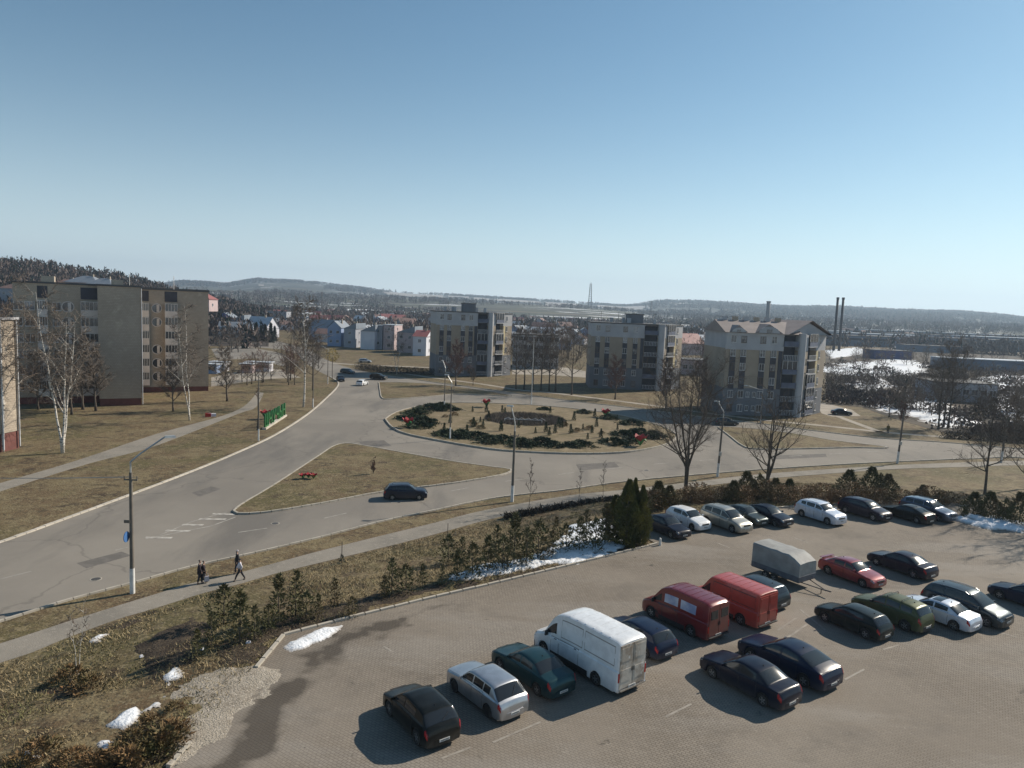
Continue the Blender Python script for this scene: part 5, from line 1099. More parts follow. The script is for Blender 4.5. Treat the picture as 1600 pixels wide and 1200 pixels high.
pt('pollard', 403, 672, 'pollarded dark tree behind the green letters', 'bare trees on the left lawn', 1.05, 0)
pt('tall', 489, 610, 'brown bare tree right behind the tall birch', 'bare trees on the left lawn', .9, 0)
pt('round', 60, 640, 'dense dark bush-like tree left of the brick end wall', 'bare trees on the left lawn', 1.2, 0)
for i, (px, py, s) in enumerate(((130, 640, 1.5), (150, 642, 1.4), (112, 648, 1.3))): pt('round', px, py, ('dark shrubby tree against the balcony stack of the brick block', 'dark shrubby tree touching the brick end wall', 'dark shrubby tree right behind the birch clump')[i], 'bare trees on the left lawn', s, i)
pt('maple', 1071, 772, 'large spreading multi-stemmed bare tree behind the back row of cars', 'bare trees behind the car park', 1.03, 1.9)
pt('fork', 1197, 776, 'bare tree with a forked leaning trunk behind the navy fastback', 'bare trees behind the car park', 1.15, 1.0)
pt('tall', 1537, 786, 'bare tree beyond the right end of the back row', 'bare trees behind the car park', .95, .6)
pt('tall', 1604, 770, 'bare tree cut off by the right edge of the picture', 'bare trees behind the car park', 1.15, 2.2)
for i, px in enumerate((806, 819, 832, 845, 858, 868)): pt('tall', px, 608 + i * .8, ordw(i) + ' tall thin trunk from the left in the row between two corner houses', 'row of tall trunks between the corner houses', 1.05 + .08 * (i % 2), i * 1.3)
pt('tall', 893, 617, 'dark bare tree standing apart, left of the middle corner house', None, 1.1, 1)
pt('redround', 712, 603, 'reddish bushy tree in front of the left corner house', 'round trees before the corner houses', 1.35, 0)
pt('redround', 961, 624, 'reddish bushy tree in front of the middle corner house', 'round trees before the corner houses', 1.2, 2)
pt('redround', 1040, 640, 'bushy tree right of the middle corner house', 'round trees before the corner houses', 1.2, 1)
pt('round', 739, 602, 'thin small tree in front of the balcony corner of the left corner house', 'round trees before the corner houses', .55, 2)
pt('redround', 1090, 640, 'brown bushy tree between the middle and right corner houses', 'round trees before the corner houses', 1.3, 4)
pt('redround', 1410, 668, 'small reddish bare tree beside the standing person', None, .6, 1)
for i, (px, py) in enumerate(((1466, 671), (1474, 668), (1481, 669))): pt('tall', px, py, ('leftmost', 'middle', 'rightmost')[i] + ' of the three close trunks at the edge of the snowy valley', 'three trunks by the valley', 1.0 + .1 * i, i)
for i, (px, py, s) in enumerate(((826, 800, 1.05), (904, 787, .75), (942, 778, .8))): pt('sapling', px, py, ('thin bare sapling right of the second lamp post', 'thin bare sapling midway along the pavement', 'bushy thin sapling left of the tall green cypress')[i], 'saplings along the pavement', s * 1.15, i)
x, y, z = S(122, 1060); put('birchling', x, y, 1.0, .5, 'small white birch sapling on the grass bank at lower left', None, z)
x, y, z = S(110, 1010)
# ---- conifers and leafy shrubs from clumps of small faces
def clump(seed, n, H, R, leaf=.08, prof=None, up=.3, gap=.35, lay=0, hollow=.35):
    rnd = np.random.RandomState(seed); u = rnd.rand(n); prof = prof or (lambda u: 1 - u)
    ang = rnd.rand(n) * 6.283; rr = (hollow + (1 - hollow) * np.sqrt(rnd.rand(n)))
    lump = 1 + .3 * np.sin(ang * 3 + u * 9 + seed) + .2 * np.sin(ang * 7 - u * 23 + seed * 2)
    if lay: lump = lump * (.72 + .34 * np.sin(u * lay * 6.283))
    r = np.array([prof(a) for a in u]) * R * rr * lump; z = u * H - r * .12
    P = np.c_[r * np.cos(ang), r * np.sin(ang), z]
    keep = vnoise(P[:, 0] + P[:, 2] * .7, P[:, 1] + P[:, 2] * .5, R * .35, seed) > -gap; P = P[keep]; ang = ang[keep]; m = len(P)
    D = np.c_[np.cos(ang), np.sin(ang), np.full(m, up)] + rnd.randn(m, 3) * .45; D /= np.linalg.norm(D, axis=1)[:, None]
    E = np.cross(D, rnd.randn(m, 3)); E /= np.linalg.norm(E, axis=1)[:, None]; l = leaf * (.6 + rnd.rand(m, 1) * .9)
    V = np.stack([P - E * l * .35, P + E * l * .35, P + D * l * 1.7], 1).reshape(-1, 3); F = np.arange(3 * m).reshape(-1, 3)
    return MB().arrays(V, F)
def proto_shrub(key, name, cat, C, mats, h, tr=.04, stems=1):
    t = thing(name, '', cat); T = MB()
    if stems == 1: T.tube([(0, 0, -.1), (0, 0, h * .9)], [tr, tr * .3], 5)
    else:
        for k in range(stems): a = 2.4 * k; T.tube([(0, 0, -.1), (math.cos(a) * h * .2, math.sin(a) * h * .2, h * .5), (math.cos(a) * h * .38, math.sin(a) * h * .38, h * .85)], [tr, tr * .6, tr * .3], 4)
    T.build('trunk', mats[0], t); C.build('foliage', mats[1], t); bpy.context.view_layer.update(); PROTO[key] = [build_tree(t), {}]
proto_shrub('pine1', 'young_pine', 'conifer', clump(1, 850, 2.4, .8, .10, lambda u: (1 - u) ** .8 * .9 + .08, .8, .25, 5, .1), (M_bark, M_pine), 2.4)
proto_shrub('pine2', 'young_pine', 'conifer', clump(2, 650, 2.2, .6, .09, lambda u: (1 - u) ** .7 * .9 + .1, .9, .2, 6, .1), (M_bark, M_pine), 2.3)
proto_shrub('pine3', 'young_pine', 'conifer', clump(3, 950, 2.0, 1.0, .10, lambda u: math.sin(math.pi * min(1, u * .8 + .2)) * .9 + .1, .7, .3, 3, .1), (M_bark, M_pine), 1.9)
proto_shrub('cypress', 'tall_cypress', 'conifer', clump(5, 16000, 5.4, 1.0, .085, lambda u: min(1, (1 - u) * 1.9 + .1) * (.8 + .2 * math.sin(u * 3)), 1.6, .45, 0, .35), (M_bark, M_thuja), 5.2, .1)
proto_shrub('spruce', 'spruce_tree', 'conifer', clump(6, 5000, 12, 2.8, .38, lambda u: (1 - u) * .95 + .05, -.1, .6, 9, .2), (M_bark, M_spruce), 11.5, .16)
proto_shrub('spire', 'dwarf_conifer', 'conifer', clump(7, 500, 1.15, .24, .07, lambda u: (1 - u) * .8 + .2, 1, .8, 0, .3), (M_bark, M_juniper), 1.0, .02)
proto_shrub('juniper', 'spreading_juniper', 'bush', clump(8, 4200, .8, 2.1, .15, lambda u: math.sqrt(max(0, 1 - u * u)), .25, .45, 0, .1), (M_bark, M_juniper), .5, .03, 4)
proto_shrub('rust', 'rusty_shrub', 'bush', clump(9, 900, .75, 1.1, .10, lambda u: math.sqrt(max(0, 1 - u * u)), .8, .2, 0, .1), (M_bark, M_heath), .7, .02, 5)
proto_shrub('dryleaf', 'brown_leaved_shrub', 'bush', clump(10, 1300, 1.5, .95, .085, lambda u: math.sqrt(max(0, 1 - (2 * u - 1) ** 2)) + .1, .5, .15, 0, .2), (M_bark, M_brownleaf), 1.4, .025, 5)
proto_shrub('evergreen', 'evergreen_shrub', 'bush', clump(12, 3000, 2.4, 1.0, .11, lambda u: min(1, (1 - u) * 1.5 + .12), .9, .3, 0, .4), (M_bark, M_pine), 1.9, .04)
def ps(key, px, py, label, group, sc=1.0, rz=0.0, lot=False):
    x, y, z = S(px, py); return put(key, x, y, sc, rz, label, group, z)
ps('cypress', 978, 852, 'tall dense yellow-green cypress at the corner of the car park', None, 1.0)
ps('cypress', 1000, 850, 'slimmer cypress right beside the navy sedan in the back row', None, (.7, .7, .9), 2)
ps('cypress', 958, 846, 'looser cypress on the left side of the cypress clump', None, (.8, .8, .72), 4)
ps('cypress', 988, 846, 'slim cypress standing at the back of the cypress clump', None, (.6, .6, .98), 5)
rnd = random.Random(4)
pines = [(350, 975, 62), (375, 1005, 80), (398, 1000, 55), (435, 972, 72), (462, 962, 72), (478, 968, 45), (497, 966, 38), (523, 948, 46), (550, 962, 32), (612, 930, 60), (600, 935, 36), (634, 925, 46), (660, 915, 34), (690, 915, 32), (714, 905, 46), (738, 901, 56), (762, 894, 58), (785, 890, 56), (803, 880, 78), (822, 884, 62), (700, 880, 46), (722, 878, 40), (840, 873, 64), (862, 868, 40), (884, 860, 44), (905, 862, 54), (930, 858, 50), (945, 850, 62), (775, 868, 50), (868, 846, 40), (915, 846, 50), (420, 985, 42), (330, 1010, 52), (308, 1030, 45)]
for i, (px, py, ph) in enumerate(sorted(pines)):
    x, y, z = S(px, py); d = math.hypot(x, y); h = ph * d / 1120 * 1.05
    k = ('pine1', 'pine2', 'pine3')[i % 3]; s_ = h / 2.4 * (1, 1.05, 1.15)[i % 3]
    put(k, x, y, s_, rnd.random() * 6, ordw(i) + ' young pine from the left in the planted line along the car park kerb', 'young pines along the car park kerb', z)
for i, (px, py, ph, lb) in enumerate(((534, 880, 34, 'small staked sapling on the grass left of the embankment pines'), (699, 848, 34, 'small staked sapling just below the pavement'))):
    x, y, z = S(px, py); t = thing('staked_sapling', lb, 'sapling', (x, y, z)); MB().tube([(0, 0, -.1), (0, 0, 1.7)], .03, 5).build('stake', M_bark, t); clump(20 + i, 160, .7, .3, .07).build('foliage', M_spruce, t)
rustpts = [(205, 1165), (235, 1138), (262, 1150), (180, 1190), (225, 1185), (60, 1180), (110, 1195), (272, 1110), (200, 1200), (245, 1175), (30, 1200), (150, 1198), (290, 1135), (255, 1165), (110, 1065), (140, 1078)]
for i, (px, py) in enumerate(sorted(rustpts)): ps('rust', px, py, ordw(i) + ' low rusty shrub from the left on the lower left bank', 'rusty shrubs on the lower left bank', (.75 + .35 * ((i * 7) % 5) / 5) * (1.0 if i < 14 else .5), i * 1.1)
for i in range(34):   # brown-leaved hedge behind the back row
    u = i / 33; px = 1000 + 500 * u + rnd.uniform(-6, 6); py = 806 - 22 * u * 0 - 14 * math.sin(u * 3.1) + rnd.uniform(-6, 4) - (10 if 0 < u < .5 else 4)
    ps('dryleaf', px, min(py, 800 - 12 * min(1, u * 3)), ordw(i) + ' brown-leaved bush from the left in the hedge behind the back row', 'brown hedge behind the back row', rnd.uniform(.8, 1.45), i)
for i, (px, py, ph) in enumerate(sorted(((1027, 795, 52), (1045, 792, 40), (1010, 805, 45), (1080, 785, 30), (1145, 785, 40), (1165, 780, 50), (1186, 780, 56), (1210, 782, 40), (1232, 778, 34), (1325, 776, 46), (1360, 772, 46), (1386, 776, 38), (1375, 770, 40), (1520, 808, 40), (1545, 812, 44), (1570, 816, 46), (1592, 820, 50), (1465, 790, 26), (1440, 782, 26), (1300, 778, 26)))):
    x, y, z = S(px, py); h = ph * math.hypot(x, y) / 1120; put('evergreen' if i % 3 else 'pine3', x, y, h / 2.9, i, ordw(i) + ' dark evergreen from the left behind the back row of cars', 'evergreens behind the back row', z)
for i, (tx, ty) in enumerate(((60.5, 70.5), (65, 66), (57.5, 77))): put('tall' if i else 'maple', tx, ty, 1.0, i, ('bare tree', 'second bare tree', 'third bare tree')[i] + ' just beyond the right edge casting twig shadow over the paving', 'trees beyond the right edge')
# roundabout planting
def pr(key, px, py, label, group, sc, rz=0.0):
    x, y = G(px, py, .16); return put(key, x, y, sc, rz, label, group, .16)
jg = 'spreading junipers on the roundabout'
for i, (px, py, s) in enumerate(((650, 647, 1.1), (672, 640, 1.2), (700, 640, 1.05), (640, 655, 1.0), (662, 660, 1.1), (655, 667, 1.0), (700, 680, 1.0), (720, 682, 1.1), (745, 684, 1.0), (765, 690, 1.0), (785, 688, .9), (815, 695, 1.1), (845, 694, 1.1), (865, 697, .8), (905, 697, .95), (960, 693, 1.0), (985, 690, .9), (1000, 680, 1.2), (1020, 683, 1.1), (975, 680, .9), (950, 654, .8), (986, 663, .95), (912, 645, .75), (850, 640, .6), (690, 635, .9))):
    pr('juniper', px, py, 'low dark green spreading juniper on the roundabout', jg, (s * 1.1, s * 1.25, s * 1.15), i * 1.7)
for i in range(44):
    a = rnd.uniform(0, 6.28); r = rnd.uniform(8, 20) if i % 2 else rnd.uniform(6, 16); put('spire' if i % 4 else 'rust', RBC[0] + r * math.cos(a), RBC[1] + r * math.sin(a) * .92, rnd.uniform(.8, 1.5) * (1 if i % 4 else .6), i, 'small upright dwarf conifer on the roundabout' if i % 4 else 'small brown shrub on the roundabout', 'dwarf planting on the roundabout', .16)
# brown ring bed in the middle
def bed():
    c = G(820, 655, .16); rn = np.random.RandomState(3); n = 9000; a = rn.rand(n) * 6.283; r = 7.4 * np.sqrt(.02 + .98 * rn.rand(n)); P = np.c_[c[0] + r * np.cos(a), c[1] + r * np.sin(a), np.full(n, .16)]
    D = np.c_[rn.randn(n) * .25, rn.randn(n) * .25, np.ones(n)]; E = np.c_[rn.randn(n), rn.randn(n), np.zeros(n)]; E /= np.linalg.norm(E, axis=1)[:, None]; h = (.25 + .35 * rn.rand(n))[:, None]
    V = np.stack([P - E * .05, P + E * .05, P + D * h], 1).reshape(-1, 3); tag(MB().arrays(V, np.arange(3 * n).reshape(-1, 3)).build('flower_bed_stems', M_twigg), 'ring of brown stems in the centre of the roundabout', 'plants', kind='stuff')
bed()
def tulips():
    M_pet = mat('red_petal_metal', (.46, .04, .045), .5, (.36, .03, .04), 3); M_gr = mat('green_leaf_metal', (.03, .22, .06), .4, (.02, .16, .05), 3)
    t = thing('tulip_sculpture', '', 'sculpture')
    for k in range(6):
        a = k * math.pi / 3; m = MB(); n = 6; vs = []
        for i in range(n + 1):
            u = i / n; r = .12 + .78 * u ** .7 ; z = .62 + .80 * u; w = .42 * math.sin(math.pi * min(.97, u * .85 + .12))
            for s_ in (-1, 1): vs.append(((r) * math.cos(a) - s_ * w * math.sin(a), r * math.sin(a) + s_ * w * math.cos(a), z))
        m.add(vs, [(2 * i, 2 * i + 1, 2 * i + 3, 2 * i + 2) for i in range(n)]); m.add([(x * .95, y * .95, z) for x, y, z in vs], [(2 * i, 2 * i + 2, 2 * i + 3, 2 * i + 1) for i in range(n)]); m.build('petal', M_pet, t)
    MB().tube([(0, 0, 0), (0, 0, .68)], .05, 6).build('stem', M_gr, t)
    for k in range(4):
        a = k * 1.57 + .5; m = MB(); vs = []
        for i in range(6):
            u = i / 5; r = .1 + 1.0 * u; z = .15 + .9 * math.sin(u * 2.2); w = .2 * math.sin(math.pi * (u * .85 + .1))
            for s_ in (-1, 1): vs.append((r * math.cos(a) - s_ * w * math.sin(a), r * math.sin(a) + s_ * w * math.cos(a), z))
        m.add(vs, [(2 * i, 2 * i + 1, 2 * i + 3, 2 * i + 2) for i in range(5)]); m.add([(x, y, z - .02) for x, y, z in vs], [(2 * i, 2 * i + 2, 2 * i + 3, 2 * i + 1) for i in range(5)]); m.build('leaf', M_gr, t)
    bpy.context.view_layer.update(); PROTO['tulip'] = [build_tree(t), {}]
    for px, py, s, lb in ((638, 668, 1.15, 'red tulip sculpture at the left rim of the roundabout'), (760, 636, 1.15, 'red tulip sculpture at the far rim of the roundabout'), (946, 652, 1.15, 'red tulip sculpture at the far right of the roundabout'), (1000, 697, 1.25, 'red tulip sculpture at the near right rim of the roundabout')):
        x, y = G(px, py, .16); put('tulip', x, y, s, 0, lb, 'tulip sculptures', .16)
    x, y = G(415, 655); put('tulip', x, y, 1.1, 1, 'red tulip sculpture standing behind the green letters', 'tulip sculptures', 0)
    for i, (px, py) in enumerate(((473, 750), (482, 749), (490, 750))): x, y = G(px, py); put('tulip', x, y, (.5, .5, .42), i, ('leftmost', 'middle', 'rightmost')[i] + ' of the three small red flowers on the traffic island', 'small red flowers on the traffic island', .14)
tulips()
# upright bush on the traffic island
x, y = G(583, 742); t = thing('clipped_bush', 'narrow reddish brown bush standing on the triangular traffic island', 'bush', (x, y, .14)); T, C = bare_tree(111, 2.2, 5, .03, .3, .1, 9, 0, 24, 6, .012, crownw=.6); T.build('trunk', M_bark, t); C.build('crown', M_twigr, t)
# spruces by the left car park
for i, px in enumerate((386, 392, 400, 408, 414, 423, 429)): pt('spruce', px, 533 + (i % 3), 'dark spruce in the tight group beyond the kiosks', 'dark spruces beyond the kiosks', .62 + .08 * (i % 3), i)
x, y = G(519, 596); t = thing('yellow_crowned_tree', 'slim tree post with a yellow-orange crown beside the road bend', 'tree', (x, y, 0)); MB().tube([(0, 0, 0), (0, 0, 6.2)], .08, 6).build('trunk', M_bark, t)
c = clump(40, 900, 3.2, 1.6, .16, lambda u: math.sqrt(max(0, 1 - (2 * u - 1) ** 2)), .3, .3); c.v = [(a, b, z + 5.2) for a, b, z in c.v]; c.build('crown', M_yleaf, t)

# ------- grass and litter on the near bank: real blades
def grass():
    rn = np.random.RandomState(8); n = 330000; X = -45 + rn.rand(n) * 90; Y = 26 + rn.rand(n) * 60
    bank = inpoly(X, Y, BANK) & ~inpoly(X, Y, LOT)
    vis = (np.abs(X) < Y * .76) & bank; X = X[vis]; Y = Y[vis]; m = fbm(X, Y, 3, 5) + .55 * fbm(X, Y, .8, 9); k = m > -.15; X = X[k]; Y = Y[k]; mm = m[k]
    d = np.minimum(dline(X, Y, S1L), dline(X, Y, LOT, True)); k = d > .25; X = X[k]; Y = Y[k]; mm = mm[k]; n = len(X)
    Z = hgt(X, Y); a = rn.rand(n) * 6.283; h = (.06 + .20 * rn.rand(n) * np.clip(mm + .5, .2, 1.2))[:, None]; P = np.c_[X, Y, Z]; E = np.c_[np.cos(a), np.sin(a), 0 * a] * .028; D = np.c_[rn.randn(n) * .7, rn.randn(n) * .7, np.ones(n)]
    V = np.stack([P - E, P + E, P + D * h], 1).reshape(-1, 3)
    tag(MB().arrays(V, np.arange(3 * n).reshape(-1, 3)).build('dry_grass', M_straw), 'dry matted grass on the bank beside the car park', 'grass', kind='stuff')
grass()
# ================================================================== FAR COUNTRY
def az_ray(px, d):
    """ground-plan point at distance d in the direction of a photo column (taken on the horizon)"""
    hy = 484 + (px - 800) * math.tan(ROLL); r = ray(px, hy); h = math.hypot(r[0], r[1]); return (r[0] / h * d, r[1] / h * d)
def hz(px, y, d):
    r = ray(px, y); return CAM_H + d * r[2] / math.hypot(r[0], r[1])
def ridge(name, prof, d0, d1, d2, m, seed, amp=.06, px0=-500, px1=2300, step=8, side=0):
    """hill whose crest stands at distance d1 and shows in the photo at the given heights"""
    T = [a for a, _ in prof]; Yv = [b for _, b in prof]; rows = 16; V = []; cols = list(range(px0, px1 + 1, step)); CR = {}
    for px in cols:
        y = float(np.interp(px, T, Yv)); cz = max(-2, hz(min(max(px, -80), 1680), y, d1)); 
        if px < -80 or px > 1680: cz = max(-2, hz(-80 if px < 0 else 1680, y, d1))
        for k in range(rows + 4):
            if k <= rows: u = k / rows; d = d0 + (d1 - d0) * u; z = cz * (u ** 1.3 * .55 + .45 * (u * u * (3 - 2 * u)))
            else: u = (k - rows) / 3; d = d1 + (d2 - d1) * u; z = cz * (1 - u) - 2 * u
            if 0 < k < rows: x, yy = az_ray(px, d); z += amp * cz * float(fbm(x, yy, (d1 - d0) * .35, seed)) * 1.5 * math.sin(math.pi * k / rows)
            x, yy = az_ray(px, d); V.append((x, yy, max(z, .02) if 0 < k <= rows else z - 1.0))
        CR[px] = cz
    n = rows + 4; F = [(i * n + k, (i + 1) * n + k, (i + 1) * n + k + 1, i * n + k + 1) for i in range(len(cols) - 1) for k in range(n - 1)]
    tag(MB().add(V, F).build(name, m, smooth=True), kind='structure'); return cols, V, n
M_field = multimat('far_fields', [((.095, .095, .06),), ((.14, .12, .08), .0035, .5, .58, 3, (1, 3, 1, 0)), ((.06, .07, .045), .005, .5, .58, 11, (1, 3.5, 1, .1)), ((.05, .042, .036), .006, .48, .55, 31, (1, 3, 1, 0)), ((.8, .82, .86), .0045, .575, .60, 77, (.8, 3.2, 1, .15))], bump=0)
M_field2 = multimat('far_wooded_fields', [((.05, .048, .042),), ((.10, .09, .065), .004, .5, .58, 3, (1, 3, 1, 0)), ((.05, .055, .045), .01, .5, .6, 11, (1, 2, 1, 0)), ((.8, .82, .86), .006, .63, .65, 77, (.8, 3.2, 1, .15))], bump=0)
M_forest = multimat('forest_floor_and_twigs', [((.06, .048, .04),), ((.085, .068, .055), .03, .45, .6, 3), ((.035, .037, .03), .02, .52, .62, 8)], bump=0)
far_prof = [(-500, 440), (0, 442), (120, 440), (250, 447), (285, 441), (330, 443), (352, 446), (400, 438), (470, 441), (560, 451), (640, 459), (700, 462), (800, 468), (900, 474), (970, 479), (1000, 478), (1040, 471), (1120, 473), (1180, 478), (1240, 481), (1300, 481), (1400, 486), (1500, 489), (1560, 494), (1600, 499), (2300, 520)]
FARH = ridge('far_hills', far_prof, 1500, 4200, 6500, M_field2, 3)
mid_prof = [(-500, 470), (200, 468), (300, 452), (420, 455), (520, 462), (600, 464), (700, 469), (800, 474), (900, 480), (960, 484), (1040, 492), (1200, 496), (1320, 499), (1500, 507), (1600, 511), (2300, 535)]
MIDH = ridge('mid_hills', mid_prof, 900, 2300, 3300, M_field, 9, .1)
lh = [(-500, 380), (-80, 402), (0, 417), (60, 420), (120, 429), (180, 438), (230, 449), (262, 459), (300, 470), (340, 474), (400, 490), (2300, 560)]
hcols, hV, hn = ridge('left_wooded_hill', lh, 300, 760, 1100, M_forest, 5, .03, -500, 420, 8)
# forests: many small trees in one object each, too far to count
def far_wood(name, pts, m, hh=(9, 16), r=(2.2, 4), conif=.3, seed=1, label=None):
    rn = np.random.RandomState(seed); mb = MB(); P = np.array(pts); nt_ = 34; n = len(P)
    con = rn.rand(n) < conif; h = rn.uniform(*hh, n) * np.where(con, 1.2, 1); rr = rn.uniform(*r, n) * np.where(con, .5, 1)
    for mi, sel in ((0, ~con), (1, con)):
        Q = P[sel]; k = len(Q)
        if k == 0: continue
        hs = np.repeat(h[sel], nt_); rs = np.repeat(rr[sel], nt_); Q = np.repeat(Q, nt_, 0); N = len(Q); u = rn.rand(N) ** (.8 if mi == 0 else 1.1)
        w = (np.sqrt(np.clip(1 - (2 * u - 1) ** 2, 0, 1)) + .12) if mi == 0 else (1 - u) + .06
        a = rn.rand(N) * 6.283; q = rs * w * np.sqrt(rn.rand(N)); B = Q + np.c_[q * np.cos(a), q * np.sin(a), hs * u * .92 - 1]
        D = np.c_[rn.randn(N) * .35, rn.randn(N) * .35, np.ones(N)] * (hs * (.20 if mi == 0 else .13))[:, None]; E = np.c_[rn.randn(N), rn.randn(N), rn.randn(N) * .2]; E /= np.linalg.norm(E, axis=1)[:, None]; E *= (rs * (.16 if mi == 0 else .3))[:, None]
        mb.arrays(np.stack([B - E, B + E, B + D], 1).reshape(-1, 3), np.arange(3 * N).reshape(-1, 3), mi)
    return tag(mb.build(name, m), label, 'forest', kind='stuff')
M_fw = leafmat('far_bare_wood', (.115, .085, .075), (.085, .068, .062), (.14, .105, .09)); M_fc = leafmat('far_conifer_wood', (.03, .04, .032), (.022, .03, .025))
rn = random.Random(12); pts = []
nn = hn
for i in range(3200):
    c = rn.randrange(0, len(hcols) - 1); k = min(17, int(rn.random() ** .6 * 17)); a = hV[c * nn + k]; b = hV[(c + 1) * nn + min(k + 1, nn - 1)]; t = rn.random()
    pts.append(tuple(a[j] + (b[j] - a[j]) * t for j in range(3)))
far_wood('wood_on_left_hill', pts, [M_fw, M_fc], (7, 11), (2.5, 4.5), .3, 2, 'dark conifers and bare trees covering the left hill')
def belt(px0, px1, d0, d1, n, seed, z=0.0, dens=1.0):
    rn = random.Random(seed); P = []
    for i in range(n):
        px = rn.uniform(px0, px1); d = rn.uniform(d0, d1); x, y = az_ray(px, d)
        if float(fbm([x], [y], 120, seed)[0]) > -.12: P.append((x, y, z))
    return P
far_wood('far_tree_belt', belt(300, 1650, 650, 1500, 4200, 5), [M_fw, M_fc], (8, 14), (3, 6), .12, 3, 'far belt of bare trees along the foot of the hills')
far_wood('far_tree_belt', belt(300, 1120, 380, 720, 900, 6), [M_fw, M_fc], (7, 12), (2.5, 4.5), .12, 4, 'trees between the far houses of the town')
# ridge-top woods on the far hills
P = []
for i in range(1800):
    px = rn.uniform(240, 1650); 
    if float(fbm([px], [0], 90, 4)[0]) > .15 and i % 3 or (586 < px < 690 and i % 4): continue
    y = float(np.interp(px, [a for a, _ in far_prof], [b for _, b in far_prof])); d = rn.uniform(4050, 4230); x, yy = az_ray(px, d); P.append((x, yy, hz(px, y, 4200) - 4))
SNOWF = [(596, 684, 10, 13), (700, 728, 11, 13), (738, 762, 10, 12), (772, 842, 10, 12), (846, 906, 8, 11), (926, 1012, 9, 12), (1040, 1072, 10, 11), (392, 410, 9, 10)]
hcF, hvF, nF = FARH
for a0, b0, k0, k1 in SNOWF:
    mb = MB(); rq = random.Random(a0)
    for c in range(len(hcF) - 1):
        if a0 <= hcF[c] <= b0:
            e = 1 if hcF[c] < a0 + 14 or hcF[c] > b0 - 14 else 0; q0 = k0 + e * rq.randint(0, 1); q1 = k1 - rq.randint(0, 1) * e
            for k in range(q0, q1 + 1):
                P4 = [hvF[c * nF + k], hvF[(c + 1) * nF + k], hvF[(c + 1) * nF + k + 1], hvF[c * nF + k + 1]]; mb.add([(x, y, z + 5) for x, y, z in P4], [(0, 1, 2, 3)])
    if mb.f: tag(mb.build('snow_field', M_snow), kind='structure')
def slope_wood(hc, hv, hn_, n, seed, sc, thr, kmin, kmax, size, label, pa=-1e9, pb=1e9):
    rn = random.Random(seed); Q = []; c0 = [i for i, p in enumerate(hc[:-1]) if max(pa, 200) <= p <= min(pb, 1680)]
    while len(Q) < n:
        c = rn.choice(c0); k = rn.randint(kmin, kmax); a = hv[c * hn_ + k]; b = hv[(c + 1) * hn_ + k + 1]; t = rn.random(); u = rn.random(); x = a[0] + (b[0] - a[0]) * t; y = a[1] + (b[1] - a[1]) * u; z = a[2] + (b[2] - a[2]) * u
        if any(a0 < hc[c] < b0 and k0 <= k <= k1 for a0, b0, k0, k1 in SNOWF) and hv is FARH[1]: continue
        if float(fbm([x], [y * 1.0], sc, seed)[0]) > thr: Q.append((x, y, z - 1))
    return far_wood('far_slope_wood', Q, [M_fw, M_fc], size[0], size[1], .2, seed, label)
slope_wood(*FARH, 2200, 31, 700, .02, 4, 15, ((13, 18), (9, 16)), 'woods in patches on the far hillsides')
slope_wood(*MIDH, 3600, 33, 420, -.05, 0, 15, ((9, 13), (4, 8)), 'tree groves on the nearer slopes beyond the town')
slope_wood(*FARH, 1500, 35, 900, -.3, 9, 15, ((13, 18), (11, 18)), 'continuous blue wood on the right far ridge', 1010, 1680)
far_wood('far_ridge_wood', P, [M_fw, M_fc], (12, 18), (14, 22), .2, 6, 'blue distant woods along the skyline')
# snow on the far slopes
def far_snow(px0, px1, y, d, w, seed):
    x0, y0 = az_ray(px0, d - w); x1, y1 = az_ray(px1, d - w); x2, y2 = az_ray(px1, d + w); x3, y3 = az_ray(px0, d + w)
# named individual bare trees of the middle distance
spots = []
r5 = random.Random(21)
def scatter(px0, px1, py0, py1, n, label, group, keys=('far1', 'far2', 'far3'), s0=.7, s1=1.15):
    for i in range(n):
        px = r5.uniform(px0, px1); py = r5.uniform(py0, py1); x, y = G(px, py); put(r5.choice(keys), x, y, r5.uniform(s0, s1), r5.random() * 6, label, group)
scatter(378, 470, 592, 604, 12, 'brown bare tree in the clump between the kiosks and the road', 'clump of bare trees between the kiosks and the road', ('far1', 'far3'), .55, .8)
scatter(430, 500, 555, 590, 9, 'bare tree on the far side of the left clump', 'far side of the left clump', ('far1', 'far3'), .6, .8)
scatter(340, 500, 535, 556, 14, 'bare tree along the side road', 'bare trees along the side road', ('far2', 'far3'), .6, .85)
scatter(800, 925, 545, 566, 26, 'reddish bare tree in the grove behind the grey panel block', 'reddish grove behind the grey panel block', ('far1', 'far1', 'far2'), 1.0, 1.35)
scatter(1065, 1130, 540, 575, 18, 'bare tree between the middle and right corner houses', 'bare trees behind the corner houses', ('far3', 'far1'), .9, 1.2)
scatter(500, 680, 512, 530, 22, 'bare tree behind the gabled row houses', 'bare trees behind the row houses', ('far1', 'far3'), .8, 1.1)
scatter(1290, 1380, 588, 632, 38, 'dark bare bush on the valley edge beside the gabled corner house', 'dark bushes of the snowy valley', ('far3', 'far3', 'far2'), .35, .6)
scatter(1380, 1600, 582, 655, 70, 'dark bare tree in the snowy valley', 'bare trees of the snowy valley', ('far3', 'far3', 'far2'), .4, .8)
scatter(1290, 1600, 556, 580, 34, 'bare tree beyond the snowy valley', 'bare trees beyond the snowy valley', ('far3', 'far3', 'far1'), .6, .95)
scatter(1560, 1640, 640, 690, 9, 'bare tree at the right edge beside the road', 'bare trees at the right edge beside the road', ('far3', 'far3'), .6, .9)
scatter(1500, 1600, 690, 697, 5, 'dark bush at the far roadside on the right', 'bushes at the far roadside', ('far3',), .25, .35)
def field_sheet(name, px, m, z=.02): tag(MB().prism(GG(px), -.05, z).build(name, m), kind='structure')
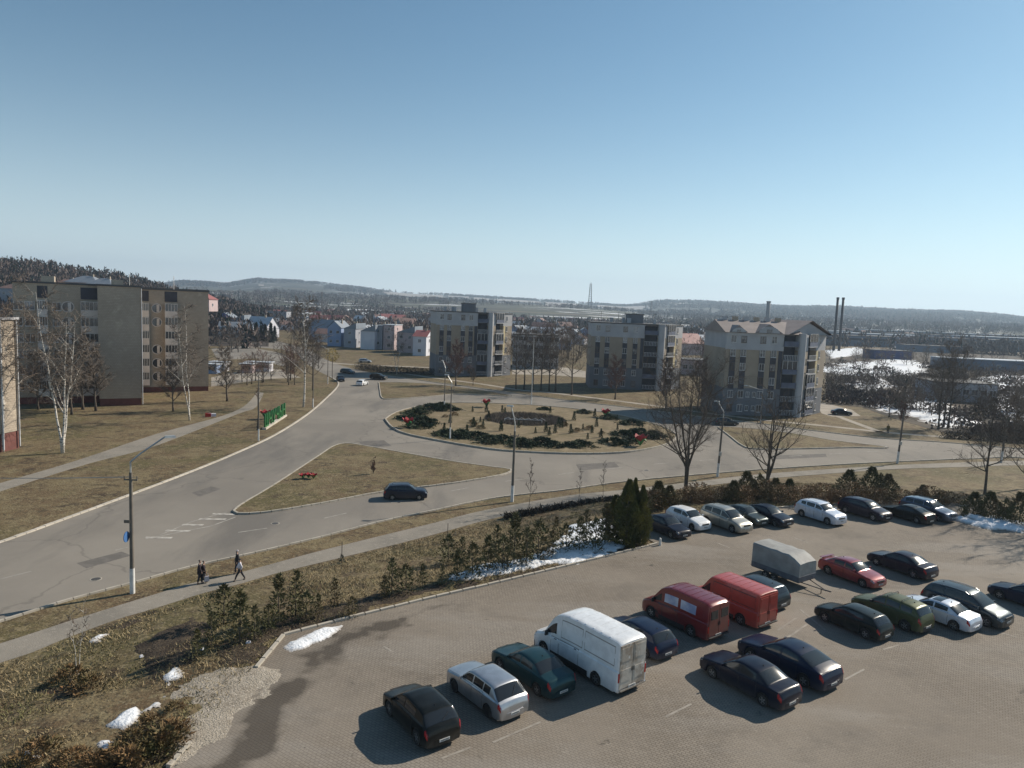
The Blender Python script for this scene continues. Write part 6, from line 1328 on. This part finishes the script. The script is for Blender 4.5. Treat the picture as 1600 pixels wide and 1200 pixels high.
M_valley = multimat('dark_valley_scrub', [((.06, .05, .04),), ((.11, .085, .06), .05, .45, .6, 3), ((.04, .035, .032), .12, .5, .62, 8)], bump=.8)
field_sheet('valley_ground', [(1290, 632), (1290, 545), (1420, 545), (1700, 560), (1900, 600), (1800, 690), (1560, 684), (1470, 675), (1400, 655), (1345, 636)], M_valley)
M_steppe = multimat('pale_brown_field', [((.21, .165, .11),), ((.17, .13, .09), .02, .45, .6, 3, (1, 3, 1, 0)), ((.75, .77, .8), .012, .64, .67, 7, (1, 4, 1, 0))], bump=.2)
field_sheet('pale_field', [(1300, 543), (1300, 525), (1700, 533), (1900, 540), (1900, 560), (1600, 556)], M_steppe)
rs = random.Random(77); Q = []
while len(Q) < 850:
    px = rs.uniform(1290, 1660); py = rs.uniform(566, 684); x, y = G(px, py)
    if float(fbm([x], [y], 14, 5)[0]) > .0 and inpoly([x], [y], GG([(1290, 632), (1290, 566), (1420, 560), (1700, 566), (1900, 600), (1800, 690), (1560, 684), (1470, 672), (1400, 652), (1345, 632)]))[0]: Q.append((x, y, .6))
far_wood('valley_scrub', Q, [M_fw, M_fc], (1.2, 3.4), (1.0, 2.4), .1, 8, 'tangled dark scrub in the snowy valley')
# far small houses
hm = [M_hwhite, M_hgrey, M_hpink, M_wpale, M_hblue]; rm = [M_rslate, M_rlight, M_rred, M_rbrown, M_rslate, M_rlight]
r6 = random.Random(9); hp = []
def simple_house(w, d, h, rise, wm, rf):
    t = thing('far_house', '', 'house'); MB().b2(-w / 2, w / 2, 0, d, 0, h).add([(-w / 2, 0, h), (-w / 2, d, h), (-w / 2, d / 2, h + rise), (w / 2, 0, h), (w / 2, d, h), (w / 2, d / 2, h + rise)], [(0, 2, 1), (3, 4, 5)]).build('wall', wm, t)
    MB().add([(-w / 2 - .4, -.4, h - .1), (w / 2 + .4, -.4, h - .1), (w / 2 + .4, d / 2, h + rise), (-w / 2 - .4, d / 2, h + rise), (w / 2 + .4, d + .4, h - .1), (-w / 2 - .4, d + .4, h - .1)], [(0, 1, 2, 3), (3, 2, 4, 5)]).build('roof', rf, t)
    for k in (-.25, .25): window(t, k * w, h * .55, 1.3, 1.3, 0)
    bpy.context.view_layer.update(); return [build_tree(t), {}]
cn = {M_hwhite.name: 'white', M_hgrey.name: 'grey', M_hpink.name: 'pinkish', M_wpale.name: 'pale', M_hblue.name: 'blue-grey'}
rnm = {M_rslate.name: 'slate', M_rlight.name: 'light', M_rred.name: 'red', M_rbrown.name: 'brown'}
for i in range(10):
    a = hm[i % 5]; b = rm[(i * 5 + i // 2) % 6]; PROTO['h%d' % i] = simple_house(r6.uniform(9, 14), 9, r6.uniform(3.5, 6.5), r6.uniform(2.5, 4), a, b); hp.append(f'small {cn[a.name]} house with a {rnm[b.name]} roof in the far town')
for i in range(270):
    px = r6.uniform(330, 1130) if i % 4 else r6.uniform(1130, 1620); d = r6.uniform(360, 1300) if px < 1130 else r6.uniform(900, 1700); x, y = az_ray(px, d)
    k = i % 10; put('h%d' % k, x, y, r6.uniform(.9, 1.35), r6.uniform(-.6, .6) + (1.57 if r6.random() < .3 else 0), hp[k], 'small houses of the far town')
# industry on the right
def shed(label, px, d, w, h, m, rf, dep=30):
    x, y = az_ray(px, d); t = thing('industrial_hall', label, 'building', (x, y, 0), R_(r6.uniform(-8, 8)), 'industrial halls on the right horizon'); MB().b2(-w / 2, w / 2, 0, dep, 0, h).build('wall', m, t); MB().b2(-w / 2 - .4, w / 2 + .4, -.4, dep + .4, h, h + .5).build('roof', rf, t); MB().b2(-w / 2 + 2, w / 2 - 2, -.1, .05, h * .6, h * .8).build('window_strip', M_wingl, t)
M_hall = mat('blue_grey_cladding', (.14, .17, .23), .8, (.11, .14, .19), .05)
for i, (px, d, w, h, rr) in enumerate(((1335, 700, 75, 9, 0), (1385, 820, 90, 10, 1), (1440, 760, 70, 9, 0), (1490, 900, 120, 11, 0), (1545, 780, 80, 10, 0), (1590, 850, 90, 12, 1), (1290, 860, 60, 11, 1), (1240, 900, 70, 10, 0), (1420, 1150, 110, 12, 1), (1190, 1000, 60, 10, 1), (1530, 1200, 130, 12, 1))):
    shed(('wide', 'long', 'low', 'very long', 'dull', 'tall', 'narrow', 'plain', 'distant', 'leftmost', 'farthest')[i] + ' blue-grey industrial hall on the right horizon', px, d, w, h, M_hall, M_rlight if rr else M_roofb)
def shed2(label, px, py, w, h, m, rf, rz=0, dep=14):
    x, y = G(px, py); t = thing('low_shed', label, 'building', (x, y, 0), R_(rz)); MB().b2(-w / 2, w / 2, 0, dep, 0, h).build('wall', m, t); MB().b2(-w / 2 - .3, w / 2 + .3, -.3, dep + .3, h, h + .35).build('roof', rf, t)
    for k in range(3): window(t, -w / 2 + w * (k + .5) / 3, h * .5, 2, 1.2, 0)
shed2('dark blue roofed low shed beyond the snow field', 1460, 551, 46, 5, M_hall, M_roofb, -6); shed2('long blue wall and shed at the right edge beyond the valley', 1560, 580, 50, 5, M_hall, M_rlight, -6); shed2('small dark blue hall left of the dark trees beyond the snow', 1395, 562, 22, 5, mat('deep_blue_cladding', (.05, .06, .16), .8), M_roofb, 0)
def chimney(name, label, px, d, h, r, m, cap=None):
    x, y = az_ray(px, d); t = thing(name, label, 'chimney', (x, y, 0)); MB().tube([(0, 0, 0), (0, 0, h * .5), (0, 0, h)], [r * 1.2, r * 1.05, r], 12).build('shaft', m, t, smooth=True)
    MB().tube([(0, 0, h - 1.5), (0, 0, h)], [r * 1.2, r * 1.2], 12).build('rim', cap or m, t); return t
M_cdark = mat('dark_steel_stack', (.03, .032, .04), .7); M_cgrey = mat('grey_concrete_stack', (.22, .22, .23), .9)
chimney('factory_chimney', 'left one of the pair of tall thin black chimneys', 1306, 560, 20 + 560 * .0355 - 2, .8, M_cdark).location[2] = 0
chimney('factory_chimney', 'right one of the pair of tall thin black chimneys', 1314.5, 560, 20 + 560 * .0355 - 2, .8, M_cdark)
chimney('factory_chimney', 'single grey chimney standing behind the gabled corner house roof', 1199, 900, 20 + 900 * .0245, 2.2, M_cgrey)
def mast(label, px, ytop, ybase, d, w):
    x, y = az_ray(px, d); z0 = hz(px, ybase, d); z1 = hz(px, ytop, d); t = thing('lattice_mast', label, 'mast', (x, y, z0)); h = z1 - z0; m = MB(); k = 12
    for sx, sy in ((-1, -1), (1, -1), (1, 1), (-1, 1)): m.tube([(sx * w, sy * w, 0), (sx * w * .4, sy * w * .4, h)], w * .16, 4)
    m.build('legs', M_cgrey, t); m = MB()
    for i in range(k):
        a = w * (1 - .6 * i / k); b = w * (1 - .6 * (i + 1) / k); za, zb = h * i / k, h * (i + 1) / k
        for s_ in (-1, 1): m.tube([(-a, s_ * a, za), (b, s_ * b, zb)], w * .09, 3).tube([(s_ * a, a, za), (s_ * b, -b, zb)], w * .09, 3)
    m.build('bracing', M_cgrey, t); MB().tube([(0, 0, h), (0, 0, h * 1.05)], w * .12, 4).build('antenna', M_cgrey, t)
mast('thin lattice mast on the distant hill in the middle of the skyline', 921, 443, 480, 2200, 5)
mast('thin lattice mast behind the roof of the middle corner house', 1017, 470, 495, 1300, 1.6)
mast('thin dark church spire mast above the left row houses', 503, 456, 500, 500, .5)
# kiosks by the path
for i, (px, py, w, lb, mm) in enumerate(((403, 580, 6.5, 'white market kiosk with a dark sign strip beside the left clump of trees', M_hwhite), (385, 583, 3, 'small reddish market stall left of the white kiosk', M_hpink), (340, 580, 4, 'white and red market stall near the brick block', M_hwhite), (331, 584, 2.5, 'blue market stall at the corner of the brick block', M_hblue))):
    x, y = G(px, py); t = thing('market_kiosk', lb, 'kiosk', (x, y, 0)); MB().b2(-w / 2, w / 2, 0, 3, 0, 2.4).build('wall', mm, t); MB().b2(-w / 2 - .4, w / 2 + .4, -.9, 3.2, 2.4, 2.65).build('roof', M_rlight, t); MB().b2(-w / 2 + .4, w / 2 - .4, -.06, .02, 1.0, 1.9).build('counter_window', M_wingl, t); MB().b2(-w / 2 + .2, w / 2 - .2, -.95, -.9, 2.3, 2.6).build('sign_strip', M_roofb, t)
# bench-like box and red item by the path
x, y = G(325, 651); t = thing('red_white_box', 'small red and white box lying beside the footpath', 'box', (x, y, 0), .5); MB().box((0, 0, .3), (.9, .6, .6)).build('body', M_red, t); MB().box((.8, .1, .25), (.9, .5, .5)).build('lid', M_hwhite, t)
# hedge strips in front of the row houses and dark hedges
M_hedge = leafmat('dark_bare_hedge', (.05, .042, .034), (.075, .06, .045))
def hedge(label, px, h=1.2, w=1.4, n=5000, seed=1):
    L = resample(GG(px), 1.0); rn = np.random.RandomState(seed); L = np.array(L); i = rn.randint(0, len(L) - 1, n); t = rn.rand(n)[:, None]; P2 = L[i] * (1 - t) + L[i + 1] * t; P = np.c_[P2 + rn.randn(n, 2) * w * .35, rn.rand(n) * h]
    D = rn.randn(n, 3); D[:, 2] += .8; D /= np.linalg.norm(D, axis=1)[:, None]; E = np.cross(D, rn.randn(n, 3)); E /= np.linalg.norm(E, axis=1)[:, None]; V = np.stack([P - E * .07, P + E * .07, P + D * .35], 1).reshape(-1, 3)
    tag(MB().arrays(V, np.arange(3 * n).reshape(-1, 3)).build('hedge', M_hedge), label, 'hedge')
hedge('dark low hedge below the gabled row houses', [(560, 577), (600, 582), (680, 586)], 1.8, 3, 6000, 2)
hedge('brown hedge along the far roadside at the right', [(1475, 684), (1600, 692), (1700, 700)], 1.2, 1.5, 5000, 3)
hedge('low brown hedge along the pavement edge left of the cypress', [(790, 812), (880, 795), (965, 783)], .5, .8, 2500, 5)

# ================================================================== STREET FURNITURE
M_conc = mat('lamp_post_concrete', (.16, .14, .115), .9, (.12, .105, .09), 2); M_limew = mat('whitewashed_base', (.7, .69, .66), .85, (.55, .54, .52), 2); M_galv = mat('galvanised_arm', (.5, .5, .48), .45, (.4, .4, .4), 3, .5)
def lamp(kind, label, px, py, h, armdir=30, armh=2.6, arml=2.6, sign=None, box=False, w=.13, lean=0, zz=0):
    x, y = G(px, py); t = thing('lamp_post', label, 'street lamp', (x, y, zz), 0, 'lamp posts along the roads'); t.rotation_euler = (0, R_(lean), 0)
    MB().tube([(0, 0, -.2), (0, 0, h)], [w * 1.25, w * .8], 8).build('pole', M_conc, t, smooth=50)
    MB().tube([(0, 0, 0), (0, 0, 1.75)], [w * 1.32, w * 1.27], 8).build('white_base', M_limew, t, smooth=50)
    if armh:
        a = R_(armdir); c, s_ = math.cos(a), math.sin(a); MB().tube([(0, 0, h - .3), (0, 0, h + .7), (c * arml * .25, s_ * arml * .25, h + armh * .55), (c * arml * .85, s_ * arml * .85, h + armh)], .065, 6).build('arm', M_galv, t)
        MB().box((c * arml, s_ * arml, h + armh + .03), (.75, .26, .14), a, 0, .8).build('lamp_head', M_galv, t)
        m = MB(); m.b2(-.45, .45, -.04, .04, h - .55, h - .45)
        for k in (-.42, .42): m.tube([(k, 0, h - .45), (k, 0, h - .25)], .04, 5)
        m.build('crossarm', M_conc, t)
    if sign:
        n = 14; zs = 4.0; MB().add([(-.2, -.36 * math.cos(2 * math.pi * k / n) - .3, zs + .36 * math.sin(2 * math.pi * k / n)) for k in range(n)] + [(-.16, -.36 * math.cos(2 * math.pi * k / n) - .3, zs + .36 * math.sin(2 * math.pi * k / n)) for k in range(n)], [tuple(range(n)), tuple(range(2 * n - 1, n - 1, -1))] + [(k, n + k, n + (k + 1) % n, (k + 1) % n) for k in range(n)]).build('round_sign', mat('blue_sign_face', (.06, .16, .38), .5), t)
        MB().b2(-.4, 0, -.19, -.16, 4.9, 5.1).build('bracket', M_conc, t)
    if box: MB().box((0, -.2, 3.0), (.3, .25, .5)).build('junction_box', M_galv, t)
    return t
lamp('a', 'concrete lamp post with a small blue sign, nearest on the left', 207, 927, 8.3, 35, 2.2, 2.4, sign=True)
lamp('a', 'dark lamp post between the traffic island and the pavement saplings', 800, 784, 7.5, 180, 2.6, .6)
lamp('a', 'lamp post beside the large spreading tree', 1121, 745, 7.6, 150, 1.9, 1.0, box=True, lean=1.5)
lamp('a', 'leaning lamp post with a box on the open roadside at right', 1402, 724, 7.6, 90, 0, 0, box=True, lean=2)
lamp('a', 'lamp post near the right edge of the picture', 1564, 723, 7.2, 90, 0, 0, lean=2)
lamp('a', 'lamp post on the near side of the roundabout bushes', 703, 687, 7.9, 180, 1.8, .8, w=.09, zz=.16)
lamp('a', 'lamp post behind the roundabout beside the left corner house', 694, 640, 7.5, 120, 2.0, 1.5, w=.09)
lamp('a', 'thin lamp post in front of the green letters', 404, 689, 9.5, 90, 0, 0, w=.08)
lamp('a', 'lamp post beside the tall birch', 489, 637, 8.5, 90, 0, 0, w=.09)
lamp('a', 'lamp post with long arm in front of the gabled corner house', 1188, 662, 6.0, 170, 1.2, 3.2, w=.09)
lamp('a', 'lamp post at the road left of the yellow crowned tree', 512, 600, 8.0, 180, 1.2, 1.5, w=.09)
x, y = G(830, 633); t = thing('tall_mast_light', 'thin tall pole at the back of the roundabout', 'pole', (x, y, .1)); MB().tube([(0, 0, 0), (0, 0, 14)], [.12, .05], 6).build('pole', M_galv, t); MB().tube([(0, 0, 0), (0, 0, 1.6)], .14, 6).build('white_base', M_limew, t)
x, y = G(815, 665, .16); t = thing('pergola_frame', 'white low metal frame over the brown ring bed', 'frame', (x, y, .16)); m = MB()
for k in range(6): m.tube([(k * 1.2 - 3, 3, .6), (k * 1.2 - 2.4, 3.2, .9), (k * 1.2 - 1.8, 3, .6)], .035, 4)
m.tube([(-3, 3, .6), (3.6, 3, .6)], .05, 4); m.build('bars', M_frame, t); MB().tube([(-3, 3, 0), (-3, 3, .7)], .05, 4).build('leg', M_frame, t); MB().tube([(3.6, 3, 0), (3.6, 3, .7)], .05, 4).build('leg', M_frame, t)
x, y = G(1031, 852, ZL); t = thing('concrete_bollard', 'short pale bollard at the kerb end beside the cypress', 'bollard', (x, y, ZL)); MB().tube([(0, 0, 0), (0, 0, .55)], [.12, .1], 8).build('post', M_limew, t); MB().tube([(0, 0, .55), (0, 0, .62)], [.11, .05], 8).build('cap', M_limew, t)
# overhead wire drooping to the nearest lamp post
a = Vector((*G(207, 927), 8.0)); b = Vector((-62, 50, 8.4)); m = MB()
for dx in (0, .45):
    pts = [tuple(a.lerp(b, i / 12) + Vector((dx, 0, -1.1 * math.sin(math.pi * i / 12)))) for i in range(13)]; m = MB().tube(pts, .014, 4); tag(m.build('overhead_wire', M_galv), ('upper' if dx == 0 else 'lower') + ' overhead wire running left from the nearest lamp post', 'wire')
# green letters
def letters():
    p0 = G(413, 671); p1 = G(445, 650.5); o, rz, L = frame_of(p0, p1); t = thing('letter_sign', 'row of tall green letters on a pale plinth beside the road', 'sign', o, rz)
    MB().b2(-.3, L + .2, -.35, .25, 0, .3).build('plinth', M_kerbw, t); M_let = mat('green_letter_paint', (.022, .16, .04), .5, (.018, .12, .03), 3); w = 'ШЧУЧЫН'
    for i, ch in enumerate(w):
        cu = bpy.data.curves.new('letter', 'FONT'); cu.body = ch; cu.size = 2.9; cu.extrude = .12; cu.align_x = 'CENTER'; cu.materials.append(M_let)
        ob = bpy.data.objects.new('letter', cu); COL.objects.link(ob); ob.parent = t; ob.location = (L * (i + .5) / len(w), -.05, .3); ob.rotation_euler = (R_(90), 0, 0); ob.scale = (L / len(w) / 2.25, 1, 1.0)
        bpy.context.view_layer.update(); me = bpy.data.meshes.new_from_object(ob.evaluated_get(bpy.context.evaluated_depsgraph_get())); o2 = bpy.data.objects.new('letter_shape', me); COL.objects.link(o2); o2.parent = t; o2.location = ob.location; o2.rotation_euler = ob.rotation_euler; o2.scale = ob.scale; bpy.data.objects.remove(ob); o2.name = 'letter'
letters()

# ================================================================== PEOPLE
M_skin = mat('skin', (.45, .28, .2), .6); M_hair = mat('dark_hair', (.03, .022, .018), .7); M_shoe = mat('dark_shoes', (.03, .028, .026), .6)
def skinmesh(name, verts, edges, radii, m, parent, sub=2):
    me = bpy.data.meshes.new(name); me.from_pydata(verts, edges, []); o = bpy.data.objects.new(name, me); COL.objects.link(o); o.parent = parent; me.materials.append(m)
    md = o.modifiers.new('skin', 'SKIN'); md.use_smooth_shade = True
    for i, r in enumerate(radii): d = me.skin_vertices[0].data[i]; d.radius = (r, r) if not hasattr(r, '__len__') else r
    me.skin_vertices[0].data[0].use_root = True
    s = o.modifiers.new('sub', 'SUBSURF'); s.levels = sub; s.render_levels = sub; return o
def person(label, x, y, z, head, h, coat, trousers, hair, stride=.3, long_coat=False, group='people'):
    k = h / 1.75; t = thing('person', label, 'person', (x, y, z), R_(head), group); t.scale = (k, k, k); s = stride
    V = [(0, 0, .95), (0, 0, 1.15), (0, 0, 1.38), (.02, 0, 1.5), (.03, 0, 1.60), (.03, 0, 1.69)]; E = [(0, 1), (1, 2), (2, 3), (3, 4), (4, 5)]; Rr = [(.13, .15), (.12, .14), (.12, .17), .05, (.085, .075), (.08, .065)]
    V += [(.115, 0, 1.60)]; E += [(4, 6)]; Rr += [.022]          # nose
    for sg in (1, -1):
        a = len(V); sw = s * .5 * sg; V += [(0, sg * .17, 1.42), (-sw * .35, sg * .22, 1.16), (-sw * .35 + .10, sg * .23, .93), (-sw * .35 + .13, sg * .23, .86)]; E += [(2, a), (a, a + 1), (a + 1, a + 2), (a + 2, a + 3)]; Rr += [.06, .045, .032, .03]
        for f in range(5): V.append((-sw * .35 + .12 + .016 * (f - 2), sg * (.215 if f else .19), .77 + (.02 if f in (0, 4) else 0) + (.03 if f == 0 else 0))); E.append((a + 3, len(V) - 1)); Rr.append(.009)
        b = len(V); V += [(0, sg * .09, .88), (sw * .55 + .04, sg * .10, .50), (sw, sg * .10, .10), (sw + .14, sg * .11, .04)]; E += [(0, b), (b, b + 1), (b + 1, b + 2), (b + 2, b + 3)]; Rr += [.10, .065, .042, .04]
    skinmesh('body', V, E, Rr, M_skin, t)
    # coat
    V = [(0, 0, .92), (0, 0, 1.15), (0, 0, 1.38), (.01, 0, 1.47)]; E = [(0, 1), (1, 2), (2, 3)]; Rr = [(.18, .20), (.155, .18), (.155, .205), .085]
    if long_coat: V.append((0, 0, .68)); E.append((0, 4)); Rr.append((.19, .2))
    for sg in (1, -1): a = len(V); sw = s * .5 * sg; V += [(0, sg * .185, 1.42), (-sw * .35, sg * .23, 1.16), (-sw * .35 + .10, sg * .235, .93)]; E += [(2, a), (a, a + 1), (a + 1, a + 2)]; Rr += [.075, .06, .048]
    skinmesh('coat', V, E, Rr, coat, t)
    V = [(0, 0, .93)]; E = []; Rr = [(.14, .16)]
    for sg in (1, -1): b = len(V); sw = s * .5 * sg; V += [(0, sg * .09, .86), (sw * .55 + .04, sg * .10, .50), (sw, sg * .10, .12)]; E += [(0, b), (b, b + 1), (b + 1, b + 2)]; Rr += [.115, .08, .06]
    skinmesh('trousers', V, E, Rr, trousers, t)
    for sg in (1, -1): sw = s * .5 * sg; skinmesh('shoe', [(sw - .05, sg * .1, .05), (sw + .16, sg * .11, .04)], [(0, 1)], [.055, .045], M_shoe, t, 1)
    skinmesh('hair', [(-.01, 0, 1.63), (.0, 0, 1.70), (.03, 0, 1.735)], [(0, 1), (1, 2)], [(.085, .085), (.09, .08), (.06, .055)], hair, t); return t
M_cdk = mat('dark_plum_coat', (.035, .022, .028), .8); M_cbk = mat('black_coat', (.018, .018, .022), .8); M_cwh = mat('white_jacket', (.66, .63, .68), .7); M_jean = mat('dark_trousers', (.022, .022, .03), .8); M_hatw = mat('pale_hat', (.55, .5, .52), .8); M_cbr = mat('yellow_brown_coat', (.16, .11, .03), .8)
x, y = G(312, 912, .03); person('person in a long dark plum coat, left one of the close pair on the pavement', x, y, .03, 20, 1.72, M_cdk, M_jean, M_hair, .25, True)
x, y = G(318, 911, .03); person('person in a dark coat, right one of the close pair on the pavement', x, y, .03, 25, 1.62, M_cdk, M_jean, M_hair, .3)
x, y = G(375, 907, .03); person('person in a white jacket and black trousers striding along the pavement', x, y, .03, 205, 1.6, M_cwh, M_jean, M_hair, .75)
x, y = G(371, 896, .03); person('taller person in black with a pale hat behind the white-jacketed walker', x, y, .03, 205, 1.78, M_cbk, M_jean, M_hatw, .3, True)
x, y = G(1387, 678); person('person in a yellowish brown coat standing at the far roadside', x, y, .02, 250, 1.8, M_cbr, M_jean, M_hair, .15, True)
# pale bag carried by the pair
x, y = G(323, 911, .03); t = thing('shopping_bag', 'pale shopping bag held beside the pair in dark coats', 'bag', (x, y, .15), .5); m = MB(); m.box((0, 0, .2), (.34, .14, .36), 0, 0, .8); m.build('bag_body', M_hatw, t, smooth=30); MB().tube([(-.1, 0, .38), (-.07, 0, .6), (.07, 0, .6), (.1, 0, .38)], .012, 5).build('handle', M_hatw, t)
# litter
for i, (px, py) in enumerate(((388, 1006), (316, 1016), (221, 1028))):
    x, y, z = S(px, py); t = thing('litter_scrap', ('largest white scrap of litter beside the kerb corner', 'small white scrap of litter on the bank', 'small white scrap of litter left of the dark soil')[i], 'litter', (x, y, z + .05), i); MB().box((0, 0, .06), (.28 - .06 * i, .2, .10), .4, 0, .6).build('scrap', M_hwhite, t)
# ================================================================== AIR
hb = MB().b2(-6800, 6800, -200, 6900, -1.0, 330)
hz_o = tag(hb.build('haze', []), kind='stuff')
hm_ = bpy.data.materials.new('haze_air'); hm_.use_nodes = True; nt2 = hm_.node_tree; nt2.nodes.clear(); o_ = nt2.nodes.new('ShaderNodeOutputMaterial'); pv = nt2.nodes.new('ShaderNodeVolumePrincipled')
pv.inputs['Color'].default_value = (.62, .80, 1, 1); pv.inputs['Density'].default_value = .00015; pv.inputs['Anisotropy'].default_value = .3
nt2.links.new(pv.outputs[0], o_.inputs['Volume']); hz_o.data.materials.append(hm_)
for o in list(bpy.data.objects):   # prototypes that were never placed are removed
    if o.parent is None and o.type == 'EMPTY' and o.get('label', 'x') == '':
        for c in list(o.children_recursive): bpy.data.objects.remove(c)
        bpy.data.objects.remove(o)
